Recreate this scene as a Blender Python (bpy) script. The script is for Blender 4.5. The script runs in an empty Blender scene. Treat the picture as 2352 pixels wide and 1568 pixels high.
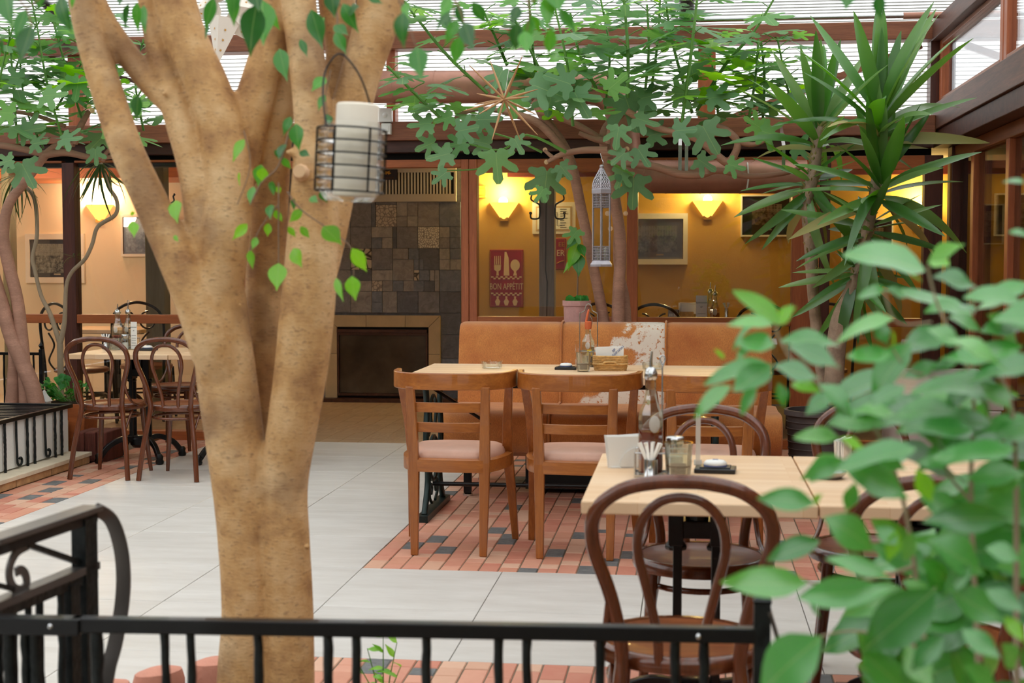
import bpy, bmesh, math, random
from mathutils import Vector, Matrix
rnd = random.Random(7)
R = math.radians
PI = math.pi
sc = bpy.context.scene
C = sc.collection

# ------------------------------------------------------------------ camera
F = 3267.0          # focal length in pixels of the 2352 wide frame (50 mm on 36 mm)
EYE = 1.38
PITCH = math.atan(184 / F)
YAW = math.atan(404 / math.hypot(F, 184))
cam_d = bpy.data.cameras.new('camera')
cam_d.sensor_width = 36
cam_d.lens = 36 * F / 2352
cam_d.dof.use_dof = True
cam_d.dof.focus_distance = 8.2
cam_d.dof.aperture_fstop = 5.0
cam_d.clip_start = 0.05
cam = bpy.data.objects.new('camera', cam_d)
cam.location = (0, 0, EYE)
cam.rotation_euler = (PI / 2 - PITCH, 0, YAW)
C.objects.link(cam)
sc.camera = cam

# ------------------------------------------------------------------ world, exposure
world = bpy.data.worlds.new('overcast_sky')
sc.world = world
world.use_nodes = True
bg = world.node_tree.nodes['Background']
bg.inputs[0].default_value = (0.945, 0.975, 1.0, 1)
bg.inputs[1].default_value = 1.0
sc.view_settings.view_transform = 'Standard'
sc.view_settings.look = 'None'
sc.view_settings.gamma = 1
sc.view_settings.use_curve_mapping = False
sc.view_settings.exposure = 1.17
sc.cycles.use_denoising = True
sc.cycles.max_bounces = 6
sc.cycles.diffuse_bounces = 3
sc.cycles.glossy_bounces = 3
sc.cycles.transmission_bounces = 4
sc.cycles.transparent_max_bounces = 12
sc.cycles.sample_clamp_indirect = 6
sc.cycles.caustics_reflective = False
sc.cycles.caustics_refractive = False

# ------------------------------------------------------------------ measuring helpers
_cy, _sy, _cp, _sp = math.cos(YAW), math.sin(YAW), math.cos(PITCH), math.sin(PITCH)
_fw = Vector((-_sy * _cp, _cy * _cp, -_sp)); _rt = Vector((_cy, _sy, 0)); _up = Vector((-_sy * _sp, _cy * _sp, _cp))
def ray(px, py):
    return _fw + _rt * ((px - 1176) / F) + _up * ((784 - py) / F)
def at(px, py, Y):                       # the point at depth Y seen at a pixel
    r = ray(px, py); t = Y / r.y
    return Vector((r.x * t, Y, EYE + r.z * t))
def fl(px, py, z=0.0):                   # the point of a level surface seen at a pixel
    r = ray(px, py); t = (z - EYE) / r.z
    return Vector((r.x * t, r.y * t, z))
def AX(px, Y, py=600): return at(px, py, Y).x
def AZ(py, Y, px=1176): return at(px, py, Y).z
def proj(p):
    d = Vector(p) - Vector((0, 0, EYE)); dz = d.dot(_fw)
    return (1176 + F * d.dot(_rt) / dz, 784 - F * d.dot(_up) / dz) if dz > 0.1 else (-9999, -9999)

# ------------------------------------------------------------------ materials
def lin(c):
    return tuple(((x / 255) / 12.92 if x / 255 <= 0.04045 else ((x / 255 + 0.055) / 1.055) ** 2.4) for x in c)
class NT:
    def __init__(s, name):
        s.m = bpy.data.materials.new(name); s.m.use_nodes = True
        s.t = s.m.node_tree; s.n = s.t.nodes; s.l = s.t.links
        s.b = s.n['Principled BSDF']; s.out = s.n['Material Output']; s._c = {}
    def new(s, typ, **kw):
        n = s.n.new(typ)
        for k, v in kw.items(): setattr(n, k, v)
        return n
    def link(s, a, b): s.l.new(a, b)
    def coord(s, which='Object', scale=(1, 1, 1), rand=True):
        key = (which, scale, rand)
        if key in s._c: return s._c[key]
        tc = s.new('ShaderNodeTexCoord'); src = tc.outputs[which]
        if rand:
            oi = s.new('ShaderNodeObjectInfo'); mu = s.new('ShaderNodeVectorMath', operation='SCALE'); mu.inputs[0].default_value = (37, 53, 71)
            s.link(oi.outputs['Random'], mu.inputs['Scale']); ad = s.new('ShaderNodeVectorMath', operation='ADD')
            s.link(src, ad.inputs[0]); s.link(mu.outputs[0], ad.inputs[1]); src = ad.outputs[0]
        mp = s.new('ShaderNodeMapping'); mp.inputs['Scale'].default_value = scale
        s.link(src, mp.inputs[0]); s._c[key] = mp.outputs[0]
        return mp.outputs[0]
    def noise(s, vec, scale=5, detail=4, rough=0.6, dist=0):
        n = s.new('ShaderNodeTexNoise'); n.inputs['Scale'].default_value = scale; n.inputs['Detail'].default_value = detail
        n.inputs['Roughness'].default_value = rough; n.inputs['Distortion'].default_value = dist
        s.link(vec, n.inputs['Vector']); return n.outputs['Fac']
    def ramp(s, fac, stops, interp='LINEAR'):
        r = s.new('ShaderNodeValToRGB'); cr = r.color_ramp; cr.interpolation = interp
        while len(cr.elements) < len(stops): cr.elements.new(0.5)
        for e, (p, c) in zip(cr.elements, stops):
            e.position = p; e.color = (*c, 1) if len(c) == 3 else c
        s.link(fac, r.inputs[0]); return r.outputs[0]
    def mix(s, fac, a, b, mode='MIX'):
        n = s.new('ShaderNodeMix', data_type='RGBA', blend_type=mode)
        if isinstance(fac, (int, float)): n.inputs[0].default_value = fac
        else: s.link(fac, n.inputs[0])
        for i, v in ((6, a), (7, b)):
            if isinstance(v, tuple): n.inputs[i].default_value = (*v, 1)
            else: s.link(v, n.inputs[i])
        return n.outputs[2]
    def math(s, op, a, b=0.0):
        n = s.new('ShaderNodeMath', operation=op)
        for i, v in ((0, a), (1, b)):
            if isinstance(v, (int, float)): n.inputs[i].default_value = v
            else: s.link(v, n.inputs[i])
        return n.outputs[0]
    def rand(s):
        oi = s.new('ShaderNodeObjectInfo'); g = s.new('ShaderNodeNewGeometry')
        return s.math('FRACT', s.math('ADD', oi.outputs['Random'], g.outputs['Random Per Island']))
    def bump(s, h, strength=0.3, dist=0.01):
        b = s.new('ShaderNodeBump'); b.inputs['Strength'].default_value = strength; b.inputs['Distance'].default_value = dist
        s.link(h, b.inputs['Height']); s.link(b.outputs[0], s.b.inputs['Normal'])
    def base(s, c):
        if isinstance(c, tuple): s.b.inputs['Base Color'].default_value = (*c, 1)
        else: s.link(c, s.b.inputs['Base Color'])
    def set(s, **kw):
        for k, v in kw.items(): s.b.inputs[k.replace('_', ' ')].default_value = v
MAT = {}
def plain(name, rgb, rough=0.5, metal=0.0, var=0.12, scale=6.0, bump=0.0, bscale=60.0, coat=0.0, emit=None, emits=0.0, stretch=(1, 1, 1)):
    t = NT(name); c = lin(rgb)
    v = t.coord('Object', stretch)
    dark = tuple(x * (1 - var) for x in c); light = tuple(min(1, x * (1 + var)) for x in c)
    f = t.noise(v, scale, 5)
    t.base(t.ramp(f, [(0.3, dark), (0.7, light)]))
    t.set(Roughness=rough, Metallic=metal)
    if coat: t.b.inputs['Coat Weight'].default_value = coat
    if bump: t.bump(t.noise(v, bscale, 6), bump, 0.01)
    if emit:
        t.b.inputs['Emission Color'].default_value = (*lin(emit), 1); t.b.inputs['Emission Strength'].default_value = emits
    MAT[name] = t.m; return t.m
def wood(name, rgb, rgb2, axis='x', rough=0.45, coat=0.0, scale=3.0, knots=False, bump=0.08, fine=14.0):
    t = NT(name)
    st = {'x': (0.6, 9, 9), 'y': (9, 0.6, 9), 'z': (9, 9, 0.6)}[axis]
    v = t.coord('Object', st)
    f = t.noise(v, scale, 6, 0.65, 0.6); g = t.noise(v, fine, 3, 0.7)
    a = t.ramp(f, [(0.28, lin(rgb2)), (0.68, lin(rgb))])
    gr = t.ramp(g, [(0.38, (0, 0, 0)), (0.64, (1, 1, 1))])
    col = t.mix(t.math('MULTIPLY', gr, 0.42), a, tuple(x * .85 for x in lin(rgb2)))
    if knots:
        vo = t.new('ShaderNodeTexVoronoi'); vo.inputs['Scale'].default_value = 2.3
        t.link(t.coord('Object', (1, 1, 1)), vo.inputs['Vector'])
        k = t.ramp(vo.outputs['Distance'], [(0.05, (1, 1, 1)), (0.12, (0, 0, 0))])
        col = t.mix(k, col, tuple(x * 0.35 for x in lin(rgb2)))
    oi = t.new('ShaderNodeObjectInfo')
    col = t.mix(t.math('MULTIPLY', oi.outputs['Random'], 0.25), col, lin(rgb2))
    t.base(col); t.set(Roughness=rough); t.b.inputs['Coat Weight'].default_value = coat
    t.bump(g, bump, 0.003)
    MAT[name] = t.m; return t.m
def glass(name, tint=(255, 255, 255), refl=0.06, rough=0.0, ior=1.45, k=0.8):
    t = NT(name)
    tr = t.new('ShaderNodeBsdfTransparent'); tr.inputs[0].default_value = (*lin(tint), 1)
    gl = t.new('ShaderNodeBsdfGlossy'); gl.inputs['Roughness'].default_value = rough; gl.inputs[0].default_value = (1, 1, 1, 1)
    fr = t.new('ShaderNodeFresnel'); fr.inputs['IOR'].default_value = ior
    mx = t.new('ShaderNodeMixShader'); f = t.math('ADD', t.math('MULTIPLY', fr.outputs[0], k), refl - 0.03)
    t.link(f, mx.inputs[0]); t.link(tr.outputs[0], mx.inputs[1]); t.link(gl.outputs[0], mx.inputs[2])
    t.link(mx.outputs[0], t.out.inputs[0]); MAT[name] = t.m; return t.m
def leafmat(name, rgbs, rough=0.35, trans=0.35, coat=0.0, vein=True, spec=0.5):
    t = NT(name)
    r = t.rand()
    n = len(rgbs)
    col = t.ramp(r, [((i + 0.5) / n, lin(c)) for i, c in enumerate(rgbs)])
    v = t.coord('Object', (1, 1, 1))
    nz = t.noise(v, 3.0, 3)
    col = t.mix(t.math('MULTIPLY', nz, 0.35), col, lin(rgbs[0]))
    if vein:
        tc = t.new('ShaderNodeTexCoord'); sx = t.new('ShaderNodeSeparateXYZ'); t.link(tc.outputs['Object'], sx.inputs[0])
        vv = t.ramp(t.math('ABSOLUTE', sx.outputs[0]), [(0.0, (1, 1, 1)), (0.012, (0, 0, 0))])
        col = t.mix(t.math('MULTIPLY', vv, 0.35), col, lin((180, 210, 130)))
    t.base(col); t.set(Roughness=rough, Specular_IOR_Level=spec); t.b.inputs['Coat Weight'].default_value = coat; t.b.inputs['Coat Roughness'].default_value = 0.3
    tl = t.new('ShaderNodeBsdfTranslucent')
    hs = t.new('ShaderNodeHueSaturation'); hs.inputs['Hue'].default_value = 0.475; hs.inputs['Value'].default_value = 1.7; hs.inputs['Saturation'].default_value = 1.1
    t.link(col, hs.inputs['Color']); t.link(hs.outputs[0], tl.inputs[0])
    mx = t.new('ShaderNodeMixShader'); mx.inputs[0].default_value = trans
    t.link(t.b.outputs[0], mx.inputs[1]); t.link(tl.outputs[0], mx.inputs[2]); t.link(mx.outputs[0], t.out.inputs[0])
    MAT[name] = t.m; return t.m

plain('grout', (120, 105, 85), 0.9)
plain('plaster_white', (225, 215, 200), 0.8)
def _concrete():
    t = NT('concrete_tile'); v = t.coord('Object', (1, 4, 1))
    f = t.noise(v, 2.2, 6, 0.65); g = t.noise(t.coord('Object', (1, 1, 1)), 1.3, 3)
    col = t.ramp(f, [(0.25, lin((196, 191, 184))), (0.75, lin((222, 219, 214)))])
    col = t.mix(t.math('MULTIPLY', g, 0.25), col, lin((203, 192, 178)))
    t.base(col); t.set(Roughness=0.42); t.bump(t.noise(v, 40, 4), 0.05, 0.003); MAT['concrete_tile'] = t.m
_concrete()
def _brick():
    t = NT('brick_paver'); r = t.rand()
    col = t.ramp(r, [(0.0, lin((206, 134, 112))), (0.18, lin((220, 156, 132))), (0.36, lin((214, 168, 142))), (0.52, lin((208, 140, 114))),
                     (0.68, lin((224, 184, 158))), (0.8, lin((200, 118, 98))), (0.925, lin((112, 112, 112)))], 'CONSTANT')
    v = t.coord('Object', (1, 1, 1)); f = t.noise(v, 26, 5, 0.7); g = t.noise(v, 9, 3)
    col = t.mix(t.math('MULTIPLY', f, 0.3), col, lin((196, 130, 108)), 'MULTIPLY')
    col = t.mix(t.math('MULTIPLY', g, 0.5), col, lin((222, 176, 146)))
    # grey setts stay grey
    k = t.math('GREATER_THAN', r, 0.925)
    col = t.mix(k, col, t.ramp(f, [(0.3, lin((88, 90, 92))), (0.7, lin((124, 124, 122)))]))
    t.base(col); t.set(Roughness=0.7); t.bump(f, 0.25, 0.004); MAT['brick_paver'] = t.m
_brick()
wood('plank_tile', (205, 180, 148), (160, 128, 98), 'x', 0.4)
wood('beam_wood', (172, 108, 74), (112, 64, 44), 'x', 0.5, knots=True, scale=2.0)
wood('beam_wood_y', (120, 78, 60), (74, 46, 38), 'y', 0.5, knots=True, scale=2.0)
wood('beam_dark', (96, 54, 40), (54, 28, 22), 'x', 0.5, scale=2.0)
wood('post_wood', (208, 118, 72), (160, 84, 50), 'z', 0.42, scale=2.0)
wood('frame_wood', (200, 112, 58), (152, 80, 40), 'x', 0.42, scale=2.0)
wood('frame_wood_y', (176, 104, 62), (132, 74, 42), 'y', 0.42, scale=2.0)
wood('post_dark', (110, 58, 42), (66, 32, 26), 'z', 0.42, scale=2.0)
wood('orange_ceiling', (226, 128, 70), (190, 96, 50), 'x', 0.45, knots=True)
wood('chair_wood', (186, 114, 50), (138, 76, 28), 'z', 0.32, coat=0.25, scale=2.4)
wood('chair_wood_x', (190, 116, 50), (140, 76, 28), 'x', 0.32, coat=0.25, scale=2.4)
wood('bentwood', (124, 64, 34), (84, 42, 22), 'z', 0.24, coat=0.45, scale=3)
wood('bentwood_seat', (150, 86, 46), (108, 58, 30), 'x', 0.42, coat=0.1, scale=2)
wood('grey_column', (176, 166, 156), (128, 118, 108), 'z', 0.7, scale=1.5)
wood('olive_column', (134, 122, 92), (104, 92, 66), 'z', 0.7, scale=1.5)
wood('bark_fig', (200, 150, 126), (152, 110, 90), 'x', 0.75, scale=1.2)
def _table():
    t = NT('butcher_block'); tc = t.new('ShaderNodeTexCoord')
    b = t.new('ShaderNodeTexBrick'); b.offset = 0.37; b.inputs['Scale'].default_value = 1.0
    b.inputs['Brick Width'].default_value = 0.42; b.inputs['Row Height'].default_value = 0.042; b.inputs['Mortar Size'].default_value = 0.0006
    b.inputs['Color1'].default_value = (*lin((226, 188, 146)), 1); b.inputs['Color2'].default_value = (*lin((238, 208, 172)), 1)
    b.inputs['Mortar'].default_value = (*lin((214, 164, 112)), 1); b.inputs['Bias'].default_value = 0.0
    t.link(tc.outputs['Object'], b.inputs['Vector'])
    g = t.noise(t.coord('Object', (0.7, 14, 14)), 6, 5, 0.7)
    col = t.mix(t.math('MULTIPLY', g, 0.35), b.outputs['Color'], lin((212, 164, 118)))
    t.base(col); t.set(Roughness=0.5); MAT['butcher_block'] = t.m
_table()
def _hide(name, patch):
    t = NT(name); v = t.coord('Object', (1, 1, 1), rand=not patch)
    f = t.noise(v, 5, 5, 0.6, 0.4); hair = t.noise(t.coord('Object', (60, 60, 22)), 4, 4, 0.7)
    col = t.ramp(f, [(0.25, lin((184, 102, 40))), (0.75, lin((222, 146, 70)))])
    hr = t.ramp(hair, [(0.38, (0, 0, 0)), (0.66, (1, 1, 1))])
    col = t.mix(t.math('MULTIPLY', hr, 0.5), col, lin((142, 74, 26)))
    if patch:
        tc = t.new('ShaderNodeTexCoord'); sx = t.new('ShaderNodeSeparateXYZ'); t.link(tc.outputs['Object'], sx.inputs[0])
        big = t.noise(v, 6.0, 2, 0.5, 0.5); sp = t.noise(v, 46, 3, 0.6)
        # white spreads from the lower right of the panel (x 0..0.65, z 0..0.6)
        g = t.math('ADD', t.math('MULTIPLY', sx.outputs[0], 1.25), t.math('MULTIPLY', sx.outputs[2], -0.75))
        m = t.math('ADD', t.math('ADD', t.math('MULTIPLY', big, 1.5), g), t.math('MULTIPLY', t.math('SUBTRACT', t.noise(v, 90, 4, 0.7), 0.5), 0.35))
        mask = t.ramp(t.math('SUBTRACT', m, 0.40), [(0.43, (0, 0, 0)), (0.55, (1, 1, 1))])
        spots = t.ramp(sp, [(0.35, (0, 0, 0)), (0.42, (1, 1, 1))])
        mm = t.math('MULTIPLY', mask, spots)
        col = t.mix(mm, col, lin((232, 218, 200)))
    t.base(col); t.set(Roughness=0.75); t.b.inputs['Sheen Weight'].default_value = 0.3
    t.bump(hair, 0.35, 0.006); MAT[name] = t.m
_hide('cowhide', False); _hide('cowhide_patched', True)
plain('cushion_pink', (206, 160, 138), 0.4, bump=0.1, bscale=200)
plain('black_iron', (24, 24, 25), 0.35, 0.6, coat=0.2)
plain('wrought_iron', (32, 36, 36), 0.42, 0.55, 0.5, 25, bump=0.5, bscale=45)
plain('strap_iron', (92, 86, 82), 0.36, 0.55, 0.15)
plain('green_iron', (34, 48, 46), 0.4, 0.5, 0.2)
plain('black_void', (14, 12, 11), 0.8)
plain('steel', (205, 205, 205), 0.22, 1.0, 0.05)
plain('lantern_metal', (176, 170, 176), 0.38, 0.65, 0.15, 20)
plain('white_paper', (244, 242, 236), 0.8, var=0.02)
plain('white_plastic', (240, 240, 236), 0.35, var=0.02)
plain('wax', (250, 240, 222), 0.5, var=0.03)
plain('cut_wood', (224, 182, 140), 0.7, var=0.1)
plain('candle_white', (250, 246, 232), 0.5, var=0.02)
plain('black_plastic', (30, 30, 32), 0.35)
plain('blue_print', (86, 104, 160), 0.6)
plain('ink', (60, 55, 52), 0.7)
plain('ochre_wall', (212, 164, 76), 0.85, var=0.06, scale=2, bump=0.12, bscale=90)
plain('peach_wall', (240, 220, 190), 0.85, var=0.04, scale=2, bump=0.1, bscale=90)
plain('courtyard_wall', (96, 92, 86), 0.85, var=0.04, scale=2)
plain('maroon', (104, 34, 34), 0.5, var=0.15)
plain('taupe', (186, 172, 164), 0.45)
plain('terracotta', (206, 142, 120), 0.8, var=0.15, bump=0.3)
plain('soil', (72, 54, 42), 0.95, var=0.4, scale=30, bump=0.8, bscale=30)
plain('pink_pot', (208, 158, 150), 0.7, var=0.1, scale=20, bump=0.3, bscale=40)
plain('dark_pot', (84, 76, 74), 0.5, var=0.15)
plain('stone_slab', (222, 208, 182), 0.7, var=0.1, scale=8, bump=0.3, bscale=25)
plain('stone_rough', (196, 158, 112), 0.85, var=0.25, scale=14, bump=0.8, bscale=18)
plain('mesh_white', (226, 224, 218), 0.6, var=0.05, scale=120)
plain('slat_cream', (226, 216, 200), 0.5, var=0.04)
plain('grille_frame', (206, 194, 180), 0.55, var=0.04)
plain('surround_stone', (206, 176, 132), 0.5, var=0.12, scale=5)
plain('rust_frame', (86, 54, 38), 0.4, 0.5, 0.3, 20)
plain('sign_red', (158, 26, 40), 0.45, var=0.12)
plain('sign_cream', (236, 208, 168), 0.6, var=0.05)
plain('sign_dark', (38, 26, 38), 0.5)
plain('gold', (206, 150, 60), 0.4, 0.5)
plain('white_frame', (238, 228, 214), 0.6, var=0.04)
plain('photo_mat', (46, 26, 24), 0.6)
plain('photo_mat_blue', (150, 146, 156), 0.35)
plain('duct_brown', (178, 126, 106), 0.4, 0.35, 0.12, 8)
plain('straw', (186, 140, 92), 0.6)
plain('wicker', (206, 160, 96), 0.7, var=0.25, scale=40, bump=0.3)
plain('star_paper', (246, 236, 222), 0.7, var=0.03)
plain('rope', (220, 214, 204), 0.9)
plain('cork', (214, 106, 62), 0.5)
plain('label_yellow', (224, 188, 60), 0.6)
plain('vinegar', (150, 52, 26), 0.15)
plain('oil', (176, 128, 40), 0.15)
plain('grounds', (108, 84, 66), 0.9, var=0.5, scale=200)
plain('red_block', (110, 58, 46), 0.85, var=0.3, scale=7, bump=0.6, bscale=30, stretch=(5, 5, 0.6))
plain('twig_green', (92, 140, 52), 0.5)
plain('twig_brown', (140, 112, 88), 0.75, bump=0.4, bscale=30)
plain('stem_grey', (168, 148, 122), 0.8, bump=0.5, bscale=40)
plain('yucca_trunk', (158, 134, 112), 0.85, var=0.3, scale=14, bump=0.9, bscale=20)
plain('firebrick_dark', (40, 28, 22), 0.6, var=0.4)
plain('mirror_pewter', (90, 76, 60), 0.18, 0.3, 0.4, 3)
plain('rough_tile', (112, 98, 92), 0.6)
glass('pane_glass', refl=0.045)
glass('bottle_glass', (243, 246, 240), refl=0.13, ior=1.45, k=0.6)
glass('jar_glass', (250, 250, 247), refl=0.05, ior=1.45, k=0.5)
glass('clear_glass', (250, 252, 250), refl=0.06, ior=1.5, k=0.5)
glass('smoked_glass', (150, 130, 112), refl=0.16, ior=1.6)
def _poly():
    t = NT('polycarbonate')
    tr = t.new('ShaderNodeBsdfTransparent'); tr.inputs[0].default_value = (0.95, 0.95, 0.94, 1)
    tl = t.new('ShaderNodeBsdfTranslucent'); tl.inputs[0].default_value = (0.97, 0.97, 0.96, 1)
    mx = t.new('ShaderNodeMixShader'); mx.inputs[0].default_value = 0.6
    t.link(tr.outputs[0], mx.inputs[1]); t.link(tl.outputs[0], mx.inputs[2]); t.link(mx.outputs[0], t.out.inputs[0]); MAT['polycarbonate'] = t.m
    t = NT('polycarbonate_rib')
    tl = t.new('ShaderNodeBsdfTranslucent'); tl.inputs[0].default_value = (0.52, 0.515, 0.49, 1)
    t.link(tl.outputs[0], t.out.inputs[0]); MAT['polycarbonate_rib'] = t.m
_poly()
def _acrylic():
    t = NT('acrylic'); tr = t.new('ShaderNodeBsdfTransparent'); df = t.new('ShaderNodeBsdfDiffuse'); df.inputs[0].default_value = (.72, .69, .63, 1)
    mx = t.new('ShaderNodeMixShader'); mx.inputs[0].default_value = .55
    t.link(tr.outputs[0], mx.inputs[1]); t.link(df.outputs[0], mx.inputs[2]); t.link(mx.outputs[0], t.out.inputs[0]); MAT['acrylic'] = t.m
_acrylic()
def _bark():
    t = NT('ficus_bark'); v = t.coord('Object', (1, 1, 1))
    f = t.noise(v, 7, 6, 0.6); g = t.noise(v, 3.2, 4); sp = t.noise(t.coord('Object', (1, 1, 2.6)), 55, 4, 0.7)
    col = t.ramp(f, [(0.30, lin((158, 112, 70))), (0.46, lin((204, 158, 102))), (0.7, lin((230, 194, 146)))])
    dk = t.ramp(g, [(0.53, (0, 0, 0)), (0.66, (1, 1, 1))])
    col = t.mix(t.math('MULTIPLY', dk, 0.65), col, lin((126, 90, 62)))
    spm = t.ramp(sp, [(0.56, (0, 0, 0)), (0.66, (1, 1, 1))])
    col = t.mix(t.math('MULTIPLY', spm, 0.5), col, lin((112, 78, 56)))
    t.base(col); t.set(Roughness=0.7); t.bump(t.math('ADD', t.math('MULTIPLY', f, 1.2), t.math('MULTIPLY', sp, 0.5)), 0.55, 0.012); MAT['ficus_bark'] = t.m
_bark()
leafmat('ficus_leaf', [(30, 92, 30), (44, 116, 40), (60, 140, 48), (86, 170, 56)], 0.3, 0.3, 0.3)
leafmat('young_leaf', [(110, 186, 50), (132, 204, 62), (96, 170, 48)], 0.3, 0.4, 0.3)
leafmat('fig_leaf', [(96, 140, 92), (118, 160, 112), (88, 146, 80), (126, 184, 86), (108, 152, 108)], 0.5, 0.4)
leafmat('yucca_leaf', [(58, 112, 40), (88, 142, 58), (130, 168, 96), (78, 146, 48)], 0.35, 0.3, 0.5, vein=False, spec=0.8)
leafmat('dry_leaf', [(176, 160, 104), (150, 150, 84)], 0.6, 0.2, vein=False)
leafmat('shrub_leaf', [(46, 132, 46), (62, 152, 58), (84, 172, 74), (56, 146, 50), (110, 190, 84)], 0.38, 0.3, 1.0, spec=1.0)
leafmat('geranium_leaf', [(48, 130, 52), (70, 156, 64)], 0.5, 0.3, vein=False)
leafmat('palm_leaf', [(76, 96, 48), (96, 110, 60), (60, 88, 44)], 0.4, 0.2, vein=False)
def photo(name, tint_d, tint_l, scale, kind=0, seed=0.0):
    t = NT(name); tc = t.new('ShaderNodeTexCoord'); mp = t.new('ShaderNodeMapping'); mp.inputs['Location'].default_value = (seed, seed * 2, 0)
    t.link(tc.outputs['Object'], mp.inputs[0]); v = mp.outputs[0]
    n1 = t.noise(v, scale, 6, 0.75); n2 = t.noise(v, scale * 0.3, 3)
    sx = t.new('ShaderNodeSeparateXYZ'); t.link(tc.outputs['Object'], sx.inputs[0])
    br = t.new('ShaderNodeTexBrick'); br.inputs['Scale'].default_value = scale * 0.9; br.inputs['Mortar Size'].default_value = 0.06; br.offset = 0
    mv = t.new('ShaderNodeMapping'); mv.inputs['Rotation'].default_value = (R(90), 0, 0); t.link(v, mv.inputs[0]); t.link(mv.outputs[0], br.inputs['Vector'])
    f = t.math('ADD', t.math('MULTIPLY', n1, 0.75), t.math('MULTIPLY', n2, 0.25))
    up = t.math('GREATER_THAN', sx.outputs[2], 0.03)
    f2 = t.math('ADD', f, t.math('MULTIPLY', t.math('MULTIPLY', up, br.outputs['Fac']), 0.18))
    col = t.ramp(f2, [(0.42, lin(tint_d)), (0.62, lin(tint_l))])
    t.base(col); t.set(Roughness=0.25); MAT[name] = t.m
photo('photo_square', (50, 40, 32), (206, 194, 172), 26)
photo('photo_terrace', (128, 126, 138), (206, 204, 212), 22, seed=3.1)
photo('photo_hall', (48, 24, 20), (206, 182, 152), 18, seed=5.7)
photo('photo_porch', (72, 40, 34), (206, 180, 148), 20, seed=8.3)
def _tiles():
    cols = {'slate_a': (140, 134, 136), 'slate_b': (132, 134, 144), 'slate_c': (158, 150, 146), 'slate_d': (114, 112, 118), 'slate_e': (176, 168, 162)}
    for nme, c in cols.items():
        t = NT(nme); v = t.coord('Object', (1, 1, 1)); f = t.noise(v, 14, 6, 0.7, 1.0); w = t.noise(t.coord('Object', (1, 1, 9)), 10, 4, 0.7)
        c = lin(c); col = t.ramp(f, [(0.25, tuple(x * 0.6 for x in c)), (0.8, tuple(min(1, x * 1.35) for x in c))])
        t.base(col); t.set(Roughness=0.45); t.bump(t.math('ADD', f, w), 0.5, 0.006); MAT[nme] = t.m
    for nme, c1, c2, s in (('tile_ornate', (204, 188, 172), (140, 126, 118), 30), ('tile_lace', (232, 224, 212), (138, 126, 118), 46), ('tile_cream', (214, 196, 172), (70, 58, 50), 14)):
        t = NT(nme); vo = t.new('ShaderNodeTexVoronoi'); vo.feature = 'DISTANCE_TO_EDGE'; vo.inputs['Scale'].default_value = s
        t.link(t.coord('Object', (1, 1, 1)), vo.inputs['Vector'])
        t.base(t.ramp(vo.outputs['Distance'], [(0.04, lin(c2)), (0.14, lin(c1))])); t.set(Roughness=0.5); MAT[nme] = t.m
_tiles()
def emis(name, rgb, strength):
    t = NT(name); e = t.new('ShaderNodeEmission'); e.inputs[0].default_value = (*lin(rgb), 1); e.inputs[1].default_value = strength
    t.link(e.outputs[0], t.out.inputs[0]); MAT[name] = t.m
emis('lamp_bulb', (255, 226, 130), 14.0)
emis('fill_globe', (255, 234, 200), 22.0)  # glow of the added, unseen globe lamp
def _shade():
    t = NT('lamp_shade'); t.base(lin((252, 214, 120))); t.set(Roughness=0.5)
    t.b.inputs['Emission Color'].default_value = (*lin((255, 200, 84)), 1); t.b.inputs['Emission Strength'].default_value = 0.9
    MAT['lamp_shade'] = t.m
_shade()

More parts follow.
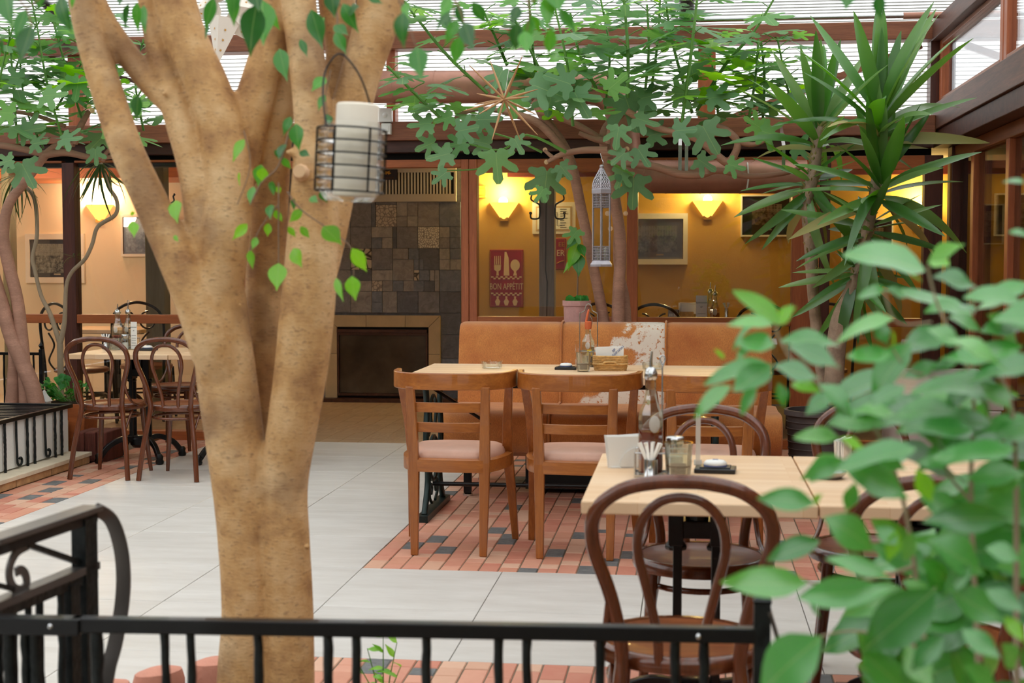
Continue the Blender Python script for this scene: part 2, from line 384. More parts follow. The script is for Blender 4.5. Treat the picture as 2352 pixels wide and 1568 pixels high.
# ------------------------------------------------------------------ mesh helpers
class MB:
    def __init__(s): s.v = []; s.f = []
    def add(s, vs, fs):
        n = len(s.v); s.v += [Vector(v) for v in vs]; s.f += [tuple(i + n for i in f) for f in fs]; return s
    def box(s, x0, x1, y0, y1, z0, z1):
        return s.add([(x0, y0, z0), (x1, y0, z0), (x1, y1, z0), (x0, y1, z0), (x0, y0, z1), (x1, y0, z1), (x1, y1, z1), (x0, y1, z1)],
                     [(3, 2, 1, 0), (4, 5, 6, 7), (0, 1, 5, 4), (1, 2, 6, 5), (2, 3, 7, 6), (3, 0, 4, 7)])
    def obox(s, c, size, rot=(0, 0, 0)):
        m = MB().box(-size[0] / 2, size[0] / 2, -size[1] / 2, size[1] / 2, -size[2] / 2, size[2] / 2)
        from mathutils import Euler
        M = Matrix.Translation(Vector(c)) @ Euler(rot).to_matrix().to_4x4()
        return s.add([M @ v for v in m.v], m.f)
    def merge(s, o, M=None):
        return s.add([(M @ v) if M else v for v in o.v], o.f)
    def frames(s, pts, closed=False):
        pts = [Vector(p) for p in pts]; n = len(pts); tg = []
        for i in range(n):
            a = pts[(i - 1) % n] if closed or i > 0 else pts[i]; b = pts[(i + 1) % n] if closed or i < n - 1 else pts[i]
            d = (b - a); tg.append(d.normalized() if d.length > 1e-9 else Vector((0, 0, 1)))
        return pts, tg
    def tube(s, pts, r, n=8, closed=False, caps=True, flat=1.0):
        pts, tg = s.frames(pts, closed); k = len(pts)
        rs = list(r) if isinstance(r, (list, tuple)) else [r] * k
        ref = Vector((0, 0, 1)) if abs(tg[0].z) < 0.9 else Vector((1, 0, 0))
        nn = (ref - tg[0] * ref.dot(tg[0])).normalized(); base = len(s.v)
        for i in range(k):
            nn = (nn - tg[i] * nn.dot(tg[i])); nn = nn.normalized() if nn.length > 1e-6 else tg[i].orthogonal().normalized()
            b = tg[i].cross(nn)
            for j in range(n):
                a = 2 * PI * j / n; s.v.append(pts[i] + (nn * math.cos(a) + b * math.sin(a) * flat) * rs[i])
        for i in range(k if closed else k - 1):
            i2 = (i + 1) % k
            for j in range(n):
                j2 = (j + 1) % n; s.f.append((base + i * n + j, base + i * n + j2, base + i2 * n + j2, base + i2 * n + j))
        if caps and not closed:
            s.f.append(tuple(base + j for j in reversed(range(n)))); s.f.append(tuple(base + (k - 1) * n + j for j in range(n)))
        return s
    def bar(s, pts, w, t, up=(0, 0, 1), closed=False):
        """rectangular section sweep: w along side vector, t along up; w, t scalars or lists"""
        pts, tg = s.frames(pts, closed); k = len(pts); up = Vector(up); base = len(s.v)
        ws = w if isinstance(w, (list, tuple)) else [w] * k; ts = t if isinstance(t, (list, tuple)) else [t] * k
        for i in range(k):
            u = (up - tg[i] * up.dot(tg[i])).normalized(); sd = tg[i].cross(u)
            for a, b in ((-1, -1), (1, -1), (1, 1), (-1, 1)): s.v.append(pts[i] + sd * (a * ws[i] / 2) + u * (b * ts[i] / 2))
        for i in range(k if closed else k - 1):
            i2 = (i + 1) % k
            for j in range(4):
                j2 = (j + 1) % 4; s.f.append((base + i * 4 + j, base + i * 4 + j2, base + i2 * 4 + j2, base + i2 * 4 + j))
        if not closed: s.f.append((base + 3, base + 2, base + 1, base)); e = base + (k - 1) * 4; s.f.append((e, e + 1, e + 2, e + 3))
        return s
    def lathe(s, prof, n=20, c=(0, 0, 0), sx=1.0, sy=1.0, caps=True):
        base = len(s.v); c = Vector(c)
        for r, z in prof:
            for j in range(n):
                a = 2 * PI * j / n + PI / n; s.v.append(c + Vector((r * math.cos(a) * sx, r * math.sin(a) * sy, z)))
        for i in range(len(prof) - 1):
            for j in range(n):
                j2 = (j + 1) % n; s.f.append((base + i * n + j, base + i * n + j2, base + (i + 1) * n + j2, base + (i + 1) * n + j))
        if caps:
            s.f.append(tuple(base + j for j in reversed(range(n)))); e = base + (len(prof) - 1) * n; s.f.append(tuple(e + j for j in range(n)))
        return s
    def ball(s, c, r, n=10, m=6, sz=1.0):
        return s.lathe([(max(1e-4, r * math.sin(PI * i / m)), -r * sz * math.cos(PI * i / m)) for i in range(m + 1)], n, c, caps=False)
    def prism(s, poly, d0, d1, M=None):
        """polygon (a, b) extruded along the third axis from d0 to d1, in the frame M"""
        n = len(poly); vs = [Vector((a, b, d0)) for a, b in poly] + [Vector((a, b, d1)) for a, b in poly]
        if M: vs = [M @ v for v in vs]
        fs = [tuple(reversed(range(n))), tuple(range(n, 2 * n))] + [(i, (i + 1) % n, n + (i + 1) % n, n + i) for i in range(n)]
        return s.add(vs, fs)
    def mesh(s, name, smooth=None):
        me = bpy.data.meshes.new(name); me.from_pydata([tuple(v) for v in s.v], [], s.f); me.update()
        if smooth is not None:
            for p in me.polygons: p.use_smooth = True
            if smooth < 179: me.set_sharp_from_angle(angle=R(smooth))
        return me
    def build(s, name, mat, parent=None, smooth=None, bevel=0.0, org=None, loc=None, rot=None, seg=2):
        if org is not None:
            o_ = Vector(org); s.v = [v - o_ for v in s.v]
        return obj(name, s.mesh(name, smooth), mat, parent, loc, rot, bevel, seg)
def obj(name, me, mat, parent=None, loc=None, rot=None, bevel=0.0, seg=2):
    o = bpy.data.objects.new(name, me); C.objects.link(o)
    if mat and not me.materials: me.materials.append(MAT[mat])
    if parent: o.parent = parent
    if loc is not None: o.location = loc
    if rot is not None: o.rotation_euler = rot
    if bevel:
        b = o.modifiers.new('bevel', 'BEVEL'); b.width = bevel; b.segments = seg; b.limit_method = 'ANGLE'; b.angle_limit = R(40)
    return o
def tag(o, label=None, cat=None, group=None, kind=None):
    if label: o['label'] = label
    if cat: o['category'] = cat
    if group: o['group'] = group
    if kind: o['kind'] = kind
    return o
def thing(name, label, cat, loc=(0, 0, 0), rz=0.0, group=None, kind=None):
    o = bpy.data.objects.new(name, None); C.objects.link(o); o.empty_display_size = 0.1
    o.location = loc; o.rotation_euler = (0, 0, rz); return tag(o, label, cat, group, kind)
def struct(o, label=None): 
    return tag(o, label, None, None, 'structure')
def dup(root, loc, rz, label=None, group=None):
    r = root.copy(); C.objects.link(r); r.location = loc; r.rotation_euler = (0, 0, rz)
    if label: r['label'] = label
    if group: r['group'] = group
    for ch in list(root.children):
        c = ch.copy(); C.objects.link(c); c.parent = r
        for g in ch.children:
            d = g.copy(); C.objects.link(d); d.parent = c
    return r
def text(name, body, size, mat, parent, loc, rot=(R(90), 0, 0), extrude=0.0008, align='CENTER', sx=1.0, spacing=1.0):
    cu = bpy.data.curves.new(name, 'FONT'); cu.body = body; cu.size = size; cu.extrude = extrude; cu.align_x = align; cu.align_y = 'CENTER'
    cu.space_character = spacing; cu.resolution_u = 3
    tmp = bpy.data.objects.new(name, cu); C.objects.link(tmp); dg = bpy.context.evaluated_depsgraph_get(); dg.update()
    me = bpy.data.meshes.new_from_object(tmp.evaluated_get(dg), depsgraph=dg); bpy.data.objects.remove(tmp); bpy.data.curves.remove(cu)
    me.name = name; me.materials.clear(); o = obj(name, me, mat, parent, loc, rot); o.scale = (sx, 1, 1)
    return o
def spline(pts, n=8):
    """Catmull-Rom through points (tuples of any length)"""
    P = [pts[0]] + list(pts) + [pts[-1]]; out = []
    for i in range(1, len(P) - 2):
        for k in range(n):
            t = k / n; q = []
            for a, b, c, d in zip(P[i - 1], P[i], P[i + 1], P[i + 2]):
                q.append(0.5 * (2 * b + (c - a) * t + (2 * a - 5 * b + 4 * c - d) * t * t + (3 * b - a - 3 * c + d) * t ** 3))
            out.append(tuple(q))
    out.append(tuple(pts[-1])); return out
def arc(c, r, a0, a1, n, plane='xz', ry=None):
    ry = r if ry is None else ry; o = []
    for i in range(n + 1):
        a = R(a0 + (a1 - a0) * i / n); u, w = r * math.cos(a), ry * math.sin(a)
        o.append(Vector((c[0] + u, c[1], c[2] + w)) if plane == 'xz' else Vector((c[0], c[1] + u, c[2] + w)) if plane == 'yz' else Vector((c[0] + u, c[1] + w, c[2])))
    return o

# ================================================================== THE SETTING
YP = 10.6            # glazed partition
YB = 13.9            # back wall of the rooms behind it
XR = 1.74            # inner face of the side wall with the beams
def brick_mesh(w, l, h, ch=0.003):
    m = MB(); x, y = w / 2, l / 2
    m.add([(-x, -y, -h), (x, -y, -h), (x, y, -h), (-x, y, -h), (-x, -y, -ch), (x, -y, -ch), (x, y, -ch), (-x, y, -ch),
           (-x + ch, -y + ch, 0), (x - ch, -y + ch, 0), (x - ch, y - ch, 0), (-x + ch, y - ch, 0)],
          [(0, 1, 5, 4), (1, 2, 6, 5), (2, 3, 7, 6), (3, 0, 4, 7), (4, 5, 9, 8), (5, 6, 10, 9), (6, 7, 11, 10), (7, 4, 8, 11), (8, 9, 10, 11)])
    return m
# main floor with large concrete-look tiles
floor = struct(MB().box(-8, 2.2, -3, YP - 0.02, -0.14, -0.012).build('floor', 'grout'), 'large pale grey concrete floor tiles with thin joints')
YJ = [2.645 + 0.715 * i for i in range(12)] ; YJ[-1] = 10.575
tile_cache = {}
def floor_tile(x0, x1, y0, y1):
    g = 0.0035; w, l = round(x1 - x0 - g, 4), round(y1 - y0 - g, 4)
    if (w, l) not in tile_cache: tile_cache[(w, l)] = brick_mesh(w, l, 0.02, 0.0015).mesh('floor_tile')
    obj('tile', tile_cache[(w, l)], 'concrete_tile', floor, ((x0 + x1) / 2, (y0 + y1) / 2, rnd.uniform(-0.0006, 0.0004)))
for i in range(len(YJ) - 1):
    for x0, x1 in ((-3.58, -2.77), (-2.77, -2.11), (-2.11, -1.45)): floor_tile(x0, x1, YJ[i], YJ[i + 1])
for i in (3, 4):
    for k in range(5): floor_tile(-1.45 + 0.638 * k, -1.45 + 0.638 * (k + 1), YJ[i], YJ[i + 1])
for y0, y1 in ((-2.5, 0.1), (0.1, 2.645)): 
    for x0, x1 in ((-3.58, -2.77), (-2.77, -2.11), (-2.11, -1.45)): floor_tile(x0, x1, y0, y1)
# brick paving fields: strips of short and long pavers running away from the camera
BW = 0.0875
bm_cache = {}
def brick_field(x0, x1, y0, y1, label):
    base = struct(MB().box(x0, x1, y0, y1, -0.011, -0.004).build('brick_floor', 'grout'), label)
    spots = []
    n = max(1, round((x1 - x0) / BW)); w = (x1 - x0) / n
    for c in range(n):
        y = y0
        while y < y1 - 0.02:
            l = 0.175 if rnd.random() < 0.55 else 0.0875
            if y + l > y1 - 0.04: l = y1 - y
            spots.append((x0 + (c + 0.5) * w, y + l / 2, l)); y += l
    def size(s):
        px, py = proj((s[0], s[1], 0)); v = -30 < px < 2380 and -30 < py < 1640
        return (s[2] / (s[1] ** 3)) if v else 0
    spots.sort(key=size, reverse=True)
    for x, y, l in spots[:295]:
        l_ = round(l, 3)
        if (round(w, 4), l_) not in bm_cache: bm_cache[(round(w, 4), l_)] = brick_mesh(w - 0.005, l_ - 0.005, 0.012).mesh('brick')
        o = obj('brick', bm_cache[(round(w, 4), l_)], 'brick_paver', base, (x, y, rnd.uniform(-0.0008, 0.0012)), (R(rnd.uniform(-.3, .3)), R(rnd.uniform(-.4, .4)), 0))
    rest = MB()
    for x, y, l in spots[295:]:
        rest.merge(brick_mesh(w - 0.005, l - 0.005, 0.012), Matrix.Translation((x, y, rnd.uniform(-0.0008, 0.0012))))
    if rest.v: tag(rest.build('brick_paving', 'brick_paver', base), kind='stuff')
brick_field(-1.45, 1.72, 6.22, YP - 0.03, 'red brick paving under the long table and sofa')
brick_field(-1.45, 1.72, 2.6, 4.79, 'red brick paving behind the iron railing')
brick_field(-4.06, -3.58, 6.3, YP - 0.03, 'red brick paving strip along the stone kerb')
# rooms behind the glass
ifl = struct(MB().box(-8, 4.4, YP - 0.02, 14.1, -0.14, -0.011).build('interior_floor', 'grout'), 'wood-look plank tiles in front of the fireplace')
pk = brick_mesh(0.148, 0.598, 0.012, 0.0015).mesh('plank')
for i in range(-6, 0):
    for j in range(6):
        cx, cy = -1.3 + 0.6 * i + 0.3 - 0.0, YP - 0.02 + 0.6 * j + 0.3
        if cx < -5.2 or cy > 14: continue
        for k in range(4):
            off = (k - 1.5) * 0.15
            if (i + j) % 2: obj('plank', pk, 'plank_tile', ifl, (cx + off, cy, 0))
            else: obj('plank', pk, 'plank_tile', ifl, (cx, cy + off, 0), (0, 0, PI / 2))
it = brick_mesh(0.596, 0.596, 0.012, 0.0015).mesh('interior_tile')
for i in range(5):
    for j in range(6): obj('tile', it, 'stone_slab', ifl, (-5.2 - 0.6 * i + 0.0, YP + 0.28 + 0.6 * j, 0))
struct(MB().box(-8, -3.3, YB, YB + 0.12, 0, 2.34).build('wall_back', 'peach_wall'), 'peach painted wall behind the glazing')
struct(MB().box(-2.4, 4.4, YB, YB + 0.12, 0, 2.34).build('wall_back', 'ochre_wall'), 'ochre painted wall behind the glazing')
struct(MB().box(-8.1, -8, YP, 14, 0, 2.34).build('wall_left', 'peach_wall'), 'peach side wall of the room behind')
struct(MB().box(-8.1, -8, -4.6, YP, 0, 3.1).build('wall_left', 'courtyard_wall'), 'pale grey side wall of the courtyard')
struct(MB().box(-8.1, 4.4, -4.7, -4.6, 0, 5.2).build('wall_front', 'courtyard_wall'), 'pale grey end wall of the courtyard')
struct(MB().box(4.3, 4.4, -4.6, 14, 0, 2.34).build('wall_right', 'ochre_wall'), 'ochre side wall of the side room')
struct(MB().box(-8.1, XR + 0.25, YP + 0.12, 14.1, 2.32, 2.37).build('ceiling', 'plaster_white'), 'plain ceiling of the rooms behind')
struct(MB().box(XR + 0.25, 4.4, -4.6, 14.1, 2.32, 2.37).build('ceiling', 'plaster_white'), 'plain ceiling of the side room')
struct(MB().box(1.95, 4.3, -4.6, YP - 0.02, -0.1, -0.002).build('side_floor', 'stone_slab'), 'pale floor of the side room')
zl = AZ(420, YB - 0.05, 250)
struct(MB().box(-8, AX(600, 13.75), YB - 0.9, YB - 0.02, zl, 2.33).build('trim_1', 'orange_ceiling'), 'orange pine boarding above the peach wall')
zr = AZ(407, YB - 0.05, 1160)
struct(MB().box(-1.75, 4.3, YB - 0.1, YB - 0.01, zr, 2.33).build('trim_2', 'maroon'), 'maroon band above the ochre wall')

# ---- fireplace breast with slate tiles
YF = 13.75
fx0, fx1 = AX(600, YF), AX(1066, YF)
U = 65 / 2.614 / F * YF * 1.008          # one tile unit in metres
ztop = AZ(463, YF, 900)
breast = struct(MB().box(fx0, fx1, YF + 0.012, YB + 0.12, 0, 2.33).build('wall_fireplace', 'slate_d'), 'slate tiled chimney breast')
ox, oz = AX(740 + 832 / 2.614, YF, 600), AZ(360 + 270 / 2.614, YF, 1000)
# tiles in units from the top right corner: (columns from right, rows down, width, height, look)
T = [(0, 0, 2, 2.3, 'slate_b'), (2, 0, 2, 2.3, 'slate_c'), (4, 0, 1, 1.3, 'slate_c'), (5, 0, 1, 1.3, 'slate_e'), (4, 1.3, 1, 1, 'slate_e'), (5, 1.3, 1, 1, 'slate_c'),
     (6, 0.25, 2, 2.05, 'tile_ornate'), (6, 0, 2, .25, 'slate_a'), (8, 0, .4, 2.3, 'slate_d'), (8.4, 0, 2, 2.3, 'slate_a'),
     (0, 2.3, 1, 1, 'slate_b'), (1, 2.3, 1, 1, 'slate_e'), (0, 3.3, 1, 1, 'slate_b'), (1, 3.3, 1, 1, 'slate_c'), (2, 2.3, 2, 2, 'tile_lace'), (4, 2.3, 2, 2, 'slate_a'),
     (6, 2.3, .4, 2, 'slate_d'), (6.4, 2.3, 2, 1, 'slate_e'), (6.4, 3.3, 1, 1, 'slate_e'), (7.4, 3.3, 1, 1, 'slate_b'), (8.4, 2.3, 2, 2, 'slate_a'),
     (0, 4.3, 1, 1, 'slate_b'), (1, 4.3, 1, 1, 'slate_e'), (0, 5.3, 1, 1, 'slate_e'), (1, 5.3, 1, 1, 'slate_e'), (2, 4.3, 1.9, 2, 'slate_d'), (3.9, 4.3, 1, 1, 'slate_b'), (4.9, 4.3, 1.5, 1, 'slate_c'),
     (3.5, 5.3, .4, 1, 'slate_b'), (3.9, 5.3, .5, 1, 'slate_b'), (4.4, 5.3, 2, 2, 'slate_c'), (6.4, 4.3, 2, 2, 'slate_a'), (8.4, 4.3, 2, 2, 'tile_cream'),
     (0, 6.3, 2, 2, 'slate_b'), (2, 6.3, .45, 2, 'slate_c'), (2.45, 6.3, .45, 1, 'slate_e'), (2.9, 6.3, 1, 1, 'slate_b'), (3.9, 6.3, .5, 1, 'tile_cream'), (2.45, 7.3, 1, 1, 'slate_d'), (3.45, 7.3, 1, 1, 'slate_b'),
     (4.4, 7.3, 1, 1, 'slate_c'), (5.4, 7.3, 1, 1, 'slate_b'), (6.4, 6.3, 2, 1, 'slate_e'), (6.4, 7.3, 1, 1, 'slate_c'), (7.4, 7.3, 1, 1, 'tile_ornate'), (8.4, 6.3, 2, 1, 'slate_d'), (8.4, 7.3, 1.3, 1, 'slate_e'), (9.7, 7.3, .7, 1, 'slate_a'),
     (0, 8.3, 2, 2, 'slate_d'), (2, 8.3, 2, 2, 'slate_a'), (4, 8.3, 2, 2, 'slate_d'), (6, 8.3, 1.4, 2, 'slate_c'), (7.4, 8.3, 1, 1, 'slate_b'), (7.4, 9.3, 1, 1, 'slate_b'), (8.4, 8.3, 2, 2, 'slate_c'),
     (0, 10.3, 1.9, 2, 'slate_d'), (0, 12.3, 1.9, 2.2, 'slate_d'), (0, 14.5, 1.9, 2, 'slate_b'), (0, 16.5, 1.9, .95, 'slate_d')]
looks = ['slate_a', 'slate_b', 'slate_c', 'slate_d']
for r in range(0, 10, 2):
    for c in range(3): T.append((10.4 + 2 * c, [0, 2.3, 4.3, 6.3, 8.3][r // 2], 2, 2.3 if r == 0 else 2, looks[(r + c * 3) % 4]))
for (c, r, w, h, look) in T:
    x1 = ox - c * U; x0 = x1 - w * U; z1 = oz - r * U; z0 = z1 - h * U
    if x0 < fx0: continue
    d = rnd.uniform(0.0, 0.006); g = 0.0022
    MB().box(-(x1 - x0) / 2 + g, (x1 - x0) / 2 - g, -0.006 - d, 0.013, -(z1 - z0) / 2 + g, (z1 - z0) / 2 - g).build('tile', look, breast, loc=((x0 + x1) / 2, YF, (z0 + z1) / 2))
# fireplace itself
sxl, sxr, szt = AX(748, YF), AX(1012, YF), AZ(724, YF, 900)
ixl, ixr, izt, izb = AX(775, YF), AX(986, YF), AZ(750, YF, 880), AZ(905, YF, 880)
fp = thing('fireplace', 'fireplace with beige stone surround and glass door set in slate tiles', 'fireplace', ((sxl + sxr) / 2, YF, 0))
fo = fp.location
def fpart(name, m, mat, **k): return m.build(name, mat, fp, org=fo, **k)
M_xz = lambda y: Matrix(((1, 0, 0, 0), (0, 0, 1, y), (0, 1, 0, 0), (0, 0, 0, 1)))
yf0 = YF - 0.05
third = [sxl + (sxr - sxl) * t for t in (0, .36, .70, 1)]
for i in range(3):
    a, b = third[i], third[i + 1]; ia = ixl if i == 0 else a; ib = ixr if i == 2 else b
    fpart('surround_stone', MB().prism([(a + .002, szt), (ia + .002, izt), (ib - .002, izt), (b - .002, szt)], yf0, YF + .01, M_xz(0)), 'surround_stone')
for xa, xb, s in ((sxl, ixl, 0), (ixr, sxr, 1)):
    zm = AZ(812, YF, 880)
    top = [(xa, szt - .003), (xb, izt - .003)] if s == 0 else [(xa, izt - .003), (xb, szt - .003)]
    fpart('surround_stone', MB().prism([(xa, zm + .002), top[0], top[1], (xb, zm + .002)], yf0, YF + .01, M_xz(0)), 'surround_stone')
    fpart('surround_stone', MB().box(xa, xb, yf0, YF + .01, 0.02, zm - .002), 'surround_stone')
fpart('hearth', MB().box(sxl - .1, sxr + .25, YF - .16, YF + .01, 0, .035), 'rust_frame')
fpart('firebox', MB().box(ixl, ixr, YF - .02, YF + .0, izb - .03, izt), 'black_void')
fdoor = fpart('door_frame', MB().bar([(ixl + .012, YF - .035, izb), (ixr - .02, YF - .035, izb), (ixr - .02, YF - .035, izt - .07), (ixl + .012, YF - .035, izt - .07)], .03, .03, (0, 1, 0), True), 'rust_frame')
fpart('hood', MB().box(ixl + .005, ixr - .015, YF - .07, YF - .02, izt - .055, izt - .025), 'rust_frame')
fpart('pane', MB().box(ixl + .025, ixr - .03, YF - .032, YF - .028, izb + .015, izt - .085), 'mirror_pewter')
# slatted grille above
gx0, gx1, gz0, gz1 = AX(770, YF), AX(1054, YF), AZ(462, YF, 900), AZ(388, YF, 900)
gr = thing('vent_grille', 'cream vertical-slat vent grille above the slate tiled fireplace', 'grille', ((gx0 + gx1) / 2, YF, gz0))
go = gr.location
MB().bar([(gx0, YF - .02, gz0 + .03), (gx1 - .03, YF - .02, gz0 + .03), (gx1 - .03, YF - .02, gz1), (gx0, YF - .02, gz1)], .075, .03, (0, 1, 0), True).build('frame', 'grille_frame', gr, org=go)
MB().box(gx0, gx1 - .05, YF - .006, YF + .01, gz0 + .05, gz1).build('backing', 'black_void', gr, org=go)
sl = MB().box(-.0085, .0085, -.012, .006, -(gz1 - gz0 - .06) / 2, (gz1 - gz0 - .06) / 2).mesh('slat')
x = gx0 + .05
while x < gx1 - .08:
    obj('slat', sl, 'slat_cream', gr, (x - go.x, -.012, (gz1 - gz0 + .06) / 2)); x += .0315
pl = thing('wall_plaque', 'small dark navy plaque with gold emblem on the vent grille', 'plaque', at(890, 413, YF - .05))
MB().box(-.1, .1, -.008, .004, 0, .1).build('plate', 'sign_dark', pl)
MB().prism([(-.04, .06), (-.01, .05), (0, .066), (.012, .05), (.04, .064), (.02, .075), (.03, .09), (0, .078), (-.03, .088), (-.02, .074)], -.012, -.007, M_xz(0)).build('emblem', 'gold', pl)
for i in range(7): MB().box(-.075 + i * .021, -.062 + i * .021, -.0095, -.0075, .012, .026).build('worn_letter', 'rust_frame', pl)

# ---- glazed partition
part = thing('wall_partition', None, None, (0, 0, 0), kind='structure'); part['label'] = 'brown timber framed glazed partition across the back'
def pbox(name, mat, x0, x1, z0, z1, y0=YP - .05, y1=YP + .05, bev=.004): return MB().box(x0, x1, y0, y1, z0, z1).build(name, mat, part, bevel=bev)
PX = lambda px: AX(px, YP)
zh0, zh1 = AZ(396, YP), AZ(372, YP)
zlr0, zlr1 = AZ(742, YP, 300), AZ(722, YP, 300)
zrr0, zrr1 = AZ(747, YP, 1500), AZ(728, YP, 1500)
posts = [(PX(-190), PX(-160), 'post_wood'), (PX(152), PX(180), 'post_dark'), (PX(548), PX(580), 'post_wood'), (PX(1062), PX(1080) - .003, 'post_wood'), (PX(1080), PX(1098), 'post_wood'),
         (PX(1440), PX(1465), 'post_wood'), (PX(1817), PX(1880), 'post_wood'), (PX(1881), PX(1904), 'post_dark'), (PX(2118), PX(2160), 'post_dark')]
for a, b, m in posts: pbox('post', m, a, b, 0, zh1 + .02, YP - .055, YP + .055)
zlh = AZ(369, YP, 250)
bays = [(posts[0][1], posts[1][0], 'L'), (posts[1][1], posts[2][0], 'L'), (posts[4][1], posts[5][0], 'R'), (posts[5][1], posts[6][0], 'R'), (posts[7][1], posts[8][0], 'R')]
for a, b, s in bays:
    z0, z1 = (zlr0, zlr1) if s == 'L' else (zrr0, zrr1)
    pbox('rail', 'frame_wood', a, b, z0, z1)
    pbox('sill', 'frame_wood', a, b, 0, .07)
    pbox('head', 'frame_wood', a, b, zlh if s == 'L' else zh0, zh1 + .02)
    MB().box(a, b, YP - .004, YP + .004, z1, zlh if s == 'L' else zh0).build('pane', 'pane_glass', part)
    MB().box(a, b, YP - .004, YP + .004, .07, z0).build('pane', 'pane_glass', part)
pbox('head', 'frame_wood', posts[2][1], posts[3][0], zh0 + .04, zh1 + .02)
# header beams above it
def sbox(name, mat, x0, x1, y0, y1, z0, z1, label=None, bev=.006): return struct(MB().box(x0, x1, y0, y1, z0, z1).build(name, mat, bevel=bev), label)
hz = [AZ(v, YP) for v in (280, 323, 350, 372)]
sbox('header_beam', 'beam_wood', -8, XR, YP - .14, YP + .1, hz[1], hz[0], 'brown header beam above the glazed partition')
sbox('header_beam', 'beam_dark', -8, XR, YP - .09, YP + .1, hz[2], hz[1] + .002, 'dark stained lower header beam')
sbox('header_beam', 'black_void', -8, XR, YP + .02, YP + .14, hz[3] - .01, hz[2] + .002, 'black board painted as the shaded gap under the header beam')  # near-black colour stands in for the shade in the gap
# clerestory of ribbed polycarbonate between two beams
ez0, ez1 = AZ(103, YP, 1700), AZ(62, YP, 1700)
sbox('eaves_beam', 'beam_wood', -8, XR + .02, YP - .12, YP + .06, ez0, ez1, 'brown eaves beam under the translucent roof')
cl = struct(MB().box(-8, XR, YP + .085, YP + .091, hz[0] - .02, ez1 + .05).build('wall_clerestory', 'polycarbonate'), 'ribbed translucent polycarbonate band above the header beam')
rb = MB(); z = hz[0]
while z < ez0: rb.box(-8, XR, YP + .078, YP + .085, z, z + .006); z += .03
tag(rb.build('rib', 'polycarbonate_rib', cl), kind='stuff')
for a, b in ((1600, 1640), (893, 913), (170, 205), (-500, -465)):
    sbox('clerestory_post', 'post_wood', PX(a), PX(b), YP - .06, YP + .06, hz[0] - .005, ez0 + .005, 'short brown post in the translucent band')
p0, p1 = at(2116, 104, YP - .02), at(1668, 276, YP - .02)
struct(MB().bar([p0, p1], .05, .045, (0, 1, 0)).build('roof_beam_brace', 'beam_wood'), 'thin diagonal timber brace across the translucent band')
p0, p1 = at(60, 118, YP - .02), at(520, 245, YP - .02)
struct(MB().bar([p0, p1], .03, .03, (0, 1, 0)).build('roof_beam_brace', 'beam_dark'), 'thin dark diagonal brace behind the fig leaves')
# mono-pitch roof of the same sheet, rising toward the camera
SL = 0.15
def rz_(y): return ez1 + .012 + (YP + .1 - y) * SL
def roof_sheet(m, y0, y1, t, x0=-8, x1=XR + .3, dz=0): 
    m.add([(x0, y0, rz_(y0) + dz), (x1, y0, rz_(y0) + dz), (x1, y1, rz_(y1) + dz), (x0, y1, rz_(y1) + dz), (x0, y0, rz_(y0) + t + dz), (x1, y0, rz_(y0) + t + dz), (x1, y1, rz_(y1) + t + dz), (x0, y1, rz_(y1) + t + dz)],
          [(3, 2, 1, 0), (4, 5, 6, 7), (0, 1, 5, 4), (1, 2, 6, 5), (2, 3, 7, 6), (3, 0, 4, 7)])
m = MB(); roof_sheet(m, -5, YP + .1, .006)
roof = struct(m.build('roof', 'polycarbonate'), 'ribbed translucent polycarbonate roof')
m = MB(); y = YP
while y > 2.0: roof_sheet(m, y - .012, y, .006, dz=-.0065); y -= .065
tag(m.build('rib', 'polycarbonate_rib', roof), kind='stuff')
for i, xx in enumerate((-.02, -2.3, -4.6)):
    y0, y1 = -4.5, YP
    struct(MB().bar([(xx, y0, rz_(y0) + .075), (xx, y1, rz_(y1) + .075)], .11, .13).build('roof_beam', 'beam_wood_y'), 'timber rafter running above the translucent roof')
# steel conduit under the roof
a, b, c = at(1560, 52, YP - .35), at(2075, 31, YP - .35), at(2140, 27, YP - .35)
cd = thing('conduit_pipe', 'thin steel conduit pipe fixed under the translucent roof', 'pipe', (a.x, a.y, a.z))
zc = (a.z + b.z) / 2
MB().tube([(a.x, a.y, zc), (b.x, a.y, zc)], .018, 10).build('pipe', 'steel', cd, 60, org=cd.location)
MB().tube([(b.x, a.y, zc), (XR + .02, a.y, zc)], .024, 10).build('sleeve', 'duct_brown', cd, 60, org=cd.location)

# ---- side wall with beams and glazing
sw = thing('wall_right', None, None, (0, 0, 0), kind='structure'); sw['label'] = 'timber framed side wall with upper and lower glazing'
def wbox(name, mat, x0, x1, y0, y1, z0, z1, bev=.005): return MB().box(x0, x1, y0, y1, z0, z1).build(name, mat, sw, bevel=bev)
lb0, lb1, ub0, ub1 = AZ(300, YP, 2150), AZ(240, YP, 2140), AZ(98, YP, 2131), AZ(56, YP, 2113)
wbox('beam', 'beam_wood_y', XR, XR + .2, 1.5, YP + .1, lb0, lb1)
wbox('beam', 'beam_wood_y', XR - .03, XR + .15, 1.5, YP + .1, ub0, ub1)
wbox('soffit', 'beam_dark', XR + .02, XR + .3, 1.5, YP + .1, lb0 - .12, lb0)
wbox('sheet', 'polycarbonate', XR + .1, XR + .106, 1.5, YP, ub1, ub1 + .02, 0)
wbox('corner_post', 'post_dark', XR - .03, XR + .12, YP - .07, YP + .09, lb1 - .02, ub0 + .01)
X2 = XR + .06
ym = [YP - .1, 8.45, 6.3, 4.15, 2.0]
for i, y in enumerate(ym):
    wbox('mullion', 'post_wood', X2 - .03, X2 + .03, y - .09 if i else y - .05, y - .012 if i else y + .03, lb1, ub0)
    if i: wbox('mullion', 'post_wood', X2 - .03, X2 + .03, y + .012, y + .09, lb1, ub0)
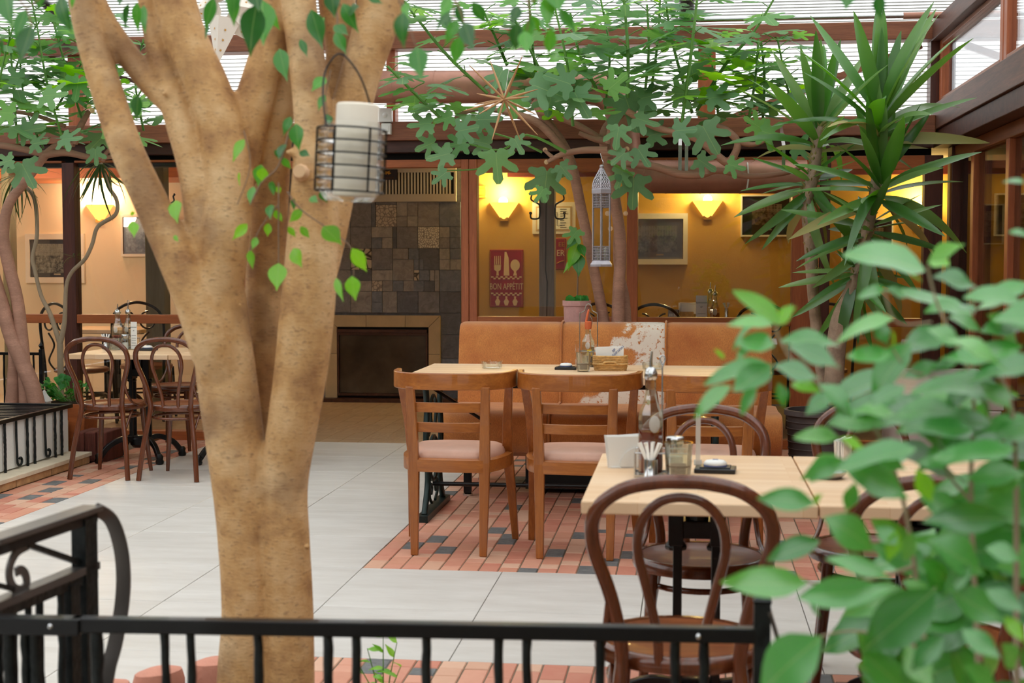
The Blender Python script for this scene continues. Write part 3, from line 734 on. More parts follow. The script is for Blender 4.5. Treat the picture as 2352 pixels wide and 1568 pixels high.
for i in range(4):
    y1, y0 = ym[i] - .05 if i == 0 else ym[i] - .09, ym[i + 1] + .09
    wbox('rail', 'frame_wood_y', X2 - .03, X2 + .03, y0, y1, lb1, lb1 + .035)
    wbox('rail', 'frame_wood_y', X2 - .03, X2 + .03, y0, y1, ub0 - .035, ub0)
    wbox('pane', 'pane_glass', X2 - .003, X2 + .003, y0, y1, lb1 + .035, ub0 - .035, 0)
X3 = XR + .18
zt = lb0 - .12
wbox('rail', 'frame_wood_y', X3 - .04, X3 + .04, 1.5, YP - .1, zt - .09, zt)
wbox('sill', 'frame_wood_y', X3 - .05, X3 + .05, 1.5, YP - .1, 0, .09)
wbox('corner_post', 'post_dark', X3 - .06, X3 + .08, YP - .12, YP + .05, 0, zt)
yy = [YP - .12, 9.85, 8.8, 7.75, 6.7, 5.65, 4.6, 3.55, 2.5]
for y in yy[1:]:
    wbox('mullion', 'post_wood', X3 - .04, X3 + .035, y - .045, y + .045, .09, zt - .09)
for i in range(len(yy) - 1):
    wbox('pane', 'pane_glass', X3 - .003, X3 + .003, yy[i + 1] + .045, yy[i] - .045 if i else yy[i], .09, zt - .09, 0)
# columns standing in the rooms behind
def column(px0, px1, Y, mat, label, z1=2.33):
    x0, x1 = AX(px0, Y), AX(px1, Y)
    m = MB().box(x0, x1, Y - .07, Y + .07, 0, z1)
    c = struct(m.build('column', mat, bevel=.006), label); return c
gc = column(1240, 1275, 12.3, 'grey_column', 'weathered grey timber post with a long drying crack')
xc = AX(1257, 12.3)
MB().add([(xc - .004, 12.228, .6), (xc + .003, 12.228, .6), (xc + .012, 12.228, 1.2), (xc - .002, 12.228, 1.3), (xc + .002, 12.228, 2.1), (xc - .006, 12.228, 2.1), (xc - .012, 12.228, 1.3), (xc + .002, 12.228, 1.2)],
         [(0, 1, 2, 7), (7, 2, 3, 6), (6, 3, 4, 5)]).build('crack', 'ink', gc)
column(340, 384, 12.3, 'olive_column', 'olive brown timber post behind the glazing')
column(14, 32, 12.88, 'olive_column', 'slim olive post by the far framed photograph')

# ================================================================== FURNITURE
# ---- slatted wooden chairs at the long table
def rounded(m, name, mat, parent, bev, **k): return m.build(name, mat, parent, bevel=bev, **k)
def make_wood_chair():
    t = thing('wooden_chair', '', 'chair', group='slat-back wooden chairs at the long table')
    for s in (-1, 1):
        MB().bar([(s * .163, -.235, 0), (s * .166, -.222, .25), (s * .168, -.218, .44), (s * .172, -.235, .62), (s * .178, -.262, .80)], [.034, .043, .05, .045, .04], [.03, .036, .038, .034, .028], (0, 1, 0)).build('leg', 'chair_wood', t, bevel=.004)
        MB().bar([(s * .262, .21, 0), (s * .248, .16, .25), (s * .236, .10, .45), (s * .243, .03, .62), (s * .262, -.05, .80)], [.032, .042, .05, .044, .036], [.03, .036, .04, .034, .03], (0, 1, 0)).build('leg', 'chair_wood', t, bevel=.004)
    # wrapped top rail
    pl = [(-.285, .02), (-.275, -.10), (-.235, -.20), (-.15, -.265), (0, -.288), (.15, -.265), (.235, -.20), (.275, -.10), (.285, .02)]
    pl = spline([(a, b, .823) for a, b in pl], 4)
    MB().bar([Vector(p) for p in pl], .026, .078).build('top_rail', 'chair_wood_x', t, smooth=50, bevel=.004)
    for z, y in ((.70, -.243), (.605, -.228)):
        p = spline([(-.165, y + .004, z), (-.08, y - .012, z), (0, y - .018, z), (.08, y - .012, z), (.165, y + .004, z)], 3)
        MB().bar([Vector(q) for q in p], .014, .046).build('slat', 'chair_wood_x', t, smooth=50, bevel=.003)
    out = spline([(-.17, -.235), (-.235, -.12), (-.262, .06), (-.22, .2), (0, .235), (.22, .2), (.262, .06), (.235, -.12), (.17, -.235), (0, -.25), (-.17, -.235)], 4)[:-1]
    m = MB(); n = len(out); ring = lambda k, z: [(a * k, b * k, z) for a, b in out]
    m.add(ring(1, .395) + ring(1, .452) + ring(.9, .458) + ring(.86, .452) + ring(.86, .40), [(r * n + i, r * n + (i + 1) % n, (r + 1) * n + (i + 1) % n, (r + 1) * n + i) for r in range(4) for i in range(n)] + [tuple(reversed(range(n)))])
    m.build('seat_frame', 'chair_wood_x', t, smooth=40)
    m = MB(); prof = [(.87, .44), (.875, .462), (.84, .482), (.74, .495), (.5, .503), (.2, .506)]
    for k, z in prof: m.v += [Vector((a * k, b * k, z)) for a, b in out]
    m.f = [(r * n + i, r * n + (i + 1) % n, (r + 1) * n + (i + 1) % n, (r + 1) * n + i) for r in range(len(prof) - 1) for i in range(n)] + [tuple((len(prof) - 1) * n + i for i in range(n))]
    m.build('cushion', 'cushion_pink', t, smooth=60)
    return t
wc = make_wood_chair()
wc.location = (-1.105, 6.765, 0); wc['label'] = 'slat-back wooden chair with pink cushion beside the iron sewing-table frame'
dup(wc, (-.505, 6.75, 0), R(-1.5), 'slat-back wooden chair with pink cushion, middle of three at the long table')
dup(wc, (.1, 6.76, 0), R(1), 'slat-back wooden chair partly hidden behind the bentwood chairs at the long table')

# ---- long table on sewing-machine irons
tx0, tx1, ty0, ty1 = -1.48, .25, 7.35, 8.24
lt = thing('long_table', 'long pale butcher-block table on cast-iron sewing machine frames', 'table', ((tx0 + tx1) / 2, (ty0 + ty1) / 2, 0))
lo = lt.location
MB().box(tx0, tx1, ty0, ty1, .743, .78).build('tabletop', 'butcher_block', lt, bevel=.003, org=lo)
def iron_side(xc):
    m = MB(); y0, y1 = 7.36, 8.0
    m.box(xc - .03, xc + .03, y0 - .02, y1 + .06, 0.0, .035)
    for yc, s in ((y0 + .08, 1), (y1 - .06, -1)):
        m.tube(spline([(xc, yc - .04 * s, .03), (xc, yc + .07 * s, .2), (xc, yc + .02 * s, .42), (xc, yc + .05 * s, .6), (xc, yc - .01 * s, .745)], 6), .017, 8)
    ym_ = (y0 + y1) / 2
    m.tube(arc((xc, ym_, .3), .12, 0, 360, 24, 'yz')[:-1], .012, 6, closed=True)
    m.tube(arc((xc, ym_, .3), .05, 0, 360, 16, 'yz')[:-1], .011, 6, closed=True)
    m.tube(arc((xc, ym_, .56), .085, 0, 360, 20, 'yz')[:-1], .010, 6, closed=True)
    for a in range(4):
        an = R(45 + 90 * a); m.tube([(xc, ym_ + .05 * math.cos(an), .3 + .05 * math.sin(an)), (xc, ym_ + .12 * math.cos(an), .3 + .12 * math.sin(an))], .009, 6)
    for s in (-1, 1):
        m.tube(spline([(xc, ym_ + s * .05, .06), (xc, ym_ + s * .12, .1), (xc, ym_ + s * .1, .17), (xc, ym_ + s * .05, .14), (xc, ym_ + s * .07, .11)], 5), .009, 6)
        m.tube(spline([(xc, ym_ + s * .1, .3), (xc, ym_ + s * .2, .36), (xc, ym_ + s * .19, .46)], 4), .010, 6)
        m.tube([(xc, ym_ + s * .06, .5), (xc, ym_ + s * .15, .44)], .009, 6)
    m.box(xc - .02, xc + .02, y0 - .0, y1, .715, .745)
    return m
iron_side(-1.385).build('side_frame', 'green_iron', lt, 50, org=lo)
iron_side(.15).build('side_frame', 'green_iron', lt, 50, org=lo)
MB().tube([(-1.385, 7.66, .16), (.15, 7.66, .16)], .012, 8).build('cross_rod', 'black_iron', lt, 50, org=lo)
MB().tube([(-1.385, 7.68, .7), (.15, 7.68, .7)], .012, 8).build('cross_rod', 'black_iron', lt, 50, org=lo)
m = MB(); m.tube([(-1.385, 7.70, .68), (-1.12, 8.02, .45)], .010, 6); m.build('brace', 'black_iron', lt, org=lo)

# ---- cowhide sofa
sx0, sx1 = -1.44, .52
so = thing('sofa', 'tan cowhide bench sofa with white patched middle panel', 'sofa', ((sx0 + sx1) / 2, 8.6, 0)); sl_ = so.location
pw = (sx1 - sx0) / 3
def pad(w, prof):
    """side profile (y, z) swept across the width with softened ends"""
    m = MB(); n = len(prof); cy = sum(p[0] for p in prof) / n; cz = sum(p[1] for p in prof) / n
    xs = [(-w / 2, .965), (-w / 2 + .012, .99), (-w / 2 + .04, 1), (w / 2 - .04, 1), (w / 2 - .012, .99), (w / 2, .965)]
    for x, k in xs: m.v += [Vector((x + w / 2, cy + (y - cy) * k, cz + (z - cz) * k)) for y, z in prof]
    m.f = [(r * n + i, r * n + (i + 1) % n, (r + 1) * n + (i + 1) % n, (r + 1) * n + i) for r in range(len(xs) - 1) for i in range(n)]
    m.f += [tuple(reversed(range(n))), tuple((len(xs) - 1) * n + i for i in range(n))]
    return m
bprof = spline([(-.10, 0), (-.085, .2), (-.045, .4), (-.015, .545), (.03, .59), (.10, .595), (.15, .57), (.16, .3), (.15, 0)], 4)
sprof = spline([(-.36, .0), (-.42, .06), (-.435, .14), (-.40, .215), (-.30, .235), (0, .225), (.34, .22), (.36, .1), (.36, 0)], 4)
for i in range(3):
    x = sx0 + pw * i
    mt = 'cowhide_patched' if i == 1 else 'cowhide'
    b = pad(pw - .006, bprof).build('back_panel', mt, so, 60, loc=(x + .003 - sl_.x, 8.93 - sl_.y, .395))
    if i == 1: b['label'] = 'tan back panel with spotted white patch'
    pad(pw - .006 + (.0 if i != 2 else .02), sprof).build('seat_pad', 'cowhide', so, 60, loc=(x + .003 - sl_.x, 8.52 - sl_.y, .27))
for i in (1, 2):
    x = sx0 + pw * i
    MB().tube([(x, 8.93 + y + (-.006 if y < .05 else 0), .395 + z + (.006 if z > .5 else 0)) for y, z in bprof], .007, 6).build('piping', 'cowhide', so, 60, org=sl_)
    MB().tube([(x, 8.52 + y, .27 + z + .003) for y, z in sprof[4:28]], .007, 6).build('piping', 'cowhide', so, 60, org=sl_)
MB().box(sx0 + .02, sx1 - .02, 8.2, 8.98, .245, .285).build('base_frame', 'chair_wood_x', so, org=sl_)
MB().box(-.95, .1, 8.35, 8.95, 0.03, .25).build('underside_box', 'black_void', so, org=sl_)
for x in (sx0 + .16, -.42, sx1 - .16):
    for y in (8.24, 8.86):
        lg = MB().box(x - .022, x + .022, y - .022, y + .022, .02, .25).build('leg', 'black_iron', so, org=sl_)
        MB().lathe([(.03, 0), (.03, .012), (.012, .02), (.012, .03)], 10, (x - sl_.x, y - sl_.y, 0)).build('glide', 'steel', lg)

# ---- bentwood cafe chairs
def make_bentwood():
    t = thing('bentwood_chair', '', 'chair')
    half = [(-.192, -.262, 0), (-.172, -.235, .2), (-.138, -.198, .42), (-.136, -.200, .50), (-.160, -.222, .62), (-.198, -.250, .74), (-.192, -.27, .82), (-.135, -.286, .872), (-.06, -.293, .892), (0, -.295, .895)]
    full = half + [(-x, y, z) for x, y, z in reversed(half[:-1])]
    sp = spline(full, 5); MB().tube(sp, .0165, 10).build('back_hoop', 'bentwood', t, 60)
    half = [(-.05, -.192, .44), (-.054, -.205, .53), (-.078, -.23, .64), (-.098, -.248, .73), (-.088, -.262, .80), (-.05, -.276, .845), (0, -.281, .858)]
    full = half + [(-x, y, z) for x, y, z in reversed(half[:-1])]
    MB().tube(spline(full, 5), .0115, 8).build('inner_hoop', 'bentwood', t, 60)
    st = MB().lathe([(.17, .428), (.198, .434), (.208, .448), (.206, .464), (.196, .472), (.186, .470), (.178, .463), (.10, .461), (.001, .460)], 36).build('seat', 'bentwood_seat', t, 40)
    MB().lathe([(.2085, .436), (.2125, .448), (.2095, .464), (.200, .474), (.188, .473), (.187, .469), (.1985, .4695), (.2065, .448), (.2, .436)], 36, caps=False).build('seat_ring', 'bentwood', st, 60)
    for s in (-1, 1):
        MB().tube([(s * .14, .128, .44), (s * .148, .138, .3), (s * .178, .168, 0)], [.019, .018, .0125], 10).build('leg', 'bentwood', t, 60)
        MB().tube(spline([(s * .165, -.222, .60), (s * .172, -.200, .54), (s * .182, -.15, .487), (s * .195, -.085, .462)], 4), .0085, 7).build('hip_brace', 'bentwood', t, 60)
        MB().tube(spline([(s * .157, -.215, .3), (s * .163, -.15, .385), (s * .16, -.09, .43)], 4), .008, 7).build('corner_brace', 'bentwood', t, 60)
    MB().tube([(.172 * math.cos(a), -.03 + .185 * math.sin(a), .388) for a in [2 * PI * i / 32 for i in range(32)]], .0095, 7, closed=True).build('foot_ring', 'bentwood', t, 60)
    return t
bc = make_bentwood()
bc.location = (-.01, 3.43, 0); bc['label'] = 'dark bentwood chair pulled up to the table with the oil bottle, behind the iron railing'; bc['group'] = 'bentwood cafe chairs'
bw = [((.045, 4.42, 0), R(178), 'dark bentwood chair tucked between the oil bottle table and the long table'),
      ((.60, 4.62, 0), R(172), 'dark bentwood chair behind the leafy shrub, on the sofa side of the paired tables'),
      ((.60, 3.50, 0), R(-6), 'dark bentwood chair mostly hidden by the big leaves of the shrub'),
      ((-3.69, 8.81, 0), R(0), 'dark bentwood chair standing beside the stone kerb and iron planter fence'),
      ((-3.225, 8.80, 0), R(-2), 'dark bentwood chair on the grey tiles beside the ficus trunk'),
      ((-3.76, 10.12, 0), R(176), 'dark bentwood chair close to the glazed partition, facing the two below the menu card')]
for loc, rz, lb in bw: dup(bc, loc, rz, lb, 'bentwood cafe chairs')

# ---- pedestal tables
def make_table(w, d, h, name, label, loc, th=.034, a0=45):
    t = thing(name, label, 'table', loc, group='square cafe tables on black iron pedestals')
    MB().box(-w / 2, w / 2, -d / 2, d / 2, h - th, h).build('tabletop', 'butcher_block', t, bevel=.004)
    m = MB()
    for sx in (-1, 1):
        for sy in (-1, 1):
            m.box(sx * .055 - .013, sx * .055 + .013, sy * .03 - .01, sy * .03 + .01, .12, h - th - .1)
        m.box(sx * .06 - .022, sx * .06 + .022, -.05, .05, h - th - .16, h - th - .004)
        m.lathe([(.03, 0), (.034, .01), (.02, .03)], 10, (sx * .06, 0, h - th - .18))
    m.box(-.07, .07, -.045, .045, h - th - .14, h - th - .09)
    m.lathe([(.02, -.05), (.035, -.03), (.035, .07)], 10, (0, 0, h - th - .08))
    m.build('column', 'black_iron', t, bevel=.003)
    MB().box(-w / 2 + .1, w / 2 - .1, -.03, .03, h - th - .02, h - th).build('top_plate', 'black_iron', t)
    MB().lathe([(.055, .09), (.075, .11), (.07, .15), (.045, .17)], 12).build('hub', 'black_iron', t, 40)
    for k in range(4):
        a = R(a0 + 90 * k); c, s = math.cos(a), math.sin(a)
        lg = MB().bar([Vector((c * r, s * r, z)) for r, z in spline([(.03, .14), (.13, .155), (.23, .115), (.29, .05), (.305, .025)], 4)], [.03] * 16 + [.028], [.036] * 17, (0, 0, 1)).build('leg', 'black_iron', t, 50, bevel=.004)
        MB().lathe([(.016, 0), (.026, .004), (.03, .02), (.022, .035), (.026, .055), (.015, .07)], 10, (c * .307, s * .307, 0)).build('claw_foot', 'black_iron', lg, 50)
    return t
make_table(.604, .93, .76, 'cafe_table', 'pale wooden table holding the oil bottle and napkins', (.031, 4.115, 0), a0=0)
make_table(.66, .93, .76, 'cafe_table', 'pale wooden table joined on, half covered by the shrub leaves', (.667, 4.12, 0))
make_table(.70, .80, .76, 'cafe_table', 'pale wooden table with cruet bottles and upright menu card by the kerb', (-3.775, 9.47, 0))
make_table(.70, .80, .76, 'cafe_table', 'pale wooden table mostly hidden behind the ficus trunk', (-3.07, 9.47, 0))

# ================================================================== TABLETOP THINGS
def lathe_obj(name, prof, mat, parent, n=20, loc=(0, 0, 0), smooth=50, **k):
    o = MB().lathe(prof, n, **k).build(name, mat, parent, smooth); o.location = loc; return o
ZT, ZL = .78, .76
def ashtray(label, p):
    t = thing('ashtray', label, 'ashtray', p, group='glass ashtrays on the long table')
    lathe_obj('bowl', [(.045, .0), (.058, .006), (.06, .038), (.052, .038), (.046, .012), (.001, .010)], 'clear_glass', t, 8)
    for k in range(4):
        a = R(22 + 90 * k); MB().obox((.055 * math.cos(a), .055 * math.sin(a), .041), (.012, .012, .006), (0, 0, a)).build('notch', 'clear_glass', t)
ashtray('clear glass ashtray beside the slatted chair end of the long table', fl(1130, 846, ZT))
ashtray('clear glass ashtray behind the tall oil bottle, on the long table', fl(1498, 848, ZT))
def call_set(p, lab1, lab2, rz=0, s=1.0):
    t = thing('black_tray', lab1, 'tray', p, rz, 'small black trays')
    MB().box(-.06 * s, .06 * s, -.045 * s, .045 * s, 0, .014).build('plate', 'black_plastic', t, bevel=.003)
    MB().box(-.045 * s, .045 * s, -.034 * s, .034 * s, .014, .018).build('raised_centre', 'black_plastic', t, bevel=.002)
    b = thing('call_button', lab2, 'button', (p[0], p[1], p[2] + .0175), rz, 'white call buttons')
    lathe_obj('disc', [(.030 * s, .0), (.034 * s, .004), (.034 * s, .010), (.028 * s, .016), (.015 * s, .0185), (.001, .019)], 'white_plastic', b, 20)
    lathe_obj('rim', [(.031 * s, .0), (.0345 * s, .001), (.0345 * s, .004), (.031 * s, .0045)], 'blue_print', b, 20)
    MB().box(-.008, .008, -.006, .006, .0185, .0195).build('emblem', 'blue_print', b)
call_set(fl(1300, 848, ZT), 'small black tray beside the tumbler on the long table', 'white call button resting on the black tray of the long table')
call_set(fl(1643, 1083, ZL), 'small black tray beside the clear acrylic holder', 'white call button with blue rim next to the clear acrylic holder', R(-4))
def tumbler(label, p, fill, r=.04, h=.10):
    t = thing('tumbler', label, 'glass', p, group='glass tumblers on the tables')
    lathe_obj('glass', [(r * .78, 0), (r * .84, .004), (r, h), (r * .94, h), (r * .78, .012), (.001, .012)], 'bottle_glass', t, 18)
    if fill: lathe_obj('contents', [(r * .76, .013), (r * .84, h * .42), (.001, h * .43)], 'grounds', t, 18)
    return t
tumbler('glass tumbler half filled with brown sand beside the wicker basket', fl(1340, 853, ZT), True, .042, .105)
tumbler('glass tumbler of sand in front of the salt jar', fl(1558, 1102, ZL) + Vector((0, -.018, 0)), True, .041, .11)
def bottle(name, label, p, h, w, liquid, level, flip=False, rz=0.0, labelled=False):
    t = thing(name, label, 'bottle', p, rz, 'oil and vinegar bottles')
    k = h / .29; r = w / 2 * 1.25
    body = [(r * .92, 0), (r, .006 * k), (r, .155 * k), (r * .93, .172 * k), (r * .55, .205 * k), (r * .42, .23 * k), (r * .42, .272 * k), (r * .5, .275 * k), (r * .5, .285 * k), (r * .40, .287 * k)]
    o = lathe_obj('glass', body, 'bottle_glass', t, 8, smooth=30, caps=False)
    lathe_obj('liquid', [(r * .9, .006), (r * .9, level), (.001, level + .0005)], liquid, t, 8, smooth=30)
    if flip:
        lathe_obj('cork', [(r * .45, .25 * k), (r * .55, .262 * k), (r * .55, .30 * k), (r * .3, .305 * k)], 'cork', t, 10)
        MB().tube(spline([(-.012, 0, .30 * k), (-.006, 0, .34 * k), (.004, 0, .385 * k)], 4), [.007] * 8 + [.003], 7).build('stopper', 'cork', t, 50)
        MB().tube(spline([(.016, 0, .26 * k), (.022, 0, .31 * k), (.01, 0, .345 * k), (.006, 0, .385 * k)], 4), .0022, 6).build('wire_clip', 'steel', t, 50)
    else:
        lathe_obj('collar', [(r * .43, .262 * k), (r * .55, .268 * k), (r * .55, .278 * k), (r * .4, .292 * k), (r * .2, .297 * k)], 'steel', t, 10)
        MB().tube([(0, 0, .29 * k), (.0, 0, .315 * k), (.003, 0, .34 * k)], [.006, .0045, .003], 8).build('pourer', 'steel', t, 50)
    MB().lathe([(.001, 0), (.016 * k, .0), (.014 * k, .003), (.001, .004)], 16, sy=1.5).build('embossed_oval', 'acrylic', t, 50, loc=(0, -r * .93, .142 * k), rot=(R(90), 0, 0))
    if labelled:
        MB().box(-.004, .022, -r - .002, -r * .9, .075 * k, .115 * k).build('yellow_label', 'label_yellow', t)
        MB().box(-.004, .022, -r - .002, -r * .9, .03 * k, .074 * k).build('dark_label', 'ink', t)
    return t
def cruet_rack(label, p, w, d, h, rz=0.0, ring_z=.07):
    t = thing('cruet_rack', label, 'rack', p, rz, 'wire cruet racks')
    m = MB()
    m.bar([(-w / 2, -d / 2, .004), (w / 2, -d / 2, .004), (w / 2, d / 2, .004), (-w / 2, d / 2, .004)], .004, .006, closed=True)
    m.box(-w / 2, w / 2, -d / 2, d / 2, 0.0, .003)
    m.build('base', 'steel', t)
    for z in (ring_z,):
        MB().tube([(-w / 2, -d / 2, z), (w / 2, -d / 2, z), (w / 2, d / 2, z), (-w / 2, d / 2, z)], .002, 6, closed=True).build('ring', 'steel', t)
    MB().tube(spline([(0.0, d / 2, 0), (0, d / 2, h * .8), (-.0, d / 2, h * .9), (.008, d / 2, h * .97), (0.0, d / 2 , h), (-.008, d / 2, h * .97), (0, d / 2, h * .92)], 4), .0024, 6).build('handle', 'steel', t, 50)
    for sx in (-1, 1):
        for sy in (-1, 1): MB().tube([(sx * w / 2, sy * d / 2, 0), (sx * w / 2, sy * d / 2, ring_z)], .002, 6).build('upright', 'steel', t)
    return t
def toothpicks(label, p, n=9, h=.06):
    t = thing('toothpick_cup', label, 'cup', p, group='steel cups of wrapped toothpicks')
    lathe_obj('cup', [(.024, 0), (.026, .003), (.02, .008), (.019, h), (.0175, h), (.0175, .01), (.001, .01)], 'steel', t, 16)
    for i in range(n):
        a = 2 * PI * i / n; r0, r1 = .006, rnd.uniform(.012, .026)
        MB().obox((r1 * math.cos(a) * .8, r1 * math.sin(a) * .5, h + .012), (.008, .003, .075), (rnd.uniform(-.15, .15) + .25 * math.sin(a), .45 * math.cos(a), rnd.uniform(-.5, .5))).build('toothpick_sachet', 'white_paper', t)
def salt_jar(label, p):
    t = thing('salt_jar', label, 'jar', p, group='salt jars')
    lathe_obj('glass', [(.024, 0), (.026, .005), (.026, .075), (.02, .085)], 'clear_glass', t, 12, caps=False)
    lathe_obj('salt', [(.023, .004), (.023, .05), (.001, .052)], 'white_paper', t, 12)
    lathe_obj('lid', [(.025, .085), (.027, .088), (.027, .105), (.024, .108), (.001, .109)], 'steel', t, 16)
def napkin_stack(t, w, h, n, dz=.0026, mat='white_paper'):
    for i in range(n):
        y = (i - n / 2) * .0042
        m = MB().prism([(-w / 2 + rnd.uniform(-.004, .004), 0), (w / 2, 0), (w / 2 + .004, h * rnd.uniform(.97, 1.03)), (-w / 2 - rnd.uniform(0, .012), h * rnd.uniform(.94, 1.0))], y - .0014, y + .0014, M_xz(0))
        m.build('napkin', mat, t)
# near table
b0 = fl(1495, 1098, ZL)
toothpicks('steel cup of paper toothpick sachets in front of the tall vinegar bottle', fl(1495, 1101, ZL) + Vector((0, -.012, 0)))
bottle('vinegar_bottle', 'tall clear bottle of red vinegar with steel pourer on the table behind the railing', Vector((b0.x - .003, b0.y + .055, ZL + .003)), .305, .056, 'vinegar', .125, rz=R(22))
cruet_rack('steel wire rack with upright rod holding the tall vinegar bottle', Vector((b0.x + .029, b0.y + .066, ZL)), .152, .106, .345)
salt_jar('salt jar with steel lid behind the tumbler of sand', Vector((b0.x + .067, b0.y + .085, ZL + .003)))
nh = thing('napkin_holder', 'white napkin holder with half-round front at the corner of the table', 'napkin holder', fl(1440, 1072, ZL), R(12), 'napkin holders')
napkin_stack(nh, .115, .098, 9)
MB().prism([(-.02, 0)] + [(.028 + .055 * math.cos(R(a)), .0 + .062 * math.sin(R(a))) for a in range(170, -1, -15)], -.026, -.022, M_xz(0)).build('front_plate', 'white_plastic', nh)
MB().prism([(-.02, 0)] + [(.028 + .055 * math.cos(R(a)), .0 + .062 * math.sin(R(a))) for a in range(170, -1, -15)], .022, .026, M_xz(0)).build('back_plate', 'white_plastic', nh)
MB().box(-.05, .083, -.026, .026, 0, .004).build('base', 'white_plastic', nh)
ah = thing('acrylic_holder', 'clear acrylic menu holder standing beside the black tray', 'holder', fl(1603, 1063, ZL))
MB().box(-.012, .012, -.05, .05, 0, .004).build('foot', 'acrylic', ah)
MB().box(-.007, .007, -.048, .048, .004, .15).build('sheet', 'acrylic', ah)
p = fl(1935, 1062, ZL); nb = thing('napkin_holder', 'small white napkin holder half hidden by shrub leaves on the joined table', 'napkin holder', p, R(70), 'napkin holders')
napkin_stack(nb, .1, .075, 7); MB().box(-.05, .05, -.02, .02, 0, .004).build('base', 'steel', nb)
p = fl(1905, 1098, ZL); t = thing('steel_dish', 'small steel dish among the shrub leaves on the joined table', 'dish', p)
lathe_obj('bowl', [(.03, 0), (.045, .012), (.048, .02), (.044, .02), (.028, .006), (.001, .005)], 'steel', t, 18)
# long table
pb = fl(1343, 846, ZT)
bottle('oil_bottle', 'swing-top oil bottle with orange stopper and yellow label on the long table', Vector((pb.x + .01, pb.y + .13, ZT + .003)), .245, .06, 'oil', .055, True, labelled=True)
rk = thing('bottle_rack', 'steel wire rack with arched handle around the swing-top oil bottle', 'rack', Vector((pb.x + .012, pb.y + .13, ZT)), 0, 'wire cruet racks')
MB().box(-.05, .05, -.045, .045, 0, .003).build('base', 'steel', rk)
MB().tube(spline([(-.05, 0, 0), (-.05, 0, .28), (-.045, 0, .305), (-.022, 0, .32), (-.016, 0, .345), (0, 0, .358), (.016, 0, .345), (.022, 0, .32), (.045, 0, .305), (.05, 0, .28), (.05, 0, 0)], 4), .003, 6).build('handle', 'steel', rk, 50)
MB().tube([(.05 * math.cos(2 * PI * i / 20), .053 * math.sin(2 * PI * i / 20), .09) for i in range(20)], .0025, 6, closed=True).build('ring', 'steel', rk, 50)
MB().tube([(.02 + .012 * math.cos(2 * PI * i / 14), -.054, .075 + .014 * math.sin(2 * PI * i / 14)) for i in range(14)], .0025, 6, closed=True).build('loop', 'steel', rk, 50)
t = thing('acrylic_holder', 'clear acrylic strip standing behind the swing-top oil bottle', 'holder', Vector((pb.x - .055, pb.y + .14, ZT)))
MB().box(-.007, .007, -.04, .04, 0, .15).build('sheet', 'clear_glass', t); MB().box(-.012, .012, -.045, .045, 0, .004).build('foot', 'clear_glass', t)
pk_ = fl(1401, 852, ZT)
bk = thing('wicker_basket', 'oval wicker bread basket with handles on the long table', 'basket', Vector((pk_.x, pk_.y + .05, ZT)))
m = MB()
def oval(rx, ry, z, n=40, jig=0): return [Vector(((rx + jig * (1 if i % 2 else -1)) * math.copysign(abs(math.cos(2 * PI * i / n)) ** .7, math.cos(2 * PI * i / n)), (ry + jig * (1 if i % 2 else -1)) * math.copysign(abs(math.sin(2 * PI * i / n)) ** .7, math.sin(2 * PI * i / n)), z)) for i in range(n)]
for i in range(9):
    z = .005 + i * .0092; q = .084 + .007 * min(1, i / 4)
    MB().tube(oval(q, q * .55, z, 40, .0018 if i % 2 else -.0018), .0052, 6, closed=True).build('woven_coil', 'wicker', bk, 60)
MB().box(-.078, .078, -.042, .042, 0.001, .006).build('bottom', 'wicker', bk)
MB().tube(oval(.094, .054, .036, 40), .0062, 6, closed=True).build('rim_band', 'wicker', bk, 60)
for s in (-1, 1): MB().tube(spline([(-.035, s * .056, .042), (-.02, s * .062, .05), (.02, s * .062, .05), (.035, s * .056, .042)], 4), .006, 6).build('handle', 'wicker', bk, 60)
nk = thing('paper_napkin', 'white printed paper napkins standing in the wicker basket', 'napkins', Vector((pk_.x - .002, pk_.y + .05, ZT + .006)), R(2))
napkin_stack(nk, .143, .125, 6)
text('print', 'БИРАРИЯ', .017, 'blue_print', nk, (.045, -.0165, .102), (R(90), R(-42), 0), .0002)
text('print', '№', .02, 'blue_print', nk, (.022, -.0165, .105), (R(90), R(-42), 0), .0002)
# cruets on the table by the kerb
def lp(px, py): return fl(px, py, ZL)
def kp(px, Y): return Vector((AX(px, Y), Y, ZL))
p = kp(268, 9.68)
bottle('vinegar_bottle', 'short clear bottle of dark vinegar beside the upright menu card by the kerb', Vector((p.x, p.y, ZL + .003)), .27, .068, 'vinegar', .095)
bottle('oil_bottle', 'clear oil bottle standing behind the short vinegar bottle by the kerb', Vector((p.x + .045, p.y + .08, ZL + .003)), .27, .06, 'oil', .06)
cruet_rack('steel wire rack around the two bottles by the kerb', Vector((p.x + .03, p.y + .04, ZL)), .16, .17, .34)
toothpicks('steel cup of paper toothpick sachets beside the kerb-side bottles', kp(240, 9.60))
tumbler('empty glass tumbler in front of the kerb-side bottles', kp(260, 9.54), False, .045, .085)
salt_jar('salt jar with steel lid beside the kerb-side menu card', kp(284, 9.59))
def menu_card(label, p, w, h, rz=0, group='upright menu cards'):
    t = thing('menu_card', label, 'menu card', p, rz, group)
    MB().box(-w / 2 - .005, w / 2 + .005, -.025, .025, 0, .005).build('foot', 'clear_glass', t)
    MB().box(-w / 2, w / 2, -.002, .002, .004, h).build('card', 'white_paper', t)
    text('lettering', 'БИРАРИЯ', w * .2, 'ink', t, (0, -.0025, h * .80), extrude=.0003)
    text('lettering', '№', w * .2, 'ink', t, (0, -.0025, h * .68), extrude=.0003)
    for i in range(5): MB().box(-w * .36, w * .36, -.003, -.002, h * (.14 + .09 * i), h * (.14 + .09 * i) + .002).build('text_line', 'ink', t)
    return t
menu_card('narrow white menu card standing beside the bottles by the kerb', kp(305, 9.6), .05, .195, R(-14))
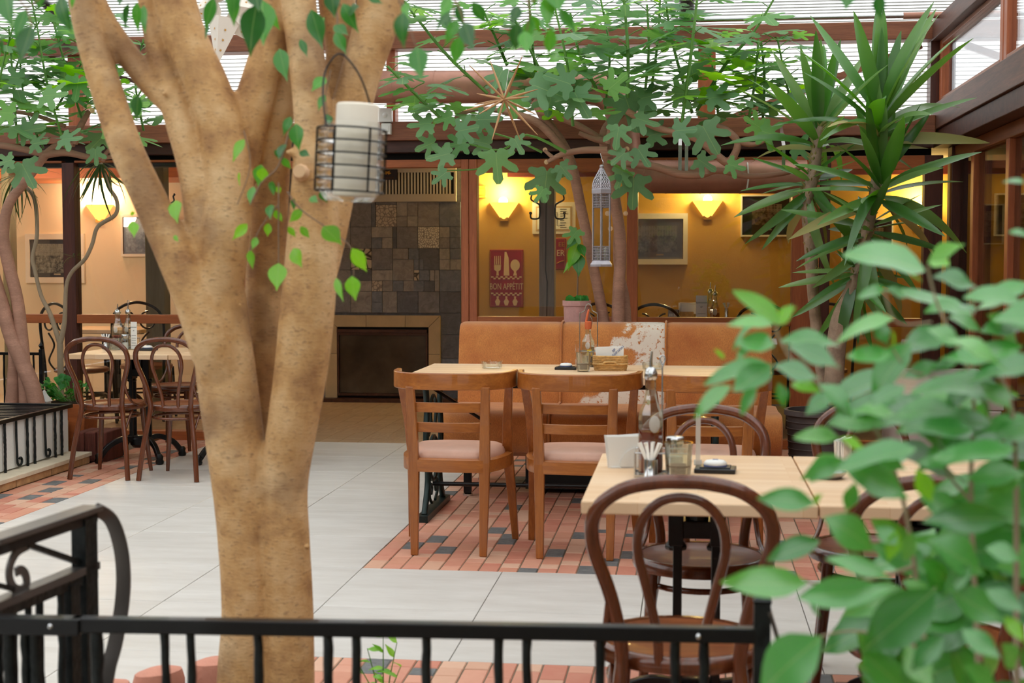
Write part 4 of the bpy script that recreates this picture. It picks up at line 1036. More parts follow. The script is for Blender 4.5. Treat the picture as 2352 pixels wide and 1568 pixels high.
call_set(kp(336, 9.5), 'small black tray beside the kerb-side menu card', 'white call button beside the kerb-side menu card')

# ================================================================== THINGS IN THE ROOMS BEHIND
def picture(label, px0, py0, px1, py1, bord, fmat, mmat, inner, pmat, Y=YB, caption=True, group='framed photographs on the walls behind the glass'):
    a, b = at(px0, py1, Y), at(px1, py0, Y); w, h = b.x - a.x, b.z - a.z
    t = thing('framed_photograph', label, 'picture', ((a.x + b.x) / 2, Y, a.z), group=group)
    bw = bord / F * Y
    MB().bar([(-w / 2 + bw / 2, -.02, bw / 2), (w / 2 - bw / 2, -.02, bw / 2), (w / 2 - bw / 2, -.02, h - bw / 2), (-w / 2 + bw / 2, -.02, h - bw / 2)], bw, .036, (0, 1, 0), True).build('frame', fmat, t)
    MB().box(-w / 2 + bw * .9, w / 2 - bw * .9, -.02, 0, bw * .9, h - bw * .9).build('mount', mmat, t)
    iw, ih = w - 2 * bw, h - 2 * bw; l, r, bt, tp = inner
    MB().box(-iw * (r - l) / 2, iw * (r - l) / 2, -.002, .0, -ih * (tp - bt) / 2, ih * (tp - bt) / 2).build('print', pmat, t, loc=(-iw / 2 + iw * (l + r) / 2, -.0205, bw + ih * (bt + tp) / 2))
    if caption: MB().box(-.035, .035, -.0225, -.02, 0, .014).build('caption', 'sign_cream', t, loc=(.02, 0, bw + ih * bt * .45))
    MB().box(-w / 2 + bw, w / 2 - bw, -.026, -.025, bw, h - bw).build('pane', 'pane_glass', t)
picture('white-framed photograph of an old town square, behind the timber post', 60, 535, 198, 651, 17, 'white_frame', 'photo_mat', (.09, .91, .1, .9), 'photo_square')
picture('white-framed photograph half hidden by the ficus stem', 280, 491, 398, 590, 8, 'white_frame', 'photo_mat_blue', (.04, .96, .04, .96), 'photo_terrace', caption=False)
picture('pale blue photograph of a terrace in a wide white frame', 1440, 488, 1583, 609, 16, 'white_frame', 'photo_mat_blue', (.05, .9, .16, .84), 'photo_terrace')
picture('thin-framed dark photograph of a hall with a white figure', 1700, 446, 1818, 544, 5, 'white_frame', 'photo_mat', (.2, .84, .26, .8), 'photo_hall')
picture('thin-framed dark photograph seen behind the yucca leaves', 1931, 500, 2052, 600, 5, 'white_frame', 'photo_mat', (.2, .84, .26, .8), 'photo_hall')
picture('thin-framed photograph of a columned porch seen through the side glazing', 2180, 468, 2305, 562, 4, 'white_frame', 'photo_mat', (.12, .9, .16, .86), 'photo_porch')
def sconce(label, px, py, Y=YB, e=9, col=(1.0, .80, .32)):
    p = at(px, py, Y); t = thing('wall_sconce', label, 'lamp', p, group='glowing wall sconces'); w, h = .145, .145
    m = MB(); n = 12; top, bot = [], []
    for i in range(n + 1):
        a = PI + PI * i / n; top.append((w * math.cos(a), w * .8 * math.sin(a), .02)); bot.append((.03 * math.cos(a), .028 * math.sin(a), -h))
    m.add(top + bot, [(i, i + 1, n + 1 + i + 1, n + 1 + i) for i in range(n)]); m.build('shade', 'lamp_shade', t, 60)
    MB().box(-.04, .04, -.03, 0, -h - .015, -h + .02).build('bracket', 'gold', t)
    MB().ball((0, -.07, .03), .045, 12, 8).build('bulb', 'lamp_bulb', t, 60)
    ld = bpy.data.lights.new('sconce_light', 'POINT'); ld.energy = e; ld.color = col; ld.shadow_soft_size = .06
    lo_ = bpy.data.objects.new('sconce_light', ld); C.objects.link(lo_); lo_.parent = t; lo_.location = (0, -.12, .12)
sconce('glowing wall sconce above the cutlery sign', 1158, 470)
sconce('glowing wall sconce between the pale and the dark photographs', 1625, 466)
sconce('glowing wall sconce beside the timber post on the peach wall', 230, 475, e=10, col=(1.0, .84, .5))
sconce('glowing wall sconce seen behind the yucca leaves', 2108, 484)
pdl = thing('fill_lamp', 'unseen frosted globe lamp added to brighten the peach room', 'lamp', (-6.35, 12.2, 1.9))  # out-of-view lamp, added to lift the brightness of the peach room
MB().ball((0, 0, 0), .13, 18, 10).build('globe', 'fill_globe', pdl, 60)
MB().tube([(0, 0, .12), (0, 0, .42)], .006, 6).build('cord', 'black_plastic', pdl); MB().lathe([(.05, .40), (.05, .42)], 14).build('rose', 'white_plastic', pdl)
# metal signs
def sign(name, label, px0, py0, px1, py1):
    a, b = at(px0, py1, YB), at(px1, py0, YB); w, h = b.x - a.x, b.z - a.z
    t = thing(name, label, 'sign', ((a.x + b.x) / 2, YB, a.z)); MB().box(-w / 2, w / 2, -.012, 0, 0, h).build('plate', 'sign_red', t, bevel=.004)
    MB().bar([(-w / 2 + .012, -.0125, .012), (w / 2 - .012, -.0125, .012), (w / 2 - .012, -.0125, h - .012), (-w / 2 + .012, -.0125, h - .012)], .003, .002, (0, 1, 0), True).build('border', 'gold', t)
    return t, w, h
sg, w, h = sign('enamel_sign', 'red metal BON APPÉTIT sign with fork, knife and spoon', 1125, 573, 1202, 705)
def flat(m_pts, name, t, mat='sign_cream', y=-.0135): return MB().prism(m_pts, y, -.0115, M_xz(0)).build(name, mat, t)
zc = h * .55
fk = MB()
for i in range(4): fk.prism([(-w * .36 + i * w * .055, zc + h * .18), (-w * .36 + i * w * .055 + w * .03, zc + h * .18), (-w * .36 + i * w * .055 + w * .025, zc + h * .34), (-w * .36 + i * w * .055 + w * .005, zc + h * .34)], -.0135, -.0115, M_xz(0))
fk.prism([(-w * .37, zc + h * .19), (-w * .155, zc + h * .19), (-w * .17, zc + h * .10), (-w * .235, zc + h * .07), (-w * .225, zc + .0), (-w * .3, zc + .0), (-w * .29, zc + h * .07), (-w * .36, zc + h * .10)], -.0135, -.0115, M_xz(0))
fk.build('fork', 'sign_cream', sg)
flat([(-w * .08, zc), (w * .09, zc), (w * .07, zc + h * .3), (w * .0, zc + h * .41), (-w * .05, zc + h * .41), (-w * .07, zc + h * .2)], 'knife', sg)
flat([(w * .26 + w * .14 * math.cos(R(a)), zc + h * .18 + h * .10 * math.sin(R(a))) for a in range(-70, 251, 20)] + [(w * .23, zc + h * .06), (w * .2, zc), (w * .32, zc), (w * .29, zc + h * .06)], 'spoon', sg)
for zz in (h * .485, h * .20):
    ck = MB()
    for i in range(13):
        for j in range(2):
            if (i + j) % 2: ck.prism([(-w * .455 + i * w * .07, zz + j * h * .027), (-w * .455 + (i + 1) * w * .07, zz + j * h * .027), (-w * .455 + (i + 1) * w * .07, zz + (j + 1) * h * .027), (-w * .455 + i * w * .07, zz + (j + 1) * h * .027)], -.0135, -.0115, M_xz(0))
    ck.build('chequer_band', 'sign_cream', sg)
text('lettering', 'BON APPÉTIT', .088, 'sign_cream', sg, (0, -.0135, h * .355), sx=.62, extrude=.001)
for i in range(3):
    cx = (-.26 + .26 * i) * w; flat([(cx - w * .035, h * .19), (cx + w * .035, h * .19), (cx + w * .025, h * .15), (cx + w * .08, h * .10), (cx + w * .04, h * .03), (cx - w * .04, h * .03), (cx - w * .08, h * .10), (cx - w * .025, h * .15)], 'spoon_tip', sg)
sg2, w, h = sign('enamel_sign', 'red metal sign partly hidden behind the grey timber post', 1243, 547, 1300, 619)
text('lettering', 'EE', .062, 'gold', sg2, (w / 2 - .012, -.0135, h * .8), align='RIGHT', extrude=.001)
text('lettering', 'ER', .085, 'sign_cream', sg2, (w / 2 - .012, -.0135, h * .52), align='RIGHT', extrude=.001, sx=.85)
MB().tube([(w / 2 - .09, -.014, h * .2), (w / 2 - .05, -.014, h * .26), (w / 2 - .02, -.014, h * .28)], .004, 5).build('flourish', 'gold', sg2)
jb = thing('junction_box', 'small yellow wall box beside the window post above the cutlery sign', 'box', at(1106, 455, YB)); MB().box(-.05, .05, -.05, 0, 0, .12).build('case', 'label_yellow', jb, bevel=.005); MB().box(-.02, .05, -.06, -.045, .03, .09).build('cover', 'label_yellow', jb)
spt = thing('spot_lamp', 'small black and steel spot lamp hanging behind the ficus leaves', 'lamp', at(775, 78, 6.2))
MB().lathe([(.05, -.03), (.055, .0), (.045, .05), (.02, .07)], 16).build('housing', 'black_plastic', spt, 50); MB().lathe([(.048, -.034), (.001, -.03)], 16).build('lens', 'white_plastic', spt)
MB().tube([(.03, 0, .05), (.04, 0, .2), (.04, 0, 1.0)], .008, 8).build('stem', 'steel', spt)
# menu plan poster
a, b = at(1223, 537, YB), at(1322, 464, YB)
ps = thing('plan_poster', 'white framed plan poster behind the coat hooks of the grey post', 'poster', ((a.x + b.x) / 2, YB, a.z)); w, h = b.x - a.x, b.z - a.z
MB().box(-w / 2, w / 2, -.012, 0, 0, h).build('border', 'white_frame', ps)
MB().box(-w / 2 + .035, w / 2 - .035, -.014, -.01, .03, h - .04).build('tan_band', 'surround_stone', ps)
MB().box(-w / 2 + .05, w / 2 - .05, -.016, -.01, .045, h - .055).build('sheet', 'white_paper', ps)
for i in range(9): MB().box(w / 2 - .15, w / 2 - .15 + rnd.uniform(.04, .08), -.0175, -.0155, .06 + i * .022, .066 + i * .022).build('text_line', 'ink', ps)
MB().tube([(.0, -.0165, .21), (.03, -.0165, .21), (.03, -.0165, .08), (.08, -.0165, .08)], .002, 4).build('plan_line', 'ink', ps)
# coat hooks
def hook(label, px, py0, py1, s, Y=12.2):
    a, b = at(px, py1, Y), at(px, py0, Y); h = b.z - a.z; t = thing('coat_hook', label, 'hook', (a.x, Y, a.z), group='black iron coat hooks')
    MB().tube(spline([(s * .06, 0, h), (s * .068, 0, h * .96), (s * .055, 0, h * .9), (s * .06, 0, h * .72), (s * .01, 0, h * .6), (s * -.012, 0, h * .5), (s * -.012, 0, h * .12), (s * .01, 0, .01), (s * .05, 0, .01), (s * .065, 0, h * .1), (s * .065, 0, h * .22)], 5), .0075, 7).build('hook', 'black_iron', t, 60)
    MB().ball((s * .065, 0, h * .24), .014).build('tip', 'black_iron', t, 60)
hook('iron coat hook on the fireplace side of the grey timber post', 1236, 440, 505, -1)
hook('iron coat hook on the lantern side of the grey timber post', 1279, 440, 505, 1)
hook('iron coat hook on the olive timber post', 385, 445, 505, 1)
# wrought iron chairs with scrolled backs
def make_iron_chair():
    t = thing('iron_chair', '', 'chair', group='wrought-iron scroll chairs behind the glass')
    MB().tube(spline([(-.2, -.2, 0), (-.21, -.21, .45), (-.225, -.24, .8), (-.2, -.25, .93), (-.12, -.255, 1.0), (0, -.258, 1.03), (.12, -.255, 1.0), (.2, -.25, .93), (.225, -.24, .8), (.21, -.21, .45), (.2, -.2, 0)], 5), .013, 8).build('back_frame', 'black_iron', t, 60)
    for s in (-1, 1):
        sp = [(s * (.095 + (.085 - .055 * i / 28) * math.cos(R(90 + s * 0 + i * 17))), -.252, .87 + (.085 - .055 * i / 28) * math.sin(R(90 + i * 17))) for i in range(29)]
        MB().tube(sp, .008, 6).build('scroll', 'black_iron', t, 60)
        MB().tube(spline([(s * .1, -.25, .78), (s * .03, -.245, .68), (s * .12, -.235, .55), (s * .05, -.225, .47)], 5), .008, 6).build('scroll', 'black_iron', t, 60)
        MB().tube([(s * .18, .18, .45), (s * .2, .2, 0)], .012, 8).build('leg', 'black_iron', t, 60)
    MB().lathe([(.2, .44), (.225, .45), (.225, .475), (.21, .485), (.001, .49)], 24).build('seat', 'bentwood_seat', t, 50)
    MB().tube([(.2 * math.cos(2 * PI * i / 24), .2 * math.sin(2 * PI * i / 24), .25) for i in range(24)], .008, 6, closed=True).build('foot_ring', 'black_iron', t, 60)
    return t
ic = make_iron_chair()
ic.location = (AX(1503, 11.7), 11.9, 0); ic['label'] = 'scroll-backed iron chair under the pale terrace photograph'
dup(ic, (AX(1352, 11.9), 12.1, 0), R(20), 'scroll-backed iron chair half hidden behind the pink flowerpot')
dup(ic, (AX(1765, 11.9), 12.1, 0), R(-10), 'scroll-backed iron chair under the dark hall photograph')
dup(ic, (AX(308, 11.7), 11.95, 0), R(5), 'scroll-backed iron chair below the photograph behind the ficus stem')
dup(ic, (AX(160, 11.3), 11.5, 0), R(-30), 'scroll-backed iron chair beside the timber post, behind the lower glass')
dup(ic, (AX(1895, 11.9), 12.2, 0), R(10), 'scroll-backed iron chair behind the yucca trunks')
make_table(.9, .7, .78, 'cafe_table', 'table with menu card and bottles in the room behind the sofa', (AX(1620, 12.3), 12.45, 0))
make_table(.8, .7, .76, 'cafe_table', 'table in the peach room behind the lower glass', (-5.32, 12.68, 0))
ZI = .78; YI = 12.3
def ip(px, dy=0): return Vector((AX(px, YI + dy), YI + dy, ZI))
menu_card('large upright menu card on the table under the sconce', ip(1612, -.1), .095, .31)
ob = bottle('oil_bottle', 'oil bottle with steel pourer behind the large menu card', ip(1632, .05), .36, .07, 'oil', .08)
ob = bottle('vinegar_bottle', 'dark vinegar bottle beside the large menu card', ip(1643, -.05), .34, .07, 'vinegar', .16)
nb = thing('napkin_box', 'tan napkin box with white napkins beside the large menu card', 'napkin box', ip(1578), 0, 'napkin holders')
MB().box(-.06, .06, -.05, .05, 0, .17).build('box', 'wicker', nb, bevel=.004)
for i in range(5): MB().obox((rnd.uniform(-.01, .04), -.03 + .015 * i, .2), (.13, .006, .09), (rnd.uniform(-.3, .3), rnd.uniform(-.15, .15), 0)).build('napkin', 'white_paper', nb)
t = thing('reserved_sign', 'small dark tent sign beside the napkin box', 'sign', ip(1547, -.05))
MB().prism([(-.05, 0), (.05, 0), (.042, .19), (-.042, .19)], -.03, -.024, M_xz(0)).build('front', 'photo_mat_blue', t); MB().box(-.04, .05, -.01, .03, 0, .185).build('back', 'black_plastic', t)
for i in range(5): MB().box(-.032 + i * .013, -.024 + i * .013, -.032, -.0295, .13, .155).build('worn_letter', 'white_paper', t)
toothpicks('steel cup of toothpicks at the end of the table under the sconce', ip(1670), 6, .2)
tumbler('glass tumbler beside the napkin box', ip(1591, .1), True, .04, .16)
# devices on the header beam
sb = thing('alarm_box', 'white alarm sounder box on the header beam', 'alarm box', at(886, 281, YP - .16)); MB().box(-.05, .05, -.03, .03, 0, .1).build('case', 'white_plastic', sb, bevel=.008)
MB().lathe([(.02, 0), (.018, .006), (.001, .01)], 14).build('button', 'white_plastic', sb, 60, loc=(0, -.03, .05), rot=(R(90), 0, 0))
sb = thing('switch_box', 'white switch box below the alarm box on the header beam', 'switch', at(888, 309, YP - .16)); MB().box(-.036, .036, -.026, .03, 0, .082).build('case', 'white_plastic', sb, bevel=.005)
MB().box(-.022, .022, -.03, -.025, .02, .06).build('rocker', 'white_plastic', sb, bevel=.002)
# ventilation duct: along the clerestory, down, then along the window head
YD = YP - .34
path = [at(*p, YD) for p in ((840, 200), (1000, 200), (1200, 200), (1355, 202), (1405, 222), (1428, 262), (1432, 320), (1442, 372), (1478, 402), (1530, 406), (1700, 406), (1852, 406))]
dct = thing('ventilation_duct', 'brown spiral ventilation duct running behind the fig and above the window', 'duct', path[0])
sp = spline([tuple(p) for p in path], 6)
MB().tube(sp, .118, 20).build('pipe', 'duct_brown', dct, 60, org=path[0])
for i in range(3, len(sp) - 2, 3):
    d = (Vector(sp[i + 1]) - Vector(sp[i])).normalized(); q = Vector(sp[i]); MB().tube([q - d * .004, q + d * .004], .1205, 20, caps=False).build('seam', 'duct_brown', dct, 60, org=path[0])
zb_ = (hz[0] + hz[1]) / 2                      # perforated straps run up and back to the header beam
for px in (1562, 1577, 1800):
    a, b = at(px, 334, YD - .12), at(px, 392, YD - .12)
    MB().bar([(a.x, YD - .121, b.z), (a.x, YD - .121, a.z), (a.x, YP - .135, zb_)], .024, .003, (0, 1, .3)).build('hanger_strap', 'steel', dct, org=path[0])
a = at(903, 200, YD)                           # bracket to the clerestory post
MB().box(a.x - .018, a.x + .018, YD + .10, YP - .055, a.z - .018, a.z + .018).build('wall_bracket', 'duct_brown', dct, org=path[0])
a = at(1716, 372, YD); MB().tube(spline([(a.x, YD, a.z), (a.x, YD - .11, a.z - .03), (a.x + .005, YD - .125, a.z - .12), (a.x - .005, YD - .115, a.z - .2)], 5), .006, 6).build('cord', 'rope', dct, 60, org=path[0])

# ================================================================== COURTYARD DETAILS
# ---- hanging metal lantern
YL = 8.8
lt0 = at(1381, 612, YL); s = 1 / F * YL
ln = thing('metal_lantern', 'tall pierced silver metal lantern with glass sides hanging from the fig branch', 'lantern', lt0)
def hexring(r, z): return [(r * math.cos(R(30 + 60 * i)), r * math.sin(R(30 + 60 * i)), z) for i in range(6)]
MB().lathe([(28 * s, 0), (28 * s, 5 * s), (23 * s, 12 * s), (22 * s, 14 * s)], 6).build('base', 'lantern_metal', ln)
zb, zt_, rr = 14 * s, 165 * s, 22 * s
for i in range(6):
    a = hexring(rr, 0)[i]; MB().tube([(a[0], a[1], zb), (a[0], a[1], zt_)], .0045, 6).build('corner_bar', 'lantern_metal', ln)
    b = hexring(rr, 0)[(i + 1) % 6]
    m = MB().add([(a[0] * .97, a[1] * .97, zb), (b[0] * .97, b[1] * .97, zb), (b[0] * .97, b[1] * .97, zt_), (a[0] * .97, a[1] * .97, zt_)], [(0, 1, 2, 3)]); m.build('pane', 'clear_glass', ln)
    # pierced skirt strips at the foot and scalloped strips at the head
    mm = MB(); A, B = Vector(a), Vector(b)
    for z0, z1, rows in ((zb, zb + 32 * s, 5), (zt_ - 30 * s, zt_, 5)):
        for k in range(rows + 1):
            z = z0 + (z1 - z0) * k / rows; mm.tube([A + Vector((0, 0, z)), B + Vector((0, 0, z))], .0022, 4)
        for k in range(1, 6):
            q = A.lerp(B, k / 6); mm.tube([q + Vector((0, 0, z0)), q + Vector((0, 0, z1))], .0022, 4)
    mm.build('pierced_strip', 'lantern_metal', ln)
MB().lathe([(23.5 * s, 165 * s), (25 * s, 167 * s), (25 * s, 176 * s), (23.5 * s, 178 * s)], 6).build('band', 'lantern_metal', ln)
prof = [(23 * s, 178 * s), (22.5 * s, 186 * s), (20 * s, 196 * s), (14 * s, 206 * s), (7 * s, 218 * s), (3 * s, 225 * s)]
for i in range(6):
    m = MB(); a0, a1 = R(30 + 60 * i), R(90 + 60 * i)
    for k in range(len(prof) - 1):
        (r0, z0), (r1, z1) = prof[k], prof[k + 1]; nd = max(2, 5 - k)
        P = lambda r, z, f: Vector((r * (math.cos(a0) * (1 - f) + math.cos(a1) * f), r * (math.sin(a0) * (1 - f) + math.sin(a1) * f), z))
        for j in range(nd):
            f0, f1 = j / nd, (j + 1) / nd
            m.tube([P(r0, z0, f0), P(r1, z1, f1)], .0032, 4); m.tube([P(r0, z0, f1), P(r1, z1, f0)], .0032, 4)
        m.tube([P(r0, z0, 0), P(r0, z0, 1)], .003, 4)
    m.build('pierced_roof_panel', 'lantern_metal', ln)
    MB().tube([Vector((r * math.cos(a0), r * math.sin(a0), z)) for r, z in prof], .004, 5).build('roof_rib', 'lantern_metal', ln, 60)
MB().ball((0, 0, 228 * s), .014).build('finial', 'lantern_metal', ln, 60)
MB().tube(spline([(0, 0, 228 * s), (.01, 0, 236 * s), (0, 0, 246 * s), (-.008, 0, 258 * s)], 4), .0025, 5).build('hook', 'steel', ln, 60)
MB().lathe([(.017, 15 * s), (.017, 40 * s), (.001, 41 * s)], 12, (-.02, -.02, 0)).build('candle', 'candle_white', ln, 50)
MB().lathe([(.015, 15 * s), (.015, 42 * s), (.001, 44 * s)], 12, (.028, -.005, 0)).build('candle', 'candle_white', ln, 50)
# ---- candle in a caged glass jar hanging by the ficus
YC = 2.95
c0 = at(801, 462, YC); s = 1 / F * YC
cg = thing('caged_candle_jar', 'thick ivory pillar candle in a ribbed glass jar with black wire cage', 'candle holder', c0); cg.rotation_euler = (0, R(3), 0)
prof = [(55 * s, 0), (62 * s, 8 * s), (70 * s, 20 * s)]
for i in range(5):
    z = (22 + 29 * i) * s; prof += [(71 * s, z), (77 * s, z + 6 * s), (79 * s, z + 14 * s), (77 * s, z + 22 * s), (71 * s, z + 28 * s)]
prof += [(70 * s, 170 * s), (66 * s, 182 * s)]
MB().lathe(prof, 32, caps=False).build('glass_jar', 'jar_glass', cg, 60)
MB().lathe([(54 * s, .0), (54 * s, .004), (.001, .005)], 24).build('jar_bottom', 'clear_glass', cg, 40)
MB().lathe([(50 * s, 12 * s), (50 * s, 222 * s), (46 * s, 226 * s), (.001, 224 * s)], 28, (12 * s, 0, 0)).build('candle', 'wax', cg, 40)
for i in range(6): 
    z = (22 + 29 * i) * s; MB().tube([(80 * s * math.cos(2 * PI * k / 28), 80 * s * math.sin(2 * PI * k / 28), z) for k in range(28)], .0022, 5, closed=True).build('wire_ring', 'black_iron', cg, 60)
for k in range(6):
    a = R(15 + 60 * k); MB().tube([(80 * s * math.cos(a), 80 * s * math.sin(a), 22 * s), (80 * s * math.cos(a), 80 * s * math.sin(a), 167 * s)], .0024, 5).build('wire_upright', 'black_iron', cg, 60)
MB().tube(spline([(-45 * s, -64 * s, 167 * s), (-62 * s, -40 * s, 240 * s), (-66 * s, -10 * s, 300 * s), (-40 * s, 0, 340 * s), (-10 * s, 10 * s, 320 * s), (20 * s, 20 * s, 270 * s), (48 * s, 62 * s, 167 * s)], 6), .0022, 6).build('hanger', 'black_iron', cg, 60)
# ---- straw star of sticks
YS = 8.2
st = thing('stick_star', 'straw starburst ornament of tapered sticks hanging in the fig', 'ornament', at(1158, 228, YS)); o = st.location
ends = [(1078, 150), (1126, 140), (1200, 128), (1095, 215), (1235, 205), (1065, 255), (1215, 222), (1130, 322), (1195, 322), (1235, 310), (1230, 262), (1100, 262), (1090, 240), (1175, 180)]
for i, e in enumerate(ends):
    dy = [-.08, .1, -.15, .12, -.05, .05, -.2, -.1, .14, -.06, .1, -.2, .18, .25][i]
    q = at(*e, YS + dy) - o; MB().tube([q * .02, q * .45, q], [.0055, .0075, .002], 6).build('stick', 'straw', st, 60)
MB().tube([(0, 0, 0), (.01, .2, .25), (.03, .5, .45)], .0012, 4).build('thread', 'rope', st)
# ---- paper star lantern
YR = 6.0
pstar = thing('paper_star', 'white folded paper star with small gold stars hanging behind the ficus', 'star lantern', at(520, 15, YR)); o = pstar.location
tips = [(497, 156), (455, -90), (590, -95), (640, 30), (600, 110), (430, 30), (520, -150)]
cen = Vector((0, 0, 0))
for i, tp in enumerate(tips):
    q = at(*tp, YR + [-.02, .0, .03, .05, .08, .03, .02][i]) - o; d = q.normalized(); u = d.cross(Vector((0, 1, 0))).normalized(); v = Vector((0, 1, 0)); b = .075
    vs = [d * .05 + u * b, d * .05 - v * b, d * .05 - u * b, d * .05 + v * b, q]
    MB().add(vs, [(0, 1, 4), (1, 2, 4), (2, 3, 4), (3, 0, 4), (3, 2, 1, 0)]).build('star_point', 'star_paper', pstar)
    for k in range(3):
        for sgn in (-1, 1):
            f = .25 + .2 * k; c_ = (d * .05).lerp(q, f) + u * (sgn * b * (1 - f) * .42) - v * (b * (1 - f) * .60); nr = (u * sgn - v).normalized()
            e1 = d; e2 = nr.cross(d).normalized(); pts = []
            for j in range(10):
                r_ = (.0075 if j % 2 == 0 else .003); pts.append(c_ + nr * .0012 + e1 * (r_ * math.cos(2 * PI * j / 10)) + e2 * (r_ * math.sin(2 * PI * j / 10)))
            MB().add(pts, [tuple(range(10))]).build('gold_star', 'gold', pstar)
MB().tube([(0, 0, .05), (0, 0, 1.0)], .002, 4).build('string', 'rope', pstar)

# ---- railing in front
zr_ = .71
ra, rb_ = fl(0, 1413, zr_), fl(1735, 1440, zr_)
dr = (rb_ - ra).normalized(); rl = thing('iron_railing', 'black hammered iron railing with paired bars in front of the brick paving', 'railing', (ra.x, ra.y, 0)); ro = rl.location
left_end = ra - dr * .25; join = ra + dr * ((rb_ - ra).length * 172 / 1735)
MB().bar([join - Vector((0, 0, .014)), rb_ - Vector((0, 0, .014))], .03, .028).build('top_rail', 'black_iron', rl, bevel=.003, org=ro)
MB().bar([left_end - Vector((0, .004, .016)), join + dr * .02 - Vector((0, .004, .016))], .036, .032).build('top_rail', 'black_iron', rl, bevel=.003, org=ro)
MB().bar([left_end - Vector((0, 0, zr_ - .08)), rb_ - Vector((0, 0, zr_ - .08))], .02, .02).build('bottom_rail', 'black_iron', rl, org=ro)
def hammered(p, z0, z1, r, seed):
    g = random.Random(seed); n = 22; return MB().tube([(p.x + g.uniform(-.0012, .0012), p.y + g.uniform(-.0012, .0012), z0 + (z1 - z0) * i / n) for i in range(n + 1)], [r * g.uniform(.9, 1.1) for _ in range(n + 1)], 6)
L_ = (rb_ - ra).length
for i, px in enumerate((20, 58, 82, 228, 388, 449, 605, 767, 832, 993, 1158, 1222, 1388, 1557, 1622)):
    hammered(ra + dr * (L_ * px / 1735), .08, zr_ - .026, .0125 if px in (20, 82, 228) else .0092, i).build('baluster', 'wrought_iron', rl, 70, org=ro)
for px in (130, 1608):
    q = ra + dr * (L_ * px / 1735); MB().ball((0, 0, 0), .006, 8, 5).build('bolt', 'steel', rl, 60, loc=q - ro + Vector((0, -.02, -.014)))
q = rb_ + dr * .012
MB().bar([(q.x, q.y, 0), (q.x, q.y, zr_ + .045)], .03, .03, (0, 1, 0)).build('end_post', 'wrought_iron', rl, org=ro)
MB().lathe([(.021, zr_ + .045), (.024, zr_ + .051), (.012, zr_ + .06), (.014, zr_ + .07), (.001, zr_ + .112)], 4, (q.x, q.y, 0)).build('finial', 'wrought_iron', rl, org=ro)
MB().bar([Vector((q.x + .012, q.y, zr_ + .035)), Vector((q.x + .045, q.y + .02, zr_ - .075)), Vector((q.x + .05, q.y + .03, zr_ - .22))], .034, .006, (1, 0, 0)).build('strap', 'strap_iron', rl, org=ro)
sc_ = [ra + dr * (L_ * 132 / 1735) + dr * (.045 * (1 - i / 34) * math.cos(R(i * 16))) + Vector((0, 0, .05 * (1 - i / 34) * math.sin(R(i * 16)))) for i in range(30)]
MB().tube([p + Vector((0, 0, -.185)) for p in sc_], .007, 6).build('scroll', 'wrought_iron', rl, 60, org=ro)
# ---- gate railing at the edge with bowed strap
gt = fl(212, 1166, .845); g0 = fl(0, 1236, .845); dg = (gt - g0).normalized(); dn = Vector((dg.y, -dg.x, 0))
ga = thing('iron_gate', 'black iron gate end with scroll and bowed flat strap beside the ficus', 'gate', (gt.x, gt.y, 0)); o = ga.location
zl_ = at(196, 1296, gt.y).z
e0 = gt - dg * .385
MB().bar([e0, gt + dg * .005], .05, .012).build('top_rail', 'strap_iron', ga, bevel=.002, org=o)
MB().bar([e0 - Vector((0, 0, .017)), gt - Vector((0, 0, .017))], .026, .024).build('rail_web', 'black_iron', ga, org=o)
MB().bar([Vector((e0.x, e0.y, zl_)), Vector((gt.x, gt.y, zl_))], .034, .016).build('lower_rail', 'strap_iron', ga, org=o)
MB().bar([Vector((e0.x, e0.y, zl_ - .018)), Vector((gt.x, gt.y, zl_ - .018))], .024, .022).build('lower_rail_web', 'wrought_iron', ga, org=o)
pp = gt - dg * .035
MB().bar([(pp.x, pp.y, 0), (pp.x, pp.y, .83)], .05, .034, tuple(dn)).build('end_post', 'wrought_iron', ga, org=o)
pp2 = gt - dg * .10
MB().bar([(pp2.x, pp2.y, 0), (pp2.x, pp2.y, zl_ - .02)], .036, .03, tuple(dn)).build('post', 'wrought_iron', ga, org=o)
for i, k in enumerate((.135, .215, .255, .31, .36)):
    hammered(gt - dg * k, .05, zl_ - .025, .0085, 40 + i).build('baluster', 'wrought_iron', ga, 70, org=o)
def gp(px, py):
    r_ = ray(px, py); k = dn.dot(gt - Vector((0, 0, EYE))) / dn.dot(r_); return Vector((0, 0, EYE)) + r_ * k
MB().bar([gp(62, 1250), gp(184, 1292)], .012, .012).build('diagonal_bar', 'wrought_iron', ga, org=o)
scr = spline([tuple(gp(*q_)) for q_ in ((64, 1252), (40, 1266), (25, 1292), (21, 1322), (30, 1348), (48, 1354), (61, 1340), (58, 1318), (46, 1308), (36, 1314))], 5)
MB().bar(scr, .018, .006, tuple(dn)).build('scroll', 'strap_iron', ga, 60, org=o)
MB().bar([gp(30, 1352), gp(-60, 1330)], .010, .010).build('diagonal_bar', 'wrought_iron', ga, org=o)
bw_ = [(0, .0), (.055, -.03), (.085, -.09), (.095, -.16), (.088, -.23), (.065, -.31), (.04, -.37), (.03, -.45), (.028, -.8)]
MB().bar([gt + dg * a * .75 + dn * a * .35 + Vector((0, 0, b)) for a, b in spline(bw_, 5)], .034, .005, tuple(dg)).build('bowed_strap', 'strap_iron', ga, 60, org=o)

